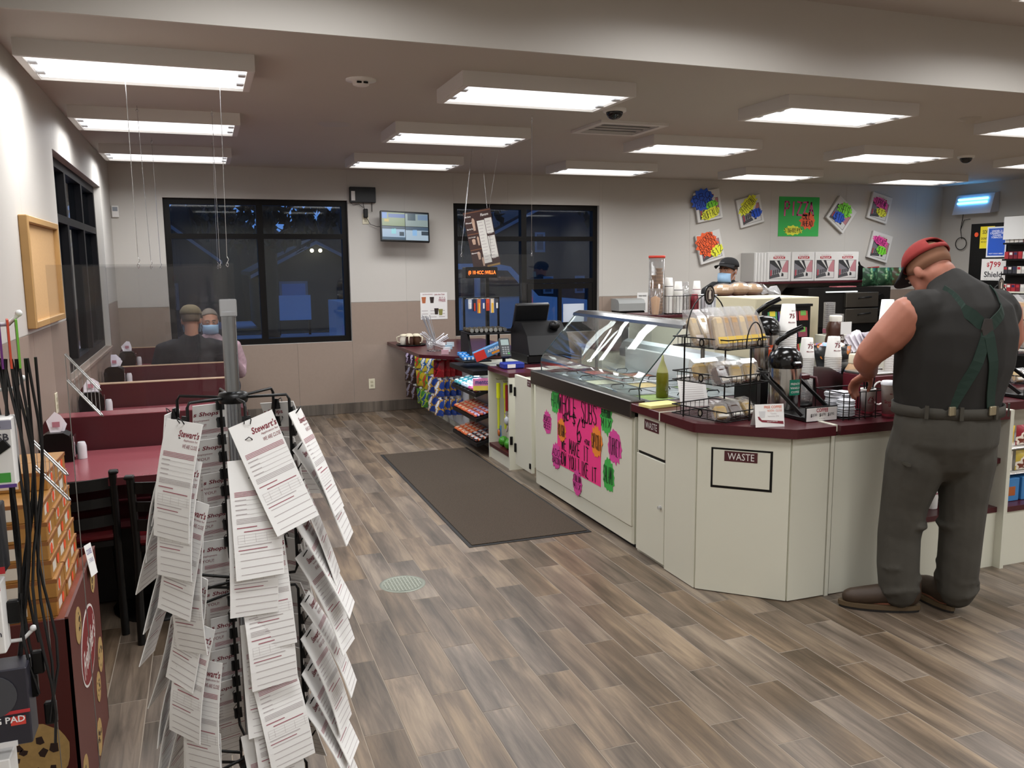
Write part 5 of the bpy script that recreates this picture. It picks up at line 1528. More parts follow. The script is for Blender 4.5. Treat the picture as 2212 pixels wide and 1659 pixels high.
# open cup shelves right of the panel
sh = thing('cup_shelf', 'cream open shelf unit with maroon shelves at the bar end', 'shelf unit', (3.62, 3.5, 0))
MB().box(3.34, 3.36, 3.155, 3.75, .0, .80).build('side', M_cream, sh)
MB().box(3.885, 3.91, 3.11, 3.75, .0, WT1 + .002).build('side', M_cream, sh)
MB().box(3.36, 3.885, 3.155, 3.175, .0, .30).build('kick_panel', M_cream, sh)
MB().box(3.36, 3.885, 3.55, 3.57, .0, .80).build('back', M_cream, sh)
for z in (.30, .565): MB().box(3.36, 3.885, 3.15, 3.55, z - .0, z + .028).build('shelf', M_maroon, sh)
s2 = thing('snack_shelf', 'cream snack shelf unit next to the cup shelves', 'shelf unit', (4.5, 3.5, 0))
MB().box(3.915, 5.4, 3.14, 3.16, .0, .30).build('kick_panel', M_cream, s2)
MB().box(3.915, 5.4, 3.55, 3.57, .0, .80).build('back', mat('pegboard', '#c9c2ae', .6), s2)
for z in (.30,): MB().box(3.915, 5.4, 3.13, 3.55, z, z + .028).build('shelf', M_maroon, s2)
MB().box(3.915, 5.4, 3.3, 4.3, WT0, WT1).build('worktop', M_maroon, s2)
for z in (.48, .62):
    MB().tube([(3.95, 3.5, z), (3.95, 3.2, z), (5.3, 3.2, z), (5.3, 3.5, z)], .004, 5).build('wire_front', M_chrome, s2)
    MB().box(3.95, 5.3, 3.2, 3.52, z - .004, z).build('wire_shelf', M_white, s2)
def tumbler(x, y, z, h, r, body, lid, label, handle=False, group=None):
    t = thing('tumbler', label, 'tumbler', (x, y, z), group)
    MB().lathe([(0, 0), (r * .82, 0), (r * .85, .004), (r * .9, h * .5), (r, h * .86)], (x, y, z), 20).build('cup', body, t)
    MB().lathe([(r * 1.04, h * .85), (r * 1.04, h * .92), (r * .9, h * .95), (r * .85, h), (0, h)], (x, y, z), 20).build('lid', lid, t)
    MB().lathe([(r * .93, h * .45), (r * .94, h * .47), (r * .95, h * .49)], (x, y, z), 20).build('band', M_printred, t)
    return t
Mtum = mat('tumbler_clear', '#9a9aa2', .15); Mlid = mat('lid_maroon', '#6e1d28', .3); Mst = mat('tumbler_steel', '#a49a92', .25, metal=1)
tumbler(3.80, 3.24, .5935, .205, .048, Mtum, Mlid, 'smoky plastic tumbler with maroon lid on the middle shelf')
tumbler(3.66, 3.3, .5935, .19, .045, M_white, Mlid, 'white tumbler with maroon lid on the middle shelf')
tumbler(3.80, 3.23, .3285, .19, .045, Mst, Mlid, 'steel tumbler with maroon rim on the lowest shelf')
tumbler(3.665, 3.23, .3285, .17, .036, M_white, Mlid, 'white tumbler with domed maroon lid on the lowest shelf')
tumbler(3.73, 3.34, .3285, .18, .044, Mst, Mlid, 'steel tumbler standing behind the others on the lowest shelf')
tumbler(3.55, 3.27, .3285, .18, .04, M_white, Mlid, 'white tumbler hidden behind the trousers')
for k, (x, z, c, w) in enumerate(((4.02, .622, '#d9b93a', 'yellow'), (4.16, .622, '#8c1f2c', 'maroon'), (4.30, .622, '#d8c9b0', 'beige'), (4.02, .482, '#e6e0d2', 'white'), (4.17, .482, '#c9b04a', 'ochre'))):
    inst(pillow(.13, .11, .05, 'snack_bag', bag_mat(c, '#efe6d8', '#7a3a2a')), 'snack_bag', (x, 3.24, z + .115), (0, 0, math.pi / 2), None, 'small %s snack bag on the %s wire shelf' % (w, 'upper' if z > .6 else 'lower'), 'snack bag', 'snack bags on the wire shelves')
for k, x in enumerate((4.02, 4.2, 4.38)):
    t = thing('snack_box', 'blue snack box with orange print on the lowest shelf', 'box', (x, 3.25, .328), 'blue snack boxes')
    MB().box(x - .08, x + .08, 3.2, 3.3, .3285, .455, bev=.003).build('box', mat('box_blue', '#3f7fb8', .4, var=.15), t)
    MB().box(x - .03, x + .05, 3.1985, 3.2, .36, .41).build('print', mat('print_orange', '#a85a2a', .5), t)
# ================================================================ floor mat and drain
M_mat = mat('brown_carpet', '#4c4033', .95, var=.6, vscale=120, bump=1, bscale=300)
fm = thing('floor_mat', 'long brown carpet mat with black rubber edge before the counter', 'mat', (1.76, 5.77, 0))
ax0, ax1, ay0, ay1 = 1.365, 2.15, 4.475, 7.07
MB().box(ax0, ax1, ay0, ay1, .0005, .004, bev=.0015).build('rubber_edge', mat('rubber', '#161412', .7), fm)
MB().box(ax0 + .022, ax1 - .022, ay0 + .022, ay1 - .022, .004, .009, bev=.002).build('carpet', M_mat, fm)
dr = thing('floor_drain', 'round metal floor drain cover with a fine grid', 'drain', (.88, 4.07, 0))
MB().lathe([(0, .0006), (.098, .0006), (.104, .0022), (.115, .0022), (.118, .0004)], (.88, 4.07, .0004), 36).build('rim', mat('drain_metal', '#7f8478', .45, metal=.4), dr)
for k in range(-5, 6):
    w = math.sqrt(max(0, .098 ** 2 - (k * .0175) ** 2))
    MB().box(.88 - w, .88 + w, 4.07 + k * .0175 - .003, 4.07 + k * .0175 + .003, .001, .0026).build('bar', mat('drain_metal2', '#93978a', .45, metal=.4), dr)
    MB().box(.88 + k * .0175 - .003, .88 + k * .0175 + .003, 4.07 - w, 4.07 + w, .001, .0027).build('bar', mat('drain_metal2', '#b2b6a6'), dr)
# ================================================================ goods on the coffee bar
Z = WT1
M_cup = mat('paper_cup', '#e9e7e2', .5)
M_logo = mat('cup_logo', '#7e1f2e', .6)
def cup_logo(m, x, y, z, r, h, txt, face=-95):
    """curved print on a cup side"""
    a0 = math.radians(face)
    vs, fs, tw, th = text2d(txt, True)
    k = h / th
    V = []
    for px, py in vs:
        a = a0 + (px - tw / 2) * k / r
        V.append((x + (r + .0008) * math.cos(a), y + (r + .0008) * math.sin(a), z + py * k))
    m.add(V, fs)
def cup_stack(x, y, n, label, r=.042, h=.115, step=.0095, top_print='75', z=Z, tilt=0):
    """upside down stack of paper cups"""
    t = thing('cup_stack', label, 'cup stack', (x, y, z))
    for k in range(n):
        zz = z + .0005 + k * step
        last = k == n - 1
        pr = [(r, 0), (r * 1.045, .003), (r, .0065)] + ([(r * .72, h), (r * .68, h + .001), (0, h - .002)] if last else [(r * .985, step + .004)])
        MB().lathe(pr, (x, y, zz), 18).build('cup', M_cup, t)
    zz = z + n * step
    m = MB(); cup_logo(m, x, y, zz + h * .42, r * .86, .026, top_print, -97); cup_logo(m, x, y, zz + h * .25, r * .93, .008, 'Macchiato', -97); m.build('print', M_logo, t)
    m = MB(); cup_logo(m, x, y, zz + h * .66, r * .8, .010, 'W W', -80); m.build('print', M_print, t)
    return t
cup_stack(3.245, 3.70, 27, 'tall upturned white cup stack beside the lid rack', .044)
cup_stack(3.14, 3.79, 26, 'upturned white cup stack behind the wire lid rack', .042)
cup_stack(3.06, 3.86, 38, 'tallest upturned cup stack behind the coffee flask', .05, .15, .0105, '75')
cup_stack(3.95, 4.05, 34, 'tall upturned cup stack behind the creamer bottles', .05, .19, .0105, 'Enjoy')
def flask(x, y, z0, s, colr, lines, label, stand=True):
    t = thing('coffee_flask', label, 'coffee flask', (x, y, z0))
    r = .082 * s
    MB().lathe([(r * .97, 0), (r, .01), (r, .21 * s), (r * .98, .215 * s)], (x, y, z0), 28).build('body', mat('flask_steel', '#b5b2ad', .18, metal=1), t)
    m = MB(); m.lathe([(r * 1.03, .21 * s), (r * 1.06, .225 * s), (r * 1.05, .255 * s), (r * .92, .285 * s), (r * .62, .31 * s), (r * .2, .32 * s), (0, .32 * s)], (x, y, z0), 28)
    m.build('lid', mat('gloss_black', '#0b0b0c', .18), t)
    MB().box(x - .03, x + .02, y - r * 1.35, y - r * .6, z0 + .225 * s, z0 + .25 * s, bev=.008).build('spout', mat('gloss_black', '#0b0b0c'), t)
    MB().tube([(x - .05 * s, y + .03, z0 + .29 * s), (x - .045 * s, y + .01, z0 + .345 * s), (x + .0, y - .02, z0 + .385 * s), (x + .055 * s, y - .06, z0 + .42 * s)], [.012, .014, .015, .013], 8).build('lever', mat('gloss_black', '#0b0b0c'), t)
    MB().cyl((x - .048 * s, y + .015, z0 + .30 * s), (x - .048 * s, y + .015, z0 + .335 * s), .011, n=10).build('lever_pin', M_chrome, t)
    m = MB(); n = 10; V = []
    for i in range(n + 1):
        a = math.radians(-110 + 46 * i / n)
        for zz in (.075 * s, .155 * s): V.append((x + (r + .0012) * math.cos(a), y + (r + .0012) * math.sin(a), z0 + zz))
    m.add(V, [(2 * i, 2 * i + 2, 2 * i + 3, 2 * i + 1) for i in range(n)], True)
    lab = m.build('label', mat('flask_' + colr, colr, .5), t)
    m = MB()
    for i, s_ in enumerate(lines): cup_logo(m, x, y, z0 + (.128 - .021 * i) * s, r + .001, .011 * s, s_, -87)
    m.build('lettering', M_white, lab)
    if stand:
        st = thing('flask_stand', 'black flask stand with a front tray, holding the %s flask' % lines[0].lower(), 'stand', (x, y, z0))
        w = r + .012
        MB().box(x - w, x + w, y - .28, y + w, z0 - .022, z0 - .002, bev=.003).build('tray', M_blackmetal, st)
        for k in (-1, 1):
            MB().prism([(y + w - .03, z0 - .0), (y + w, z0 - .0), (y + w, z0 + .2 * s), (y + w - .03, z0 + .2 * s)], x + k * w - .004, x + k * w + .004, 'yz').build('upright', M_blackmetal, st)
            MB().prism([(y - .27, z0 + .012), (y - .25, z0 + .0), (y + w, z0 + .185 * s), (y + w, z0 + .205 * s)], x + k * w - .004, x + k * w + .004, 'yz').build('brace', M_blackmetal, st)
        MB().box(x - w, x + w, y - .286, y - .28, z0 - .024, z0 + .05).build('front_lip', M_blackmetal, st)
        c = MB().box(x - w + .004, x + w - .004, y - .2885, y - .286, z0 - .02, z0 + .044).build('price_card', M_paper, st)
        m = MB(); m.text('COFFEE', .02, FY(x, y - .2887, z0 + .033), w=.07, bold=True); m.build('lettering', M_red, c)
        m = MB()
        for i, p in enumerate(('$1', '$1', '$1')):
            cx = x + (-.052, 0, .05)[i]
            m.text(p, .018, FY(cx - .008, y - .2887, z0 + .008), bold=True); m.text(('30', '70', '95')[i], .013, FY(cx + .013, y - .2887, z0 + .011))
        m.text('the aroma you love', .004, FY(x, y - .2887, z0 - .010)); m.build('prices', M_ink, c)
    return t
flask(2.795, 3.535, Z + .024, 1.0, '#0f7a5e', ['FRENCH', 'VANILLA', 'COFFEE'], 'steel coffee flask with a green french vanilla label')
flask(2.915, 3.87, Z + .175, .95, '#c2491f', ['PUMPKIN', 'SPICE', 'COFFEE'], 'steel coffee flask with an orange pumpkin spice label', stand=False)
t = thing('flask_riser', 'black riser box under the orange label flask', 'riser', (2.915, 3.87, Z))
MB().box(2.80, 3.03, 3.77, 3.98, Z + .001, Z + .16, bev=.004).build('box', M_blackmetal, t)
MB().box(2.79, 3.04, 3.76, 3.99, Z + .16, Z + .174, bev=.003).build('top', M_blackmetal, t)
flask(4.35, 3.62, Z + .024, 1.0, '#7a2b2b', ['HOUSE', 'BLEND', 'COFFEE'], 'steel coffee flask further along the bar behind the man')
# coffee pot between
t = thing('coffee_pot', 'glass coffee pot with maroon handle behind the flask stand', 'coffee pot', (2.975, 3.62, Z))
MB().lathe([(0, .02), (.06, .02), (.07, .05), (.068, .1), (.045, .14), (.042, .155)], (2.985, 3.66, Z), 20).build('glass', clear_mat('pot_glass', '#cfcfcf', gloss=.1, haze=.12), t)
MB().lathe([(0, 0), (.075, 0), (.075, .02), (0, .02)], (2.985, 3.66, Z + .001), 20).build('base', M_black, t)
MB().box(2.955, 3.015, 3.60, 3.70, Z + .15, Z + .18, bev=.006).build('lid', M_maroon, t)
MB().tube([(3.0, 3.62, Z + .165), (3.04, 3.59, Z + .16), (3.05, 3.585, Z + .1), (3.045, 3.59, Z + .06)], .009, 6).build('handle', M_maroon, t)
# tent card
t = thing('tent_card', 'white tent card reading FREE COFFEE at the worktop edge', 'sign', (2.47, 3.22, Z))
Mt = Matrix.Translation((2.475, 3.222, Z + .001)) @ Matrix.Rotation(math.radians(-12), 4, 'Z') @ Matrix.Rotation(math.radians(-10), 4, 'X')
MB(Mt).box(-.072, .072, 0, .0012, 0, .108).build('front', M_paper, t)
Mt2 = Matrix.Translation((2.475, 3.222, Z + .001)) @ Matrix.Rotation(math.radians(-12), 4, 'Z')
MB(Mt2).add([(-.072, .021, .106), (.072, .021, .106), (.072, .06, 0), (-.072, .06, 0)], [(0, 1, 2, 3)]).build('back', M_paper, t)
Ms = Mt @ frame((0, -.0002, 0), (1, 0, 0), (0, 0, 1))
m = MB(Ms); m.text('FREE COFFEE', .013, Matrix.Translation((.018, .094, 0)), w=.088, bold=True, z=.0004); m.text('NOON - CLOSE', .010, Matrix.Translation((.026, .077, 0)), w=.072, z=.0004); m.build('lettering', mat('ink_coral', '#d8683a', .6), t)
m = MB(Ms); m.text('Tuesday,', .008, Matrix.Translation((.02, .062, 0)), z=.0004); m.text('September 29th', .008, Matrix.Translation((.018, .050, 0)), z=.0004); m.build('lettering', M_print, t)
bb = MB(Ms).add([(-.06, .05, .0004), (-.052, .05, .0004), (-.04, .034, .0004), (.066, .026, .0004), (.068, .012, .0004), (-.04, .024, .0004), (-.055, .036, .0004)], [(0, 1, 2, 6), (2, 3, 4, 5), (2, 5, 6)]).build('ribbon', M_logo, t)
MB(Ms).text('National Coffee Day', .006, Matrix.Translation((.012, .025, 0)), z=.0008, bold=True).build('lettering', M_white, bb)
MB(Ms).prism([(-.05, .045), (-.025, .045), (-.02, .075), (-.053, .075)], 0.0003, .0005).build('cup_picture', mat('pale_grey', '#cfcfcf', .6), t)
# order pad, note sheet
t = thing('order_pad', 'yellow order pad lying on the waste cabinet', 'pad', (2.3, 3.92, Z))
Mp = Matrix.Translation((2.30, 3.945, Z + .001)) @ Matrix.Rotation(math.radians(8), 4, 'Z')
MB(Mp).box(-.10, .10, -.055, .055, 0, .016, bev=.001).build('pages', mat('yellow_paper', '#e2d98a', .7), t)
for k in range(5): MB(Mp).box(-.08, .05 + .006 * k, -.035 + .016 * k, -.034 + .016 * k, .016, .0162).build('writing', M_print, t)
t = thing('list_sheet', 'white printed list leaning behind the bakery rack', 'sheet', (2.42, 3.9, Z))
Ml_ = Matrix.Translation((2.47, 3.86, Z + .001)) @ Matrix.Rotation(math.radians(-10), 4, 'Z') @ Matrix.Rotation(math.radians(-24), 4, 'X')
MB(Ml_).box(-.08, .08, 0, .001, 0, .18).build('sheet', M_paper, t)
for k in range(12): MB(Ml_).box(-.065, .06, -.0006, 0, .02 + .0125 * k, .0215 + .0125 * k).build('text_line', M_print, t)
# ---------------------------------------------------------------- bakery rack
N0 = Vector((2.315, 3.345))
ang = math.radians(14)
ru = Vector((math.cos(ang), math.sin(ang))); rv = Vector((-math.sin(ang), math.cos(ang)))
RW, RD = .30, .36
def R(a, b, z): 
    p = N0 + ru * a + rv * b
    return (p.x, p.y, z)
br = thing('bakery_rack', 'black wire bakery rack of three tiers on the bar corner', 'rack', (2.45, 3.5, Z))
TZ = [Z + .012, Z + .185, Z + .36]
for k, z in enumerate(TZ):
    for zz in (z, z + .045):
        MB().tube([R(0, 0, zz), R(RW, 0, zz), R(RW, RD, zz), R(0, RD, zz)], .0034, 6, closed=True).build('rim_wire', M_blackmetal, br)
    for i in range(1, 9):
        MB().tube([R(RW * i / 9, 0, z + .045), R(RW * i / 9, 0, z), R(RW * i / 9, RD, z), R(RW * i / 9, RD, z + .045)], .0018, 5).build('wire', M_blackmetal, br)
    for i in range(1, 6):
        MB().tube([R(0, RD * i / 6, z + .045), R(0, RD * i / 6, z)], .0018, 5).build('wire', M_blackmetal, br)
    for a, b, face in ((0, RD * .45, -rv), (RW * .72, 0, ru)):
        p = R(a, b, z + .025)
        Mf = frame(p, (face.x, face.y, 0), (0, 0, 1)) @ Matrix.Translation((0, 0, .004))
        e = MB(Mf).prism([(.016 * math.cos(i * .45), .021 * math.sin(i * .45)) for i in range(14)], 0, .002).build('medallion', M_blackmetal, br)
        MB(Mf).prism([(.009 * math.cos(i * .45), .013 * math.sin(i * .45)) for i in range(14)], .002, .0026).build('emblem', mat('emblem_brass', '#8d8577', .4), e)
for b in (RD * .78,):
    for a in (0, RW):
        MB().tube([R(a, b, Z + .002), R(a, b, TZ[2] + .05)], .0045, 6).build('upright', M_blackmetal, br)
MB().tube([R(RW * .55, 0, Z + .002), R(RW * .55, 0, TZ[2])], .0045, 6).build('upright', M_blackmetal, br)
zt = TZ[2] + .045
MB().tube([R(RW * .0 + RW * (.5 - .5 * math.cos(math.pi * i / 14)), RD * .75, zt + .21 * math.sin(math.pi * i / 14)) for i in range(15)], .0034, 6).build('arch', M_blackmetal, br)
MB().tube([R(RW * (.62 - .20 * math.cos(math.pi * i / 12)), -.002, zt - .045 + .125 * math.sin(math.pi * i / 12)) for i in range(13)], .0034, 6).build('arch', M_blackmetal, br)
Mf = frame(R(RW * .5, RD * .73, zt + .205), (ru.x, ru.y, 0), (0, 0, 1))
e = MB(Mf).prism([(.036 * math.cos(i * .2618), .05 * math.sin(i * .2618)) for i in range(24)], -.002, .003).build('crest', M_blackmetal, br)
MB(Mf).prism([(.027 * math.cos(i * .2618), .039 * math.sin(i * .2618)) for i in range(24)], .003, .0036).build('crest_ring', mat('emblem_brass', '#8d8577'), e)
MB(Mf).prism([(.024 * math.cos(i * .2618), .035 * math.sin(i * .2618)) for i in range(24)], .0036, .004).build('crest_field', mat('crest_brown', '#2c1e1a', .5), e)
MB(Mf).prism([(-.008, -.02), (.01, -.02), (.006, .0), (.009, .018), (-.002, .024), (-.008, .008)], .004, .0045).build('crest_figure', mat('emblem_pale', '#c9c0b2', .5), e)
MB(Mf).text('BAKERY', .007, Matrix.Translation((0, .028, .0046)), z=0).build('lettering', mat('emblem_pale', '#c9c0b2'), e)
rn = random.Random(31)
M_bread = mat('seeded_bread', '#b08f68', .8, var=.3, vscale=60)
M_bread2 = mat('white_bread', '#cbb48e', .8, var=.2, vscale=50)
wrap_me = {}
def baked(name, label, a, b, z, lean, turn, size, m_, group, tag_col='#c9a63a', round_=False):
    t = thing(name, label, 'bakery item', R(a, b, z), group)
    key = (name, m_.name, size)
    if key not in wrap_me:
        w, d, h = size
        if round_: core = MB().ball((0, 0, h * .47), (w * .45, d * .45, h * .47), 14, 9)
        else:
            core = MB().box(-w * .44, w * .44, -d * .44, d * .44, .004, h * .84, bev=min(w, d) * .26)
        film = MB().add([(-w / 2, -d / 2, 0), (w / 2, -d / 2, 0), (w / 2, d / 2, 0), (-w / 2, d / 2, 0), (-w * .5, -d * .42, h * .85), (w * .5, -d * .42, h * .85), (w * .5, d * .42, h * .85), (-w * .5, d * .42, h * .85), (-w * .52, 0.004, h * 1.12), (w * .52, .004, h * 1.12)],
                        [(0, 1, 5, 4), (1, 2, 6, 5), (2, 3, 7, 6), (3, 0, 4, 7), (4, 5, 9, 8), (6, 7, 8, 9), (5, 6, 9), (7, 4, 8), (3, 2, 1, 0)])
        lab = MB().box(-w * .38, w * .38, -d * .52, -d * .51, h * .08, h * .26)
        wrap_me[key] = (core.mesh('bread', m_), film.mesh('wrapper', M_film), lab.mesh('label', mat('bl_' + tag_col, tag_col, .5)))
    c, f, l = wrap_me[key]
    rot = (math.radians(lean), 0, ang + math.radians(turn))
    for me, nm in ((c, 'bread'), (f, 'wrapper'), (l, 'label')): inst(me, nm, (0, 0, 0), rot, t)
    return t
for k in range(11):
    a = .015 + k * .028
    baked('wrapped_roll', 'long wrapped sandwich roll standing on the top tier of the bakery rack', a, .05 + .05 * (k % 2), TZ[2] + .004, -26, rn.uniform(-14, 14) - 8, (.06, .05, .19), M_bread if k % 3 else M_bread2, 'wrapped rolls on the top tier', '#d2b04a' if k < 3 else '#dcd2cc')
for k in range(4):
    baked('wrapped_roll', 'long wrapped sandwich roll lying across the back of the top tier', .04 + k * .07, .22, TZ[2] + .004, -30, rn.uniform(-10, 10), (.06, .05, .18), M_bread2, 'wrapped rolls at the back of the top tier', '#dcd2cc')
M_cake = mat('yellow_cake', '#c9a860', .8, var=.15, vscale=50); M_choc = mat('chocolate_cake', '#4a2c1c', .7, var=.2, vscale=40)
for k in range(6):
    baked('wrapped_cake', 'wrapped %s on the middle tier of the bakery rack' % ('chocolate cake slice' if k in (0, 1) else 'golden cake slice'), .03 + k * .05, .06 + .03 * (k % 2), TZ[1] + .004, -24, rn.uniform(-25, 10), (.075, .055, .10), M_choc if k in (0, 1) else M_cake, 'wrapped cakes on the middle tier', '#cfc9bd')
for k in range(3):
    baked('wrapped_cake', 'wrapped golden cake slice at the back of the middle tier', .06 + k * .09, .22, TZ[1] + .004, -20, rn.uniform(-20, 20), (.085, .06, .10), M_cake, 'wrapped cakes on the middle tier', '#cfc9bd')
for k in range(6):
    baked('wrapped_bar', 'wrapped %s on the bottom tier of the bakery rack' % ('brownie' if k in (1, 2, 3) else 'golden cookie bar'), .03 + k * .05, .05 + .05 * (k % 2), TZ[0] + .004, -35, rn.uniform(-25, 10), (.075, .045, .085), M_choc if k in (1, 2, 3) else M_cake, 'wrapped bars on the bottom tier', '#d5d0c6')
# a second rack further along the bar, past the customer
BR2 = Vector((2.42, .36, 0))
dup(br, label='black wire bakery rack further along the bar past the customer', loc=br.location + BR2)
rn = random.Random(77)
for ob in [o for o in COL.objects if o.parent is None and o.name.split('.')[0] in ('wrapped_roll', 'wrapped_cake', 'wrapped_bar')]:
    if rn.random() < .55:
        kind = ob.name.split('.')[0]
        dup(ob, label={'wrapped_roll': 'wrapped sandwich roll', 'wrapped_cake': 'wrapped cake slice', 'wrapped_bar': 'wrapped bar'}[kind] + ' in the bakery rack past the customer', group='bakery items in the further rack', loc=ob.location + BR2)
# ---------------------------------------------------------------- lid rack, straws, take-away cups
lr = thing('lid_rack', 'black wire rack holding white cup lids and a stirrer cup', 'rack', (3.02, 3.33, Z))
lx0, lx1, ly0, ly1 = 2.90, 3.17, 3.22, 3.42
for z in (Z + .008, Z + .135): MB().tube([(lx0, ly0, z), (lx1, ly0 + .01, z), (lx1, ly1, z), (lx0, ly1, z)], .003, 6, closed=True).build('rim_wire', M_blackmetal, lr)
for (x, y) in ((lx0, ly0), (lx0 + .035, ly0), (lx0 + .10, ly0), (lx0 + .135, ly0), (lx0 + .2, ly0), (lx1, ly0 + .01), (lx1, ly1), (lx0, ly1), (lx0, ly0 + .1), (lx1, ly0 + .1)):
    MB().tube([(x, y, Z), (x, y, Z + .135)], .0026, 5).build('wire', M_blackmetal, lr)
for x in (lx0 + .05, lx0 + .1, lx0 + .15, lx0 + .2): MB().tube([(x, ly0, Z + .008), (x, ly1, Z + .008)], .002, 5).build('floor_wire', M_blackmetal, lr)
M_lidw = mat('white_lid', '#dfe1e6', .4)
lid_me = MB().lathe([(0, .008), (.034, .008), (.036, .004), (.042, .003), (.043, 0)], (0, 0, 0), 18).mesh('plastic_cover', M_lidw)
rn = random.Random(2)
for c, (x, y, n_) in enumerate(((2.965, 3.275, 11), (2.96, 3.36, 15), (3.035, 3.36, 14))):
    for k in range(n_): inst(lid_me, 'plastic_cover', (x + rn.uniform(-.004, .004), y + rn.uniform(-.004, .004), Z + .013 + k * .0075), (rn.uniform(-.06, .06), rn.uniform(-.06, .06), 0), None, 'white cup lid stacked in the wire lid rack', 'lid', 'white lids in the wire rack')
def paper_cup(x, y, z, r, h, label, txt, logo2=None, flip=False, lid=False):
    t = thing('paper_cup', label, 'cup', (x, y, z))
    MB().lathe([(0, .004), (r * .72, .004), (r * .74, 0), (r, h), (r * 1.04, h + .002), (r * 1.02, h + .006), (r * .97, h), (r * .72, .008), (0, .008)], (x, y, z), 24).build('cup', M_cup, t)
    m = MB()
    for i, (s_, hh, v) in enumerate(txt): cup_logo(m, x, y, z + h * v, r * (.74 + .26 * v) + .001, hh, s_, -108)
    m.build('print', M_logo, t)
    MB().lathe([(r * .755 + .0008, h * .06), (r * .775 + .0008, h * .12)], (x, y, z), 24).build('band', M_logo, t)
    if lid: MB().lathe([(r * 1.06, h), (r * 1.06, h + .008), (r * .96, h + .012), (r * .92, h + .018), (0, h + .016)], (x, y, z), 24).build('lid', M_lidw, t)
    return t
st = paper_cup(3.09, 3.265, Z + .012, .036, .125, 'paper cup marked 75 full of black stirrers in the rack', [('75', .026, .55), ('YEARS', .008, .47)])
rn = random.Random(9)
for k in range(34):
    a, q = rn.uniform(0, 6.28), rn.uniform(0, .024)
    MB().tube([(3.09 + q * math.cos(a) * .6, 3.265 + q * math.sin(a) * .6, Z + .05), (3.09 + q * math.cos(a) * 1.5, 3.265 + q * math.sin(a) * 1.5, Z + .012 + .19 + rn.uniform(-.008, .008))], .0032, 5).build('stirrer', M_black, st)
paper_cup(3.165, 3.20, Z + .001, .042, .165, 'white lidded coffee cup with maroon wave by the bar edge', [("Stewart's", .017, .45), ('Shops', .017, .33), ('BEST OF', .007, .72)], lid=True)
paper_cup(3.24, 3.23, Z + .001, .036, .12, 'white cup half hidden by the customer', [('75', .02, .5)])
bx = thing('cocoa_dispenser', 'maroon dispenser box with a white swirl logo', 'dispenser', (3.2, 3.42, Z))
MB().box(3.19, 3.36, 3.36, 3.56, Z + .001, Z + .185, bev=.004).build('box', mat('dispenser_maroon', '#5c1622', .35), bx)
MB().tube([(3.20 + .05 + .045 * math.cos(a / 8 * math.pi + 1.2), 3.3585, Z + .095 + .06 * math.sin(a / 8 * math.pi + 1.2)) for a in range(11)], .005, 5).build('swirl', M_white, bx)
MB().box(3.19, 3.36, 3.37, 3.55, Z + .185, Z + .198, bev=.003).build('lid', M_steel, bx)
sd = thing('steel_divider', 'slanted stainless divider behind the lid rack', 'divider', (3.1, 3.5, Z))
MB().prism([(3.45, Z + .001), (3.80, Z + .001), (3.80, Z + .20), (3.62, Z + .23), (3.45, Z + .16)], 3.305, 3.309, 'yz').build('side', M_steel, sd)
MB().prism([(3.03, Z + .001), (3.30, Z + .001), (3.30, Z + .13), (3.13, Z + .21), (3.03, Z + .22)], 3.596, 3.60, 'xz').build('front', M_steel, sd)
# bucket, creamers, napkins
bk = thing('candy_bucket', 'dark bucket with spotted lining full of candy packets', 'bucket', (3.40, 3.86, Z))
MB().box(3.24, 3.62, 3.72, 3.99, Z + .001, Z + .17, bev=.004).build('plinth', M_steel, bk)
MB().lathe([(.075, .171), (.1, .285), (.105, .29), (.097, .285), (.07, .18), (0, .18)], (3.36, 3.85, Z), 26).build('bucket', mat('bucket_dark', '#26262a', .5), bk)
MB().lathe([(.098, .225), (.107, .30), (.109, .30), (.10, .225)], (3.36, 3.85, Z), 26).build('lining', bag_mat('#131313', '#c8742a', '#7a6ab0'), bk)
rn = random.Random(3)
for k in range(12):
    c = ('#8fb6d6', '#e6e2de', '#d8c23a', '#e0b8c4')[k % 4]
    a, q = rn.uniform(0, 6.28), rn.uniform(.01, .07)
    Mq = Matrix.Translation((3.36 + q * math.cos(a), 3.85 + q * math.sin(a), Z + .28 + rn.uniform(0, .02))) @ Euler((rn.uniform(-.5, .5), rn.uniform(-.5, .5), rn.uniform(0, 6))).to_matrix().to_4x4()
    MB(Mq).box(-.03, .03, -.022, .022, 0, .008, bev=.003).build('packet', mat('packet_' + c, c, .4), bk)
def bottle(x, y, z, prof, cols, label, txt=None):
    t = thing('creamer_bottle', label, 'bottle', (x, y, z))
    for nm, pr, c in zip(('bottle', 'sleeve', 'cap'), prof, cols): MB().lathe(pr, (x, y, z), 20).build(nm, mat('btl_' + c, c, .35), t)
    if txt:
        m = MB(); cup_logo(m, x, y, z + txt[2], txt[3], txt[1], txt[0], -100); m.build('lettering', mat('btl_white', '#e8e4dc', .5), t)
bottle(3.62, 4.12, Z, [[(0, .0), (.055, .0), (.058, .01), (.058, .30), (.05, .33), (.056, .36), (.045, .40), (.032, .415)], [(.0585, .2), (.0585, .26)], [(.036, .41), (.038, .44), (.035, .446), (0, .446)]], ['#4a2a1e', '#5a3626', '#e6e2d8'], 'brown creamer bottle with white cap', ('cream', .026, .30, .059))
MB().box(3.60, 3.68, 4.05, 4.052, Z + .335, Z + .41).build('creamer_sign', M_paper, None, 'white tag with an oval mark before the brown bottle', 'tag')
bottle(3.30, 3.60, Z, [[(0, 0), (.05, 0), (.05, .15), (.045, .19), (.026, .225)], [(.0505, .14), (.047, .185), (.044, .19)], [(.03, .225), (.028, .27), (.024, .275), (0, .275)]], ['#d3ad85', '#2a4a9a', '#e8dcc0'], 'beige vanilla creamer bottle with cream cap and blue collar', None)
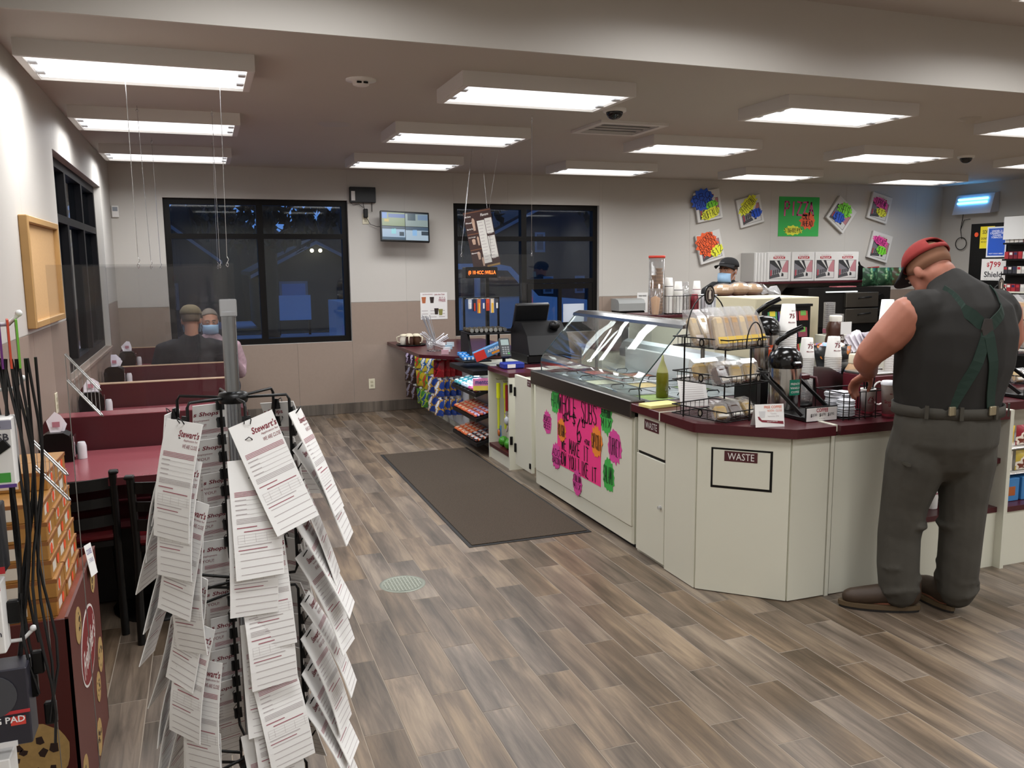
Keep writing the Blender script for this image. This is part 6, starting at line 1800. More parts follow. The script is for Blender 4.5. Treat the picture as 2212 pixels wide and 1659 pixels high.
np_ = thing('napkin_heap', 'fanned heap of white printed napkins behind the bucket', 'napkins', (3.80, 4.05, Z))
MB().box(3.70, 3.90, 4.0, 4.12, Z + .001, Z + .25, bev=.004).build('holder', M_cream, np_)
for k in range(8):
    Mq = Matrix.Translation((3.72 + .02 * k, 4.04, Z + .25)) @ Euler((-.5, .35 * (k - 4) / 4, .2 * k)).to_matrix().to_4x4()
    MB(Mq).box(-.07, .07, -.004, .0, -.01, .10).build('napkin', mat('napkin_white', '#efeaf0', .8), np_)
lt = MB(); lt.text("Stewart's", .025, FY(3.80, 3.996, Z + .22), w=.11, bold=True, shear=.2); lt.text('Shops', .02, FY(3.81, 3.996, Z + .195), w=.06, shear=.2); lt.build('lettering', M_printred, np_)
t = thing('clear_cup_stack', 'stack of clear plastic cups with maroon bands', 'cup stack', (3.69, 4.25, Z))
MB().box(3.6, 3.85, 4.18, 4.28, Z + .001, Z + .32, bev=.003).build('plinth', M_cream, t)
for i, (x, n_) in enumerate(((3.665, 16), (3.735, 10))):
    for k in range(n_): MB().lathe([(.034, 0), (.036, .002), (.0345, .012)], (x, 4.23, Z + .321 + k * .0125), 14).build('cup', clear_mat('clear_cup', '#f2f2f2', gloss=.1, haze=.12), t)
    MB().lathe([(.0365, .01), (.0365, .035)], (x, 4.23, Z + .321), 14).build('band', mat('band_rose', '#9a5468', .5), t)
# lottery display and beige box
lb = thing('lottery_display', 'black lottery ticket display with coloured ticket rows', 'display', (3.3, 4.15, Z))
MB().box(3.13, 3.47, 4.17, 4.19, Z + .001, Z + .52).build('board', M_black, lb)
MB().box(3.13, 3.47, 4.15, 4.19, Z + .505, Z + .52).build('top_edge', M_black, lb)
TC = [('#b5453a', '#d8c83a'), ('#3f8a5a', '#d8c83a'), ('#5a4a8e', '#d8d23a'), ('#8a3a4a', '#6aa84a')]
for i in range(4):
    for j in range(4):
        x = 3.19 + i * .075; z = Z + .12 + j * .10
        tk_ = MB(rotm('X', -8, (x, 4.165, z))).box(x - .033, x + .033, 4.162, 4.164, z, z + .09).build('ticket', mat('tk_%d%d' % (i % 4, j % 2), TC[(i + (j % 2)) % 4][0], .4, var=.2, vscale=40), lb)
        MB(rotm('X', -8, (x, 4.165, z))).box(x - .02, x + .02, 4.1612, 4.162, z + .03, z + .06).build('ticket_print', mat('tkp_%d' % (i % 4), TC[i][1], .4), tk_)
bb_ = thing('beige_cabinet', 'beige equipment cabinet behind the lottery tickets', 'cabinet', (3.45, 4.4, 0))
MB().box(3.18, 3.66, 4.32, 4.75, .0, 1.405, bev=.004).build('body', mat('beige_panel', '#cfc6a8', .5), bb_)
MB().box(3.58, 3.592, 4.3185, 4.3198, 1.20, 1.29).build('plate', M_black, bb_)
MB().text('LOTTERY', .009, frame((3.586, 4.3183, 1.245), (0, 0, 1), (-1, 0, 0)), w=.07).build('lettering', M_white, bb_)
MB().box(3.28, 3.46, 4.33, 4.5, 1.4055, 1.408).build('paper', M_paper, bb_)
# ================================================================ back wall fittings
t = thing('router_box', 'black network box mounted high on the back wall', 'network box', (1.68, YB, 2.3))
MB().box(1.545, 1.825, YB - .06, YB - .005, 2.31, 2.475, bev=.004).build('case', mat('black_satin', '#060606', .35, spec=.3), t)
MB().box(1.56, 1.60, YB - .0612, YB - .06, 2.33, 2.43).build('sticker', M_paper, t)
MB().cyl((1.785, YB - .03, 2.31), (1.785, YB - .03, 2.215), .004, n=8).build('antenna', M_black, t)
MB().tube([(1.55, YB - .02, 2.32), (1.58, YB - .03, 2.285), (1.64, YB - .03, 2.295), (1.69, YB - .03, 2.26)], .003, 5).build('cable', M_black, t)
o = outlet('wall_outlet', FY(1.715, YB - .005, 2.14), 'ivory outlet with a black adapter under the network box')
t = thing('power_adapter', 'black power adapter plugged in below the network box', 'adapter', (1.715, YB, 2.16))
MB().box(1.69, 1.735, YB - .06, YB - .0135, 2.15, 2.245, bev=.006).build('brick', M_black, t)
MB().tube([(1.72, YB - .04, 2.15), (1.76, YB - .04, 2.08), (1.83, YB - .05, 2.055), (1.9, YB - .1, 2.06)], .003, 5).build('cable', M_black, t)
MB().tube([(1.7, YB - .03, 2.245), (1.69, YB - .03, 2.31)], .003, 5).build('cable', M_black, t)
# monitor, swung out on its arm
tv = thing('wall_monitor', 'wall mounted monitor showing four camera views', 'monitor', (2.12, YB - .2, 2.05))
Mtv = Matrix.Translation((2.105, YB - .22, 2.05)) @ Matrix.Rotation(math.radians(-10), 4, 'X') @ Matrix.Rotation(math.radians(2), 4, 'Y') @ frame((0, 0, 0), (1, 0, 0), (0, 0, 1))
MB(Mtv).box(-.27, .27, -.165, .165, -.04, 0, bev=.005).build('case', mat('black_satin', '#0d0d0e'), tv)
MB().box(2.05, 2.15, YB - .19, YB - .005, 2.0, 2.1).build('wall_arm', M_black, tv)
def scr(name, c0, c1, sc):
    m = bpy.data.materials.new(name); m.use_nodes = True; nt = m.node_tree
    b = nt.nodes['Principled BSDF']; tc = nt.nodes.new('ShaderNodeTexCoord'); n = nt.nodes.new('ShaderNodeTexNoise'); n.inputs['Scale'].default_value = sc
    r = nt.nodes.new('ShaderNodeValToRGB'); r.color_ramp.elements[0].position = .4; r.color_ramp.elements[0].color = lin(c0); r.color_ramp.elements[1].position = .6; r.color_ramp.elements[1].color = lin(c1)
    nt.links.new(tc.outputs['Object'], n.inputs['Vector']); nt.links.new(n.outputs['Fac'], r.inputs[0]); nt.links.new(r.outputs[0], b.inputs['Emission Color'])
    b.inputs['Base Color'].default_value = (0, 0, 0, 1); b.inputs['Emission Strength'].default_value = .9
    return m
E_ = lambda c, s=.85: mat('screen_' + c, '#000000', .3, emit=c, estr=s)
VIEWS = [((-.253, -.003, .003, .148), '#7f8f6a'), ((.003, .253, .003, .148), '#8a9a98'), ((-.253, -.003, -.148, -.003), '#9fb6cc'), ((.003, .253, -.148, -.003), '#a8bccb')]
for k, (q, c) in enumerate(VIEWS):
    v = MB(Mtv).box(q[0], q[1], q[2], q[3], 0, .0012).build('camera_view', E_(c), tv)
    x0, x1, y0, y1 = q
    w, h_ = x1 - x0, y1 - y0
    items = [[(.0, .22, .55, 1, '#5f86c2'), (.28, 1, .62, .9, '#44619a'), (.1, .3, .3, .5, '#b8a04a')], [(.1, .45, .45, .95, '#3a4f5a'), (.55, 1, .5, .9, '#6f86a0'), (.0, 1, .95, 1, '#2a3a4a')],
             [(.0, 1, .8, 1, '#3a4d5e'), (.4, .6, .45, .85, '#8fd0d8'), (.75, .95, .3, .6, '#2f4250'), (.0, 1, 0, .2, '#3f5a6e')], [(.0, 1, .75, 1, '#41566a'), (.3, .5, .35, .8, '#8ab6e0'), (.7, 1, .4, .7, '#34424e')]][k]
    for (a, b, c_, d, cc_) in items: MB(Mtv).box(x0 + w * a, x0 + w * b, y0 + h_ * c_, y0 + h_ * d, .0012, .0016).build('figure', E_(cc_), v)
# ---------------------------------------------------------------- pizza display
M_boxw = mat('pizza_card', '#d6d4d0', .6)
M_boxs = mat('pizza_side', '#b8b6b2', .7)
def street_print(M, w, h, par):
    """black and red street scene with a pizza banner printed on a box"""
    f = MB(M).box(-w * .40, w * .40, -h * .42, h * .22, 0, .0008).build('picture_border', M_ink, par)
    MB(M).box(-w * .385, w * .385, -h * .41, h * .21, .0008, .0012).build('picture_sky', mat('print_pale', '#cfcdc9', .6), f)
    g_ = mat('print_mid', '#77757a', .6); rr = mat('print_rose', '#b57a80', .6); dk = mat('print_dark', '#2a2a2c', .6)
    L = lambda pts, m_, z=.0014: MB(M).add([(x * w, y * h, z) for x, y in pts], [tuple(range(len(pts)))]).build('picture_shape', m_, f)
    L([(-.385, .21), (.08, -.12), (.08, -.18), (-.385, -.30)], g_)
    L([(-.385, .21), (-.2, .21), (.09, -.10), (.08, -.13), (-.385, .12)], dk, .0016)
    L([(-.10, .21), (.02, .21), (.12, -.06), (.10, -.10)], dk, .0016)
    L([(.385, .21), (.3, .21), (.13, -.06), (.13, -.18), (.385, -.2)], rr)
    L([(-.36, -.12), (-.30, -.1), (-.30, -.30), (-.36, -.33)], mat('print_redish', '#a8404a', .6), .0018)
    for k in range(4): L([(-.24 + k * .08, -.12 + k * .012), (-.20 + k * .08, -.11 + k * .012), (-.20 + k * .08, -.26 + k * .02), (-.24 + k * .08, -.28 + k * .02)], dk, .0018)
    L([(-.385, -.30), (.0, -.22), (.05, -.34), (-.385, -.41)], mat('print_grey2', '#4a4a4c', .6), .0017)
    L([(.12, -.2), (.2, -.24), (.2, -.33), (.1, -.33)], dk, .0018)
    b = MB(M).prism([(-w * .24, h * .27), (w * .24, h * .27), (w * .25, h * .345), (w * .1, h * .36), (-w * .1, h * .36), (-w * .25, h * .345)], 0, .0012).build('banner', M_red, par)
    MB(M).text('PIZZA', h * .055, Matrix.Translation((0, h * .313, .0014)), w=w * .4, bold=True, z=0).build('lettering', M_white, b)
    MB(M).text('Stone Baked', h * .03, Matrix.Translation((0, h * .395, .0008)), w=w * .4, z=0).build('lettering', M_printred, par)
def pizza_box(x, z, rot, w, h, label, y=YB - .005, d=.045, notes=()):
    t = thing('pizza_box', label, 'pizza box', (x, y, z), 'pizza boxes shown on the back wall' if notes else 'pizza boxes standing on the shelf')
    M = Matrix.Translation((x, y, z)) @ Matrix.Rotation(math.radians(rot), 4, 'Y') @ frame((0, 0, 0), (1, 0, 0), (0, 0, 1))
    MB(M).box(-w / 2, w / 2, -h / 2, h / 2, 0, d * .5, bev=.003).build('tray', M_boxs, t)
    MB(M).box(-w / 2 - .002, w / 2 + .002, -h / 2 - .002, h / 2 + .002, d * .5, d, bev=.004).build('lid', M_boxw, t)
    street_print(M @ Matrix.Translation((0, 0, d + .0002)), w, h, t)
    for i, (lines, c, cx, cy, sw, sh, r_) in enumerate(notes):
        rnd = random.Random(len(label) + i)
        Mn = M @ Matrix.Translation((cx * w, cy * h, d + .004 + .003 * i)) @ Matrix.Rotation(math.radians(r_), 4, 'Z')
        s_ = MB(Mn).prism(star(13, .44, .52, sw, sh, rnd), 0, .001).build('paper_star', mat('neon_' + c, c, .6), t)
        m = MB(Mn); k = len(lines)
        for q, ln_ in enumerate(lines): m.pen(ln_, sh * .62 / k, Matrix.Translation((0, (k / 2 - q - .5) * sh * .68 / k, .0012)), w=sw * .76, t=.0055)
        m.build('lettering', M_ink, s_, kind='stuff')
BL, YE, GR_, OR, PK = '#2456c8', '#e8ea3c', '#7fe03a', '#f0602c', '#ee4fa4'
pizza_box(6.05, 2.345, -11, .37, .37, 'pizza box with blue BBQ CHICKEN star on the back wall', notes=[(['BBQ', 'CHICKEN'], BL, -.22, .22, .33, .27, 8), (['$12'], GR_, .12, .0, .18, .11, 8), (['BUFFALO'], YE, .02, -.27, .30, .14, 12)])
pizza_box(6.68, 2.285, -14, .36, .36, 'pizza box with yellow PEPPERONI star on the back wall', notes=[(['PEPPERONI'], YE, -.08, .22, .34, .17, 32), (['$11'], BL, .22, -.12, .17, .12, 5)])
pizza_box(6.09, 1.83, -15, .36, .37, 'pizza box with orange CHICKEN BACON RANCH star on the wall', notes=[(['CHICKEN', 'BACON', 'RANCH'], OR, -.12, .12, .32, .33, 22), (['$12'], YE, .22, -.18, .2, .13, 18)])
pizza_box(8.14, 2.255, 37, .36, .36, 'diagonal pizza box with green CHEESE star on the wall', notes=[(['CHEESE'], GR_, .0, .2, .25, .2, 20), (['$10'], BL, -.05, -.16, .2, .15, 20)])
pizza_box(8.79, 2.355, 14, .35, .36, 'pizza box with pink SUPREME star on the back wall', notes=[(['SUPREME'], PK, -.03, .17, .28, .14, -8), (['$12'], YE, .1, -.15, .19, .11, -6)])
pizza_box(8.83, 1.825, 14, .35, .37, 'pizza box with pink SAUSAGE star above the green bags', notes=[(['SAUSAGE'], PK, -.08, .2, .28, .12, -8), (['$11'], GR_, .08, -.12, .18, .12, -6)])
pp = thing('pizza_poster', 'green hand lettered PIZZA poster on the back wall', 'poster', (7.47, YB, 1.97))
MB().box(7.15, 7.80, YB - .0085, YB - .006, 1.967, 2.48).build('sheet', mat('neon_green', '#2fb24c', .6), pp)
Mp_ = FY(7.475, YB - .0087, 2.225)
m = MB(Mp_); m.pen('PIZZA', .17, Matrix.Translation((-.0, .10, 0)), w=.46, t=.022); m.build('lettering', mat('neon_rose', '#d8488e', .6), pp, kind='stuff')
s_ = MB(Mp_).prism([(x + .14, y - .05) for x, y in star(10, .40, .5, .26, .25, random.Random(3))], .001, .002).build('paper_star', mat('neon_' + OR, OR, .6), pp)
m = MB(Mp_); m.pen('CALL', .07, Matrix.Translation((.12, .0, .002)), w=.12, t=.007); m.pen('AHEAD', .07, Matrix.Translation((.14, -.09, .002)), w=.17, t=.007); m.build('lettering', M_ink, s_, kind='stuff')
s_ = MB(Mp_).prism([(x - .09, y - .18) for x, y in star(12, .4, .5, .33, .13, random.Random(4))], .001, .002).build('paper_star', mat('neon_' + YE, YE, .6), pp)
m = MB(Mp_); m.pen('5186485992', .06, Matrix.Translation((-.09, -.18, .002)), w=.27, t=.006); m.build('lettering', M_ink, s_, kind='stuff')
# shelf with pizza boxes
ws = thing('wall_shelf', 'maroon wall shelf on brackets under the pizza display', 'shelf', (7.6, YB, 1.35))
MB().box(6.55, 8.62, YB - .32, YB - .006, 1.352, 1.378, bev=.003).build('board', M_maroon, ws)
for x in (6.72, 7.14): MB().prism([(YB - .28, 1.352), (YB - .006, 1.352), (YB - .006, 1.16), (YB - .03, 1.16)], x - .01, x + .01, 'yz').build('bracket', mat('aluminium', '#b5b6b4'), ws)
for k, x in enumerate((7.0, 7.385, 7.74, 8.1)):
    for q in range(1):
        pizza_box(x, 1.57, 0, .365, .372, 'printed pizza box on the maroon shelf ' + ('next to the edge on boxes', 'second from the edge on boxes', 'third from the edge on boxes', 'beside the animal shaped sign')[k], y=YB - .20)
for k in range(5):
    t = thing('folded_pizza_box', 'folded white pizza box seen edge on at the shelf end', 'pizza box', (6.6 + .045 * k, YB - .2, 1.379), 'edge on pizza boxes on the shelf')
    MB().box(6.585 + .046 * k, 6.605 + .046 * k, YB - .29, YB - .01, 1.3795, 1.75, bev=.002).build('tray', M_boxs, t)
    MB().box(6.606 + .046 * k, 6.627 + .046 * k, YB - .292, YB - .008, 1.3795, 1.752, bev=.002).build('lid', M_boxw, t)
t = thing('standing_sign', 'black and red animal shaped counter sign on the shelf', 'sign', (8.42, YB - .2, 1.38))
MB(Matrix.Translation((8.4, YB - .2, 1.38))).prism([(-.12, 0), (.0, 0), (.02, .1), (.06, .16), (.03, .17), (-.03, .2), (-.06, .25), (-.1, .24), (-.06, .2), (-.12, .15)], 0, .006, 'xz').build('figure', M_black, t)
MB(Matrix.Translation((8.4, YB - .206, 1.38))).prism([(.02, .08), (.08, .17), (.28, .18), (.28, .06), (.02, .06)], 0, .006, 'xz').build('banner', M_red, t)
for k, (x, c) in enumerate(((8.30, '#1d3a28'), (8.55, '#22402c'), (8.78, '#3a3524'))):
    inst(pillow(.26, .24, .12, 'coffee_bag', bag_mat(c, '#3f6a4a', '#8aa07a')), 'coffee_bag', (x, YB - .45, 1.545), (0, 0, math.pi / 2), None, ('dark green foil bag next to the pizza boxes', 'dark green foil bag between two others', 'olive foil bag at the end of the top')[k], 'foil bag', 'foil bags beside the pizza boxes')
# oven
ov_ = thing('pizza_oven', 'black deck oven with two steel drawers below the shelf', 'oven', (7.9, 8.8, 0))
MB().box(7.23, 8.56, 8.72, 9.25, 0.0, .80).build('stand', M_black, ov_)
MB().box(7.23, 8.56, 8.74, 9.25, .80, 1.295).build('body', mat('oven_black', '#131211', .35), ov_)
for k, z in enumerate((1.04, .83)):
    d = MB().box(7.80, 8.33, 8.70, 8.745, z, z + .19, bev=.004).build('drawer', mat('oven_steel', '#6f6a62', .35, metal=.9), ov_)
    MB().tube([(8.0, 8.70, z + .11), (8.0, 8.67, z + .12), (8.18, 8.67, z + .13), (8.18, 8.70, z + .13)], .009, 6).build('handle', M_black, d)
    MB().cyl((8.38, 8.74, z + .12), (8.38, 8.70, z + .12), .045, n=16).build('dial', M_black, ov_)
MB().box(7.5, 8.0, 8.725, 8.74, 1.235, 1.25).build('light_bar', mat('oven_light', '#e6ecec', .3, emit='#e8f0f0', estr=.8), ov_)
MB().box(7.73, 8.05, 8.8, 8.95, 1.2955, 1.31, bev=.004).build('tray', mat('tray_rose', '#b5646a', .5), ov_)
t = thing('copper_pipe', 'red copper pipe with valve beside the oven', 'pipe', (8.66, 9.2, 0))
MB().tube([(8.66, 9.2, 0), (8.66, 9.2, 1.2), (8.64, 9.15, 1.23), (8.55, 9.1, 1.23)], .012, 8).build('pipe', mat('copper_red', '#7a3a30', .4, metal=.5), t)
MB().tube([(8.66, 9.2, 1.23), (8.68, 9.15, 1.32), (8.62, 9.1, 1.40)], .005, 6).build('cable', M_black, t)
t = thing('back_counter', 'cream back counter with maroon top along the kitchen wall', 'counter', (4.9, 8.9, 0))
MB().box(4.30, 6.6, 8.70, 9.26, .0, .63).build('body', M_cream, t)
MB().box(4.28, 6.62, 8.66, 9.275, .63, .665, bev=.003).build('worktop', M_maroon, t)
t = thing('towel_dispenser', 'grey and black paper towel dispenser on the back wall', 'towel dispenser', (4.89, YB, .94))
MB().prism([(YB - .006, .945), (YB - .2, .945), (YB - .22, 1.05), (YB - .2, 1.06), (YB - .006, 1.06)], 4.72, 5.06, 'yz').build('lower_case', mat('black_satin', '#0d0d0e'), t)
MB().prism([(YB - .006, 1.06), (YB - .22, 1.06), (YB - .22, 1.15), (YB - .19, 1.19), (YB - .12, 1.205), (YB - .006, 1.205)], 4.71, 5.07, 'yz').build('cover', mat('dispenser_grey', '#9a9c9a', .35), t)
t = thing('wall_notice', 'white printed notice beside the towel dispenser', 'notice', (5.15, YB, 1.0))
MB().box(5.07, 5.22, YB - .009, YB - .0065, .95, 1.27).build('sheet', M_paper, t)
m = MB(); m.text('WASH HANDS', .018, FY(5.145, YB - .0092, 1.23), w=.11, bold=True); m.build('lettering', M_ink, t)
t = thing('counter_napkin_holder', 'grey napkin holder with a party notice on back counter', 'napkin holder', (4.88, 9.0, .666))
MB().box(4.76, 5.0, 8.95, 9.1, .666, .86, bev=.006).build('case', mat('holder_grey', '#4a4a4c', .4), t)
MB().box(4.775, 4.965, 8.948, 8.95, .69, .865).build('notice', M_paper, t)
m = MB(); m.text('HAVING A PARTY?', .016, FY(4.87, 8.9478, .82), w=.16, bold=True)
for k in range(4): m.text('we can help you plan', .008, FY(4.87, 8.9478, .79 - .02 * k), w=.13)
m.build('lettering', M_ink, t)
MB().add([(4.80, 9.0, .86), (4.97, 9.0, .86), (4.98, 9.01, .93), (4.86, 9.02, .925)], [(0, 1, 2, 3)]).build('napkin', mat('napkin_white', '#efeaf0'), t)
t = thing('red_carton', 'white carton with red top next to the napkin holder', 'carton', (5.1, 9.0, .666))
MB().box(5.02, 5.14, 8.97, 9.08, .666, .88, bev=.003).build('carton', M_white, t)
MB().box(5.02, 5.14, 8.968, 8.97, .80, .86).build('band', M_red, t)
# ================================================================ serving island with cups, behind the case
il = thing('serving_island', 'cream serving island with a maroon ledge for cups', 'counter', (4.1, 6.4, 0))
MB().box(3.54, 4.72, 6.22, 6.62, .0, 1.165).build('body', M_cream, il)
MB().box(3.50, 4.20, 6.17, 6.60, 1.168, 1.195, bev=.003).build('ledge', M_maroon, il)
MB().box(4.20, 4.70, 6.17, 6.60, 1.305, 1.33, bev=.003).build('raised_ledge', M_maroon, il)
MB().box(4.22, 4.68, 6.22, 6.6, 1.168, 1.305).build('raised_body', M_cream, il)
Zi = 1.1955
t = thing('cone_jar', 'tall clear cone jar with red rim half full of cones', 'jar', (3.615, 6.28, Zi))
MB().lathe([(.066, 0), (.066, .49), (.0655, .49), (.0655, .004), (0, .004)], (3.615, 6.28, Zi), 24).build('jar', clear_mat('jar_clear', '#f4f4f4', gloss=.03, haze=.05), t)
MB().lathe([(.066, .475), (.07, .475), (.07, .495), (.066, .495)], (3.615, 6.28, Zi), 24).build('rim', mat('red_rim', '#d8402e', .4), t)
M_cone = mat('wafer', '#b8895a', .7, var=.15, vscale=80)
cone_me = MB().lathe([(.02, 0), (.024, .006), (.024, .016), (.028, .02), (.028, .03), (.02, .03)], (0, 0, 0), 12).mesh('wafer_cone', M_cone)
for c, (dx, dy, n_) in enumerate(((-.031, .0, 9), (.004, -.032, 13), (.034, .005, 12), (0, .034, 11))):
    for k in range(n_): inst(cone_me, 'wafer_cone', (3.615 + dx, 6.28 + dy, Zi + .006 + k * .0295), (0, 0, 0), None, 'stacked wafer cone inside the tall clear jar', 'cone', 'wafer cones in the jar')
# wire cup rack
cr = thing('cup_rack', 'black wire cup rack on the maroon ledge', 'rack', (3.95, 6.27, Zi))
for z in (.006, .155):
    MB().tube([(3.69, 6.2, Zi + z), (4.18, 6.2, Zi + z), (4.18, 6.36, Zi + z), (3.69, 6.36, Zi + z)], .003, 5, closed=True).build('rim_wire', M_blackmetal, cr)
for k in range(15): MB().tube([(3.69 + .035 * k, 6.2, Zi + .155), (3.69 + .035 * k, 6.2, Zi), (3.69 + .035 * k, 6.36, Zi + .006)], .0022, 5).build('wire', M_blackmetal, cr)
def small_stack(x, y, z, n, r, label, m_=M_cup, tall=.09, band=None):
    t = thing('cup_stack', label, 'cup stack', (x, y, z))
    for k in range(n): MB().lathe([(r, 0), (r * 1.04, .003), (r, .006), (r * .985, .011)], (x, y, z + .008 * k), 14).build('cup', m_, t)
    MB().lathe([(r, 0), (r * .75, tall), (r * .7, tall + .001), (0, tall)], (x, y, z + .008 * n), 14).build('top_cup', m_, t)
    if band: MB().lathe([(r * .965, tall * .18), (r * .95, tall * .24)], (x, y, z + .008 * n), 14).build('band', band, t)
small_stack(3.735, 6.28, Zi + .009, 26, .038, 'upturned white cup stack next to the cone jar', band=M_ink)
small_stack(3.815, 6.26, Zi + .009, 22, .038, 'upturned white cup stack with two dark bands', band=M_ink)
small_stack(3.90, 6.28, Zi + .009, 20, .034, 'stack of clear plastic cups in the wire rack', clear_mat('clear_cup', '#f2f2f2', gloss=.1, haze=.12), .1)
small_stack(3.985, 6.27, Zi + .009, 13, .036, 'upturned maroon cup stack in the wire rack', mat('cup_maroon', '#7a1622', .5), .05)
small_stack(4.03, 6.31, Zi + .009, 22, .036, 'upturned white cup stack with a red wave', band=M_logo)
for k, x in enumerate((4.085, 4.125, 4.16)):
    MB().box(x - .016, x + .018, 6.215, 6.345, Zi + .009, Zi + .16, bev=.003).build('plate_pack', M_lidw, None, 'pack of white paper trays in the wire rack', 'paper trays', 'white tray packs')
t = thing('paper_cone_sleeve', 'clear sleeve of paper cones leaning on the jar', 'sleeve', (3.55, 6.2, Zi))
MB().lathe([(.03, 0), (.045, .12), (.05, .22)], (3.56, 6.2, Zi + .002), 12).build('sleeve', M_film, t)
MB().lathe([(.028, .002), (.04, .14), (0, .16)], (3.56, 6.2, Zi + .002), 12).build('cones', M_cone, t)
# bread bags on the raised ledge
for k, (x, s_, dz) in enumerate(((4.28, 1, 0), (4.44, 1.1, 0), (4.58, 1, 0))):
    t = thing('bread_loaf', ('bagged golden bread roll at the ledge end', 'bagged golden bread roll in the middle of the ledge', 'bagged golden bread roll beside the loose bag end')[k], 'bread', (x, 6.28, 1.33), 'bread rolls on the raised ledge')
    MB().ball((x, 6.28, 1.33 + .055 * s_), (.105, .075, .054 * s_), 18, 10).build('loaf', mat('golden_bread', '#b58a52', .6, var=.25, vscale=22), t)
    MB().ball((x, 6.28, 1.332 + .058 * s_), (.112, .082, .060 * s_), 12, 8, smooth=False).build('bag', M_film, t)
t = thing('bag_end', 'twisted clear plastic bag end beside the bread', 'plastic bag', (4.7, 6.28, 1.33))
rn = random.Random(6)
V = []; n = 10
for i in range(6):
    for j in range(n):
        a = 2 * math.pi * j / n
        r = (.05, .035, .02, .045, .06, .05)[i] * rn.uniform(.7, 1.3)
        V.append((4.685 + .035 * i, 6.28 + r * math.cos(a), 1.345 + max(-.01, .05 - .012 * i + r * math.sin(a))))
MB().add(V, [(i * n + j, i * n + (j + 1) % n, (i + 1) * n + (j + 1) % n, (i + 1) * n + j) for i in range(5) for j in range(n)]).build('bag', clear_mat('milky_film', '#ffffff', gloss=.08, rough=.2, haze=.35), t)
t = thing('ticket_scale', 'grey equipment box with clear cups below the bread ledge', 'equipment', (4.45, 6.0, 0))
MB().box(4.22, 4.66, 5.85, 6.12, .0, 1.0).build('stand', M_cream, t)
MB().box(4.35, 4.62, 5.88, 6.1, 1.0, 1.25, bev=.006).build('body', mat('slate_grey', '#5a5e62', .4), t)
MB().box(4.22, 4.34, 5.9, 6.1, 1.0, 1.17, bev=.004).build('cup_block', M_film, t)
MB().box(4.36, 4.9, 5.95, 6.15, 1.26, 1.29, bev=.004).build('top_tray', M_black, t)
MB().box(4.7, 4.86, 5.945, 5.95, 1.19, 1.25).build('yellow_label', mat('yellow_label', '#d8c832', .5), t)
# ================================================================ register end of the candy counter
rg = thing('cash_register', 'black cash register terminal on the candy counter', 'cash register', (2.75, 6.9, .79))
Mr = Matrix.Translation((2.72, 6.75, .79))
MB().box(2.57, 2.98, 6.62, 7.12, .786, .86, bev=.01).build('drawer', mat('register_black', '#070708', .4, spec=.3), rg)
MB().prism([(6.60, .86), (7.06, .86), (7.06, 1.06), (6.96, 1.13), (6.80, 1.13), (6.66, 1.02)], 2.58, 2.96, 'yz').build('housing', mat('register_black', '#111113'), rg)
MB(rotm('X', 24, (2.6, 7.0, 1.12))).box(2.58, 2.90, 6.98, 7.02, 1.06, 1.30, bev=.008).build('screen', mat('register_grey', '#121214', .35), rg)
MB().ball((2.86, 6.72, 1.10), (.05, .05, .04), 14, 8).build('scanner', mat('register_black', '#111113'), rg)
pd_ = thing('pole_display', 'black pole display with orange glowing characters', 'customer display', (2.47, 7.32, .785))
MB().box(2.41, 2.53, 7.33, 7.40, .786, .80, bev=.004).build('foot', M_black, pd_)
MB().box(2.445, 2.475, 7.345, 7.375, .80, 1.56).build('pole', M_black, pd_)
MB().box(2.225, 2.53, 7.25, 7.36, 1.51, 1.61, bev=.006).build('case', M_black, pd_)
MB().box(2.235, 2.52, 7.2475, 7.25, 1.52, 1.60).build('window', mat('dark_glass', '#120806', .15), pd_)
m = MB(); m.text('(0 10 4CC :WILLA', .042, FY(2.378, 7.247, 1.556), w=.26, bold=True); m.build('characters', mat('amber_led', '#ff5a20', .4, emit='#ff6a24', estr=3.5), pd_)
cdr = thing('card_reader', 'black card payment terminal on a stalk', 'card reader', (2.33, 6.55, .785))
MB().box(2.28, 2.38, 6.50, 6.60, .786, .80).build('foot', M_black, cdr)
MB().cyl((2.33, 6.55, .8), (2.33, 6.55, .90), .014, n=10).build('stalk', M_black, cdr)
Mc_ = Matrix.Translation((2.33, 6.53, .95)) @ Matrix.Rotation(math.radians(-25), 4, 'X') @ frame((0, 0, 0), (1, 0, 0), (0, 0, 1))
MB(Mc_).box(-.045, .045, -.095, .075, -.02, .015, bev=.008).build('body', mat('terminal_grey', '#2f3234', .4), cdr)
MB(Mc_).box(-.034, .034, .01, .06, .015, .016).build('screen', mat('terminal_lcd', '#8a9a98', .3), cdr)
for i in range(4):
    for j in range(3): MB(Mc_).box(-.03 + j * .022, -.014 + j * .022, -.07 + i * .018, -.058 + i * .018, .015, .018).build('key', mat(('key_grey', 'key_green')[i == 0 and j == 2], ('#7c8082', '#3f9a4a')[i == 0 and j == 2], .5), cdr)
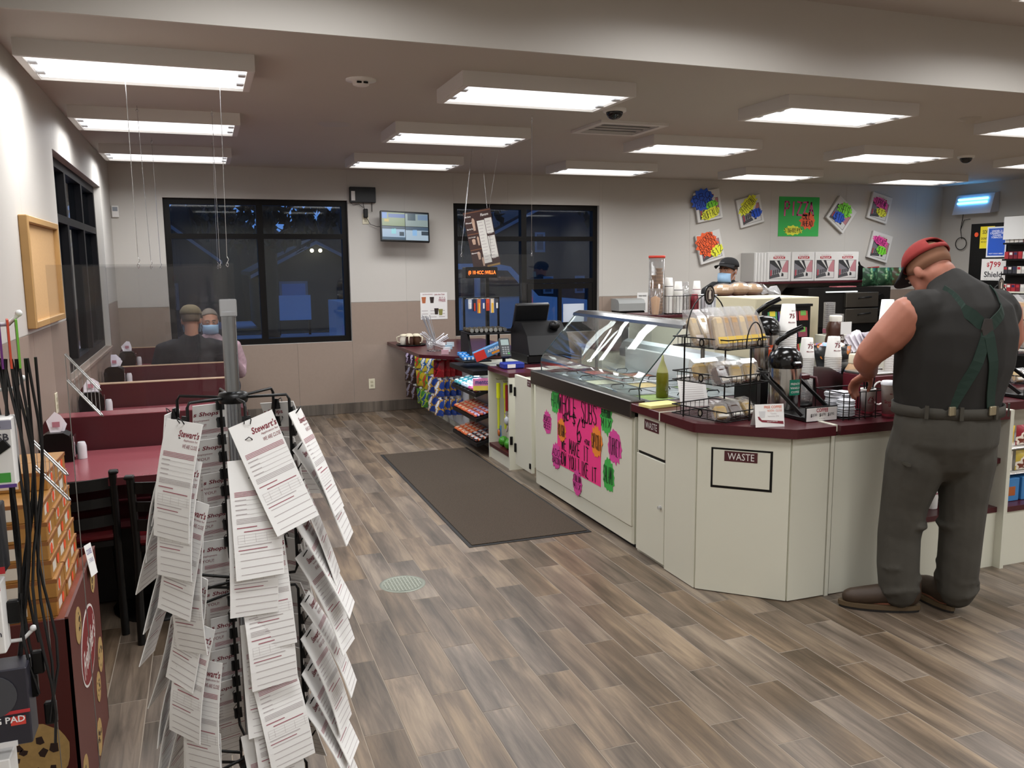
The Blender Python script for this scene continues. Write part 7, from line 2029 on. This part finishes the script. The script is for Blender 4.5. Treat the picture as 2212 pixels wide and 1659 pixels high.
# impulse rack above the shelf section
ir = thing('impulse_rack', 'black rack with lighters and rolled candies by the register', 'rack', (2.35, 7.2, .785))
MB().box(2.28, 2.60, 7.08, 7.10, .786, 1.33).build('back', mat('tinted_panel', '#1a1b1d', .3), ir) if False else None
for x in (2.22, 2.55): MB().box(x - .008, x + .008, 7.30, 7.32, .786, 1.335).build('post', M_black, ir)
MB().box(2.22, 2.55, 7.30, 7.315, 1.32, 1.335).build('top_bar', M_black, ir)
MB().box(2.18, 2.56, 6.98, 7.3, 1.02, 1.035, bev=.003).build('tray', M_bmetal, ir)
MB().prism([(6.98, .786), (7.3, .786), (7.3, 1.02), (7.1, 1.02)], 2.18, 2.20, 'yz').build('side', M_bmetal, ir)
for k in range(5): MB().tube([(2.24 + .05 * k, 7.3, 1.325), (2.24 + .05 * k, 7.1, 1.33)], .002, 5).build('hook', M_white, ir)
for k, c in enumerate(('#b9bcc2', '#202430', '#c8703a', '#2a3a7a', '#c84a2e', '#d8c8b0', '#3a3a42')):
    x = 2.225 + .042 * k
    t = thing('lighter_card', ('silver', 'black', 'orange', 'navy', 'red', 'cream', 'charcoal')[k] + ' hanging card on the impulse rack top hooks', 'lighter', (x, 7.12, 1.2), 'cards on the impulse rack')
    MB().box(x - .016, x + .016, 7.14, 7.142, 1.24 - .02 * (k % 3), 1.325).build('card', mat('lc_' + c, c, .4), t)
    MB().box(x - .007, x + .007, 7.128, 7.14, 1.24 - .02 * (k % 3), 1.29, bev=.002).build('lighter', mat('lcb_%d' % k, ('#dcdcdc', '#b83a2a', '#e2b13a')[k % 3], .3), t)
for j in range(2):
    for k in range(8):
        x = 2.20 + .044 * k
        t = thing('drink_tin', 'small dark drink tin in the %s row of the impulse tray' % ('front' if j == 0 else 'back'), 'tin', (x, 7.0, 1.036), 'dark tins in the impulse tray')
        MB().cyl((x, 7.02 + .12 * j, 1.056), (x, 7.11 + .12 * j, 1.056), .019, n=12).build('can', mat('tin_gold', '#4a3e20', .3, metal=.6), t)
        MB().cyl((x, 7.012 + .12 * j, 1.056), (x, 7.02 + .12 * j, 1.056), .018, n=12).build('end', mat('tin_silver', '#c2c2c0', .25, metal=.9), t)
t = thing('gum_display', 'red and blue candy display box propped on the counter', 'box', (2.27, 6.84, .80))
Mg = Matrix.Translation((2.17, 6.80, .80)) @ Matrix.Rotation(math.radians(-22), 4, 'Y') @ Matrix.Rotation(math.radians(-8), 4, 'Z')
MB(Mg).box(0, .30, -.006, .05, 0, .085, bev=.003).build('box', mat('gum_blue', '#4a7fb0', .4, var=.2, vscale=20), t)
MB(Mg).box(0.002, .10, -.0075, -.006, .002, .083).build('print', mat('gum_red', '#c8342c', .4), t)
m = MB(Mg); m.text('AIRHEADS', .026, FY(.195, -.0078, .05), w=.15, bold=True); m.build('lettering', M_white, t)
MB(Mg).box(.15, .24, -.0075, -.006, .01, .03).build('print', mat('gum_orange', '#d88a2c', .4), t)
for i in range(3):
    for k in range(6):
        x = 2.12 + .035 * k; y = 7.0 + .07 * i
        t = thing('mint_tube', 'bright blue mint pack on the counter tray', 'mint pack', (x, y, .81), 'blue mint packs on the counter')
        MB().box(x - .015, x + .015, y - .032, y + .03, .80 + .012 * i, .835 + .012 * i, bev=.006).build('pack', mat('mint_blue', '#2f86d0', .3, var=.2, vscale=60), t)
        MB().box(x - .010, x + .010, y - .034, y - .032, .807 + .012 * i, .828 + .012 * i).build('cap', mat('mint_white', '#dfe8ee', .4), t)
MB().box(2.09, 2.34, 6.90, 7.2, .787, .80, bev=.002).build('mint_tray', M_bmetal, None, 'dark tray carrying blue mint packs', 'tray')
t = thing('blue_case', 'blue plastic case with white label on the niche top', 'case', (2.32, 6.42, .78))
MB().box(2.27, 2.45, 6.38, 6.50, .781, .83, bev=.008).build('case', mat('case_blue', '#24348e', .35), t)
MB().box(2.27 + .03, 2.37, 6.379, 6.38, .79, .82).build('label', M_paper, t)
for k, (x, y, r_) in enumerate(((2.55, 6.3, 5), (2.72, 6.34, -8), (2.88, 6.28, 12))):
    MB(Matrix.Translation((x, y, .7805)) @ Matrix.Rotation(math.radians(r_), 4, 'Z')).box(-.075, .075, -.1, .1, 0, .0012).build('flyer', mat('flyer_grey', '#a9a39c', .6, var=.3, vscale=30), None, 'printed flyer lying on the niche top', 'flyer', 'flyers on the niche top')
# hanging menu and clear register barrier
mn = thing('hanging_menu', 'tilted hanging brown shake menu board over the register', 'menu board', (2.40, 7.3, 1.6))
Mm = Matrix.Translation((2.40, 7.30, 1.86)) @ Matrix.Rotation(math.radians(-11), 4, 'Y') @ frame((0, 0, 0), (1, .12, 0), (0, 0, 1))
W_, H_ = .275, .52
MB(Mm).box(-W_ / 2, W_ / 2, -H_ / 2, H_ / 2, -.004, 0).build('board', mat('menu_brown', '#3a2320', .5), mn)
for (a, b, c, d, cc_) in ((-.02, .055, -.22, .165, '#d8d5cf'), (.06, .13, .04, .175, '#d8d5cf'), (.06, .13, -.185, .015, '#d8d5cf'), (-.135, -.02, .055, .06, '#8a5a3a'), (-.135, -.02, -.085, -.08, '#8a5a3a'), (.0, .13, -.258, -.24, '#9a7a4a'), (-.135, .135, .245, .25, '#8a5a3a')):
    MB(Mm).box(a, b, c, d, 0, .0008).build('panel', mat('mp_' + cc_, cc_, .6), mn)
for (x, y, w, h_) in ((-.055, .14, .03, .11), (-.085, -.01, .035, .05), (-.04, -.01, .02, .08), (-.06, -.14, .03, .07), (-.03, -.2, .022, .08)):
    MB(Mm).prism([(x - w * .35, y - h_ / 2), (x + w * .35, y - h_ / 2), (x + w / 2, y + h_ * .3), (x + w * .2, y + h_ / 2), (x - w * .2, y + h_ / 2), (x - w / 2, y + h_ * .3)], 0, .001).build('picture', mat('shake_cream', '#b89a86', .6, var=.3, vscale=40), mn)
m = MB(Mm)
for i, s_ in enumerate(('Milk Shakes', 'Float', 'Make Your Own')): m.text(s_, .014, Matrix.Translation((-.10, .215 - .055 * i, .001)), w=.06, bold=True, z=0)
m.text('Flavors', .024, Matrix.Translation((.065, .212, .001)), w=.08, bold=True, shear=.2, z=0)
for i, s_ in enumerate(('Hot Fudge', 'Banana')): m.text(s_, .012, Matrix.Translation((-.095, .03 - .14 * i, .001)), w=.07, bold=True, z=0)
m.build('lettering', M_white, mn)
for i in range(13):
    for x0, w in ((-.012, .055), (.068, .05)):
        MB(Mm).box(x0, x0 + w * random.uniform(.6, .95), .145 - .028 * i, .150 - .028 * i, .0009, .0013).build('menu_line', M_print, mn)
for a, b in (((2.33, 7.33, ZL), Mm @ Vector((-.12, .26, 0))), ((2.556, 7.27, ZL), Mm @ Vector((.13, .26, 0)))): MB().tube([a, b], .0012, 4).build('wire', M_chrome, mn)
barrier(7.20, 2.16, 2.86, 1.06, 1.72, [(2.33, 7.33, 2.17), (2.577, 7.80, 2.45), (2.241, 5.656, 2.84)], 'clear sheet hung in front of the register')
t = thing('red_charm', 'small red charm hanging on the clear sheet by the register', 'charm', (2.84, 7.19, 1.18))
MB().tube([(2.84, 7.19, 1.33), (2.845, 7.19, 1.25)], .002, 4).build('cord', M_red, t)
MB().lathe([(0, 0), (.008, .02), (.014, .06), (.01, .085), (0, .09)], (2.845, 7.19, 1.16), 10).build('charm', M_red, t)
# ================================================================ right wall: bug light and cigarette rack
bl = thing('bug_light', 'white wall insect light with glowing blue tubes', 'insect light', (X1 - .06, 8.66, 2.25))
MB().prism([(X1 - .005, 2.27), (X1 - .16, 2.25), (X1 - .09, 2.51), (X1 - .005, 2.53)], 8.36, 8.96, 'xz').build('case', mat('light_case', '#c9ccd8', .4), bl)
for k, z in enumerate((2.40, 2.45)):
    x = X1 - .16 + (z - 2.25) * .27 - .014
    MB().cyl((x, 8.44, z), (x, 8.90, z), .015, n=10).build('tube', mat('uv_tube', '#a8e8ff', .3, emit='#59b8ff', estr=7), bl)
MB().tube([(X1 - .02, 8.9, 2.26), (X1 - .02, 8.93, 2.05), (X1 - .02, 8.9, 1.92)], .004, 5).build('cord', M_black, bl)
MB().tube([(X1 - .03 , 8.9 + .09 * math.cos(i * .5), 1.86 + .085 * math.sin(i * .5)) for i in range(26)], .005, 5).build('cord_coil', M_black, bl)
MB().tube([(X1 - .02, 8.93, 2.05), (X1 - .02, 8.88, 2.18), (X1 - .02, 8.78, 2.19)], .004, 5).build('cord', M_black, bl)
cg = thing('cigarette_rack', 'tall black cigarette rack along the far side wall', 'rack', (9.6, 7.2, 0))
CGX = 9.55
MB().box(CGX, X1 - .006, 6.2, 8.42, .0, 2.10).build('body', mat('rack_black', '#080808', .45, spec=.3), cg)
for k, z in enumerate((1.22, 1.44, 1.62, 1.82)):
    MB().box(CGX - .10, CGX, 6.25, 7.85, z, z + .02).build('shelf', M_cream if k in (0,) else M_bmetal, cg)
rn = random.Random(14)
for k, z in enumerate((1.2405, 1.4605, 1.6405, 1.8405)):
    for j in range(10):
        y = 7.80 - .062 * j
        c = ('#d6d0c8', '#7a2030', '#c8c4c0', '#3a3a40', '#a83038')[rn.randrange(5)]
        t = thing('cigarette_pack', '%s pack row on the %s rack shelf' % ({'#d6d0c8': 'white', '#7a2030': 'maroon', '#c8c4c0': 'silver', '#3a3a40': 'black', '#a83038': 'red'}[c], ('lowest', 'second', 'third', 'top')[k]), 'cigarette pack', (CGX - .05, y, z), 'packs on the cigarette rack')
        MB().box(CGX - .09, CGX - .002, y - .027, y + .027, z, z + .09, bev=.002).build('pack', mat('cp_' + c, c, .4), t)
        MB().box(CGX - .091, CGX - .09, y - .02, y + .02, z + .05, z + .08).build('pack_print', mat('cpp_%d' % (j % 3), ('#b8323a', '#e6e2dc', '#2a2a52')[j % 3], .5), t)
def poster(y0, y1, z0, z1, colr, label, texts, x=CGX, off=.004, border=None):
    t = thing('rack_poster', label, 'poster', (x, (y0 + y1) / 2, z0))
    MB().box(x - off - .002, x - off, y1, y0, z0, z1).build('sheet', mat('po_' + colr, colr, .5), t)
    if border: MB().box(x - off - .0025, x - off - .002, y1 + .02, y0 - .02, z0 + .02, z1 - .02).build('field', mat('po_' + border, border, .5), t)
    for (s_, h_, w, u, v, c) in texts: MB().text(s_, h_, FX(x - off - .0028, y0 - (y0 - y1) * u, z0 + (z1 - z0) * v), w=w, bold=True, z=.0004).build('lettering', mat('ink_' + c, c, .6), t)
poster(8.27, 8.06, 1.78, 2.06, '#e6d52e', 'yellow notice on the cigarette rack', [('SORRY', .05, .14, .5, .75, '#181818'), ("DON'T ASK", .03, .17, .5, .45, '#181818'), ('NO I.D. NO SALE', .022, .17, .5, .3, '#181818')], off=.006)
poster(8.16, 7.875, 1.665, 2.05, '#dfe4ea', 'blue poster with white lettering on the cigarette rack', [('UNDER 21', .026, .15, .5, .86, '#f0f4ff'), ('CIGARETTES', .024, .2, .5, .79, '#f0f4ff'), ('CIGARS', .022, .12, .5, .72, '#f0f4ff'), ('TOBACCO', .022, .16, .5, .65, '#f0f4ff'), ('NOT SOLD HERE', .014, .2, .5, .12, '#f0f4ff')], off=.012, border='#2558c2')
poster(8.22, 7.865, 1.37, 1.645, '#e9e7e4', 'white price card reading $7.99 Shield', [('$', .06, .04, .28, .72, '#b02030'), ('7', .11, .05, .42, .68, '#b02030'), ('99', .07, .1, .65, .74, '#b02030'), ('Shield', .075, .26, .5, .28, '#3a3a3e'), ('Surgeon General Warning', .01, .26, .5, .06, '#3a3a3e')], off=.006)
poster(7.85, 7.35, 1.88, 2.16, '#e2e2e0', 'white poster with golden figure at the rack top', [('GOLD', .08, .16, .75, .6, '#b08a3a')], x=CGX - .10, off=.006)
t = MB().cyl((CGX - .006, 8.33, 1.96), (CGX - .0005, 8.33, 1.96), .03, n=14).build('round_sticker', mat('orange_sticker', '#e8552c'), None, 'round orange sticker on the black rack door', 'sticker')
# clerk --------------------------------------------------------------
kx, ky = 4.80, 7.0
HM = M4((kx, ky - .03, 1.545), -66, 4)
ck = thing('person', 'person in black with a black cap and blue mask behind the counter', 'person', (kx, ky, 0))
def clerk_body(e, torso=True, arms=True, legs=True):
    o_ = []
    if torso: o_.append(chain([(kx, ky, .92, .16 + e, .11 + e), (kx, ky, 1.1, .16 + e, .11 + e), (kx, ky - .01, 1.27, .18 + e, .115 + e), (kx, ky - .01, 1.37, .175 + e, .09 + e), (kx, ky - .01, 1.42, .09 + e, .07 + e)], (1, -.2, 0)))
    if arms:
        for s_ in (-1, 1): o_.append(chain([(kx + s_ * .12, ky, 1.375, .065 + e), (kx + s_ * .2, ky, 1.35, .058 + e), (kx + s_ * .25, ky - .02, 1.12, .048 + e), (kx + s_ * .22, ky - .2, .98, .038 + e)]))
    if legs:
        for s_ in (-1, 1):
            o_.append(chain([(kx + s_ * .09, ky, .90, .09 + e), (kx + s_ * .1, ky, .5, .065 + e), (kx + s_ * .1, ky + .01, .1, .045 + e)]))
            o_.append(chain([(kx + s_ * .1, ky + .02, .05, .045 + e), (kx + s_ * .1, ky - .15, .045, .04 + e)]))
    return o_
sk_ = clerk_body(0) + head_prims(HM)
sk_.append(chain([tuple(HM @ Vector((0, .03, -.05))) + (.056,), (kx, ky - .01, 1.40, .06)]))
for s_ in (-1, 1): sk_ += hand_prims(M4((kx + s_ * .22, ky - .2, .98), 0, 70), k=-s_, curl=.4)
blob('body', sk_, M_skin2, ck, .010)
blob('shirt', clerk_body(.014, legs=False), mat('black_shirt', '#0f0f11', .85, var=.2, vscale=10), ck, .013)
blob('trousers', clerk_body(.014, torso=False, arms=False), mat('black_trousers', '#121214', .85), ck, .014)
head_extras(HM, ck, hair=112, haircol='#2a1d16', mask=True)
cap_parts(HM, ck, '#131315', '#131315', 1.04, tilt=-10)
MB(HM).text('crew', .012, frame((0, -.105, .09), (1, 0, 0), (0, .35, 1)), w=.05, z=.001).build('cap_lettering', mat('ink_grey', '#6a6a6c', .7), ck)
# ================================================================ the standing customer
mn_ = thing('person', 'person in sleeveless dark shirt with green suspenders and red cap', 'person', (3.1, 2.84, 0))
TS = [(3.12, 2.82, .92, .205, .175), (3.12, 2.82, 1.05, .228, .192), (3.13, 2.805, 1.19, .25, .205), (3.135, 2.80, 1.31, .258, .195), (3.135, 2.805, 1.40, .235, .165), (3.13, 2.825, 1.465, .15, .115), (3.13, 2.85, 1.50, .095, .085)]
SIDE_ = (1, -.10, 0)
def tor(e, cut=None): return chain([(x, y, z, a + e, b + e) for x, y, z, a, b in (TS if cut is None else TS[:cut])], SIDE_)
def arms(e, n=9):
    L_ = [(2.96, 2.815, 1.415, .085), (2.885, 2.83, 1.39, .088), (2.83, 2.89, 1.29, .078), (2.80, 2.955, 1.215, .062), (2.845, 3.03, 1.165, .056), (2.93, 3.10, 1.115, .042), (2.965, 3.125, 1.10, .034)]
    R_ = [(3.30, 2.79, 1.415, .085), (3.375, 2.785, 1.385, .086), (3.425, 2.80, 1.27, .078), (3.445, 2.86, 1.155, .06), (3.43, 2.97, 1.10, .052), (3.38, 3.06, 1.06, .04), (3.36, 3.09, 1.05, .034)]
    return [chain([(x, y, z, r + e) for x, y, z, r in q[:n]]) for q in (L_, R_)]
def legs(e, f=0):
    LL = [(3.03, 2.835, .90, .12, .135), (3.0, 2.86, .74, .10, .12), (2.985, 2.895, .52, .075, .08), (2.978, 2.91, .36, .066, .07), (2.975, 2.895, .12, .048, .05)]
    RR = [(3.21, 2.80, .90, .12, .135), (3.208, 2.785, .74, .10, .12), (3.208, 2.775, .52, .072, .08), (3.207, 2.775, .36, .065, .07), (3.208, 2.79, .12, .047, .05)]
    return [chain([(x, y, z, a + e, b + e) for x, y, z, a, b in q], SIDE_) for q in (LL, RR)]
def feet(e):
    return [chain([(3.0, 2.88, .055, .045 + e), (2.90, 2.945, .05, .044 + e), (2.80, 3.01, .042, .04 + e)], (.55, .83, 0)), chain([(3.19, 2.82, .055, .045 + e), (3.205, 2.93, .05, .044 + e), (3.22, 3.04, .042, .04 + e)])]
HM = M4((3.105, 2.945, 1.575), 172, 38, 6)
body = [tor(0)] + arms(0) + legs(0) + feet(-.008) + head_prims(HM, 1.06, 1.1)
body.append(chain([tuple(HM @ Vector((0, .035, -.03))) + (.072,), (3.12, 2.875, 1.52, .074), (3.13, 2.835, 1.465, .085)]))
body += hand_prims(M4((2.965, 3.125, 1.10), 10, 55), k=1, curl=.55, s=1.05)
body += hand_prims(M4((3.36, 3.09, 1.05), -8, 60), k=-1, curl=.5, s=1.05)
blob('body', body, mat('skin_ruddy', '#a76b56', .55, var=.14, vscale=18), mn_, .0085, 3)
M_shirt = mat('dark_shirt', '#1f1d1a', .9, var=.18, vscale=9, bump=.4, bscale=9)
blob('shirt', [tor(.016)] + [chain([(2.99, 2.815, 1.40, .105), (2.925, 2.822, 1.39, .112)]), chain([(3.275, 2.79, 1.40, .105), (3.34, 2.787, 1.385, .112)])], M_shirt, mn_, .009, 7)
def fold(p, sd, sgn):
    pass
M_pants = mat('work_trousers', '#403d36', .9, var=.22, vscale=7, bump=.7, bscale=11)
rn = random.Random(17)
pr = [chain([(3.12, 2.815, .965, .225, .195), (3.12, 2.815, .90, .235, .20), (3.12, 2.815, .82, .232, .198)], SIDE_)]
for s_, q in zip((-1, 1), ([(3.03, 2.835, .88, .13, .15), (3.0, 2.86, .72, .122, .145), (2.985, 2.895, .52, .1, .108), (2.978, 2.91, .36, .092, .098), (2.972, 2.90, .22, .092, .097), (2.975, 2.89, .10, .088, .09)], [(3.21, 2.80, .88, .13, .15), (3.208, 2.785, .72, .12, .142), (3.208, 2.775, .52, .096, .104), (3.207, 2.775, .36, .09, .096), (3.208, 2.78, .22, .088, .094), (3.212, 2.785, .10, .084, .088)])):
    pr.append(chain([(x, y, z, a, b) for x, y, z, a, b in q], SIDE_))
    for k in range(5):     # stacked folds above the boot and behind the knee
        cx, cy = q[-1][0], q[-1][1]
        z = (.10, .14, .19, .25, .45)[k]
        a0 = rn.uniform(0, 6.28)
        R_ = .086 if k < 4 else .096
        pr.append(chain([(cx + R_ * math.cos(a0 + t), cy + R_ * math.sin(a0 + t), z + .03 * math.sin(t * 1.3 + k), .014 - .002 * abs(t - 1)) for t in (0, .5, 1, 1.5, 2.0)]))
blob('trousers', pr, M_pants, mn_, .010, 3)
MB().lathe([(.0, 0)] + [(.001, 0)], (3.12, 2.8, .9), 4) if False else None
# waistband with loops
wv = MB(); n = 40
V = []
for z, e in ((.945, .004), (.945, .010), (.992, .009), (.992, .003)):
    for i in range(n):
        a = 2 * math.pi * i / n
        V.append((3.12 + (.225 + e) * math.cos(a), 2.815 + (.195 + e) * math.sin(a) - .1 * (.225 + e) * math.cos(a) * .9, z))
wv.add(V, [(k * n + i, k * n + (i + 1) % n, ((k + 1) % 4) * n + (i + 1) % n, ((k + 1) % 4) * n + i) for k in range(4) for i in range(n)], True)
wv.build('waistband', M_pants, mn_)
for a in (-150, -118, -80, -50):
    a = math.radians(a)
    x = 3.12 + .245 * math.cos(a); y = 2.815 + .215 * math.sin(a) - .1 * .245 * math.cos(a) * .9
    MB(Matrix.Translation((x, y, .975)) @ Matrix.Rotation(a + math.pi / 2, 4, 'Z')).box(-.008, .008, -.004, .004, -.03, .028).build('belt_loop', mat('waistband', '#3a372f'), mn_)
# pocket patches on the left thigh
MB(Matrix.Translation((2.895, 2.82, .74)) @ Matrix.Rotation(math.radians(-115), 4, 'Z')).box(-.06, .06, -.012, .006, -.012, .0).build('pocket_flap', mat('waistband', '#3a372f'), mn_)
# suspenders lying on the shirt back
def back(u, z, e=.022):
    for q in range(len(TS) - 1):
        if TS[q][2] <= z <= TS[q + 1][2]:
            t = (z - TS[q][2]) / (TS[q + 1][2] - TS[q][2]); A_, B_ = TS[q], TS[q + 1]
            x, y, a, b = [A_[i] * (1 - t) + B_[i] * t for i in (0, 1, 3, 4)]
            break
    else: x, y, a, b = TS[-1][0], TS[-1][1], TS[-1][3], TS[-1][4]
    a += e; b += e
    uu = max(-.97 * a, min(.97 * a, u))
    return Vector((x + uu, y - .10 * uu - b * math.sqrt(max(0, 1 - (uu / a) ** 2)), z))
M_susp = mat('green_webbing', '#122a20', .8)
def strap(P, w, nm='suspender'):
    pts = [back(u, z, .024 + max(0, z - 1.33) * .16) for u, z in P]
    V = []
    for i, p in enumerate(pts):
        d = (pts[min(i + 1, len(pts) - 1)] - pts[max(i - 1, 0)]).normalized()
        nrm = Vector((p.x - 3.13, p.y - 2.81, 0)).normalized()
        s_ = d.cross(nrm).normalized() * (w / 2)
        V += [p - s_, p + s_, p + s_ - nrm * .004, p - s_ - nrm * .004]
    F = [(4 * i + k, 4 * i + (k + 1) % 4, 4 * i + 4 + (k + 1) % 4, 4 * i + 4 + k) for i in range(len(pts) - 1) for k in range(4)] + [(0, 3, 2, 1), (4 * len(pts) - 4, 4 * len(pts) - 3, 4 * len(pts) - 2, 4 * len(pts) - 1)]
    return MB().add(V, F).build(nm, M_susp, mn_)
J = (-.06, 1.335)
lerp = lambda p, q, n_: [(p[0] + (q[0] - p[0]) * i / n_, p[1] + (q[1] - p[1]) * i / n_) for i in range(n_ + 1)]
strap(lerp(J, (-.135, 1.42), 6) + lerp((-.135, 1.42), (-.125, 1.495), 6)[1:], .05)
strap(lerp(J, (.05, 1.42), 6) + lerp((.05, 1.42), (.09, 1.495), 6)[1:], .05)
strap(lerp(J, (-.145, 1.0), 10), .046)
strap(lerp(J, (.02, 1.0), 10), .046)
p = back(J[0], J[1], .026)
MB(Matrix.Translation(p) @ Matrix.Rotation(math.radians(-8), 4, 'Z')).prism([(-.028, .0), (-.016, -.045), (.016, -.045), (.028, .0), (.016, .045), (-.016, .045)], -.004, .004, 'xz').build('leather_patch', mat('patch_brown', '#2c2622', .7), mn_)
for u in (-.145, .02):
    p = back(u, .985, .034)
    MB(Matrix.Translation(p)).box(-.018, .018, -.006, .006, -.02, .02, bev=.003).build('clip', mat('clip_brass', '#b8ae92', .3, metal=.8), mn_)
p = back(-.03, .975, .034)
MB(Matrix.Translation(p + Vector((.14, .03, 0)))).box(-.022, .022, -.004, .004, -.01, .01, bev=.002).build('belt_tag', mat('tag_cream', '#cfc7a8', .5), mn_)
# boots
M_boot = mat('brown_leather', '#392a1d', .6, var=.25, vscale=20)
for (h0, t0, sd) in (((3.02, 2.868), (2.80, 3.01), 1), ((3.19, 2.815), (3.22, 3.04), 2)):
    h0 = Vector(h0); t0 = Vector(t0); d = (t0 - h0).normalized(); sdv = Vector((d.y, -d.x))
    g = lambda s, w, z: (*(h0 + d * s + sdv * w), z)
    L_ = (t0 - h0).length
    blob('boot', [chain([g(0, 0, .075) + (.05,), g(.06, 0, .08) + (.05,), g(.13, 0, .072) + (.048,), g(L_ * .8, 0, .058) + (.044,), g(L_, 0, .052) + (.038,)], (sdv.x, sdv.y, 0)), chain([g(.0, 0, .08) + (.052,), g(.01, 0, .17) + (.055,)], (1, 0, 0))], M_boot, mn_, .008, 3)
    out = []
    for i in range(24):
        a = 2 * math.pi * i / 24
        c, s_ = math.cos(a), math.sin(a)
        out.append(tuple(h0 + d * (L_ * .5 + (L_ * .5 + .052) * c) + sdv * (.05 * s_ * (1 + .1 * c))))
    MB().prism(out, .012, .032).build('welt', mat('boot_welt', '#54442e', .7), mn_)
    MB().prism([tuple(h0 + d * (L_ * .5 + (q[0] - h0.x) * 0) + (Vector(q) - h0 - d * L_ * .5) * .97) for q in out], .0005, .0125).build('sole', mat('boot_sole', '#17120e', .8), mn_)
    for k in range(4):
        q = g(.10 + .022 * k, -.02 * (1 if sd == 1 else -1), .118 - .012 * k)
        MB().ball(q, .0045, 8, 6).build('eyelet', mat('clip_brass', '#b8ae92'), mn_)
head_extras(HM, mn_, 1.06, hair=116, haircol='#8a6048')
MB(HM).lathe([(.0, 0)], (0, 0, 0), 4) if False else None
cap_parts(HM, mn_, '#8c2a26', '#16161a', 1.1, gap=True, tilt=-4)
V = []
n = 12
for j, (zz, sc) in enumerate(((-.06, 1.0), (-.09, .92), (-.118, .6))):
    for i in range(n + 1):
        a = math.radians(200 + 140 * i / n)
        V.append((.071 * sc * math.cos(a), -.02 + .083 * sc * math.sin(a), zz))
o = MB(HM).add(V, [(j * (n + 1) + i, j * (n + 1) + i + 1, (j + 1) * (n + 1) + i + 1, (j + 1) * (n + 1) + i) for j in range(2) for i in range(n)], True).build('beard', mat('hair_#5a4030', '#5a4030', .9), mn_)
o.modifiers.new('t', 'SOLIDIFY').thickness = .008
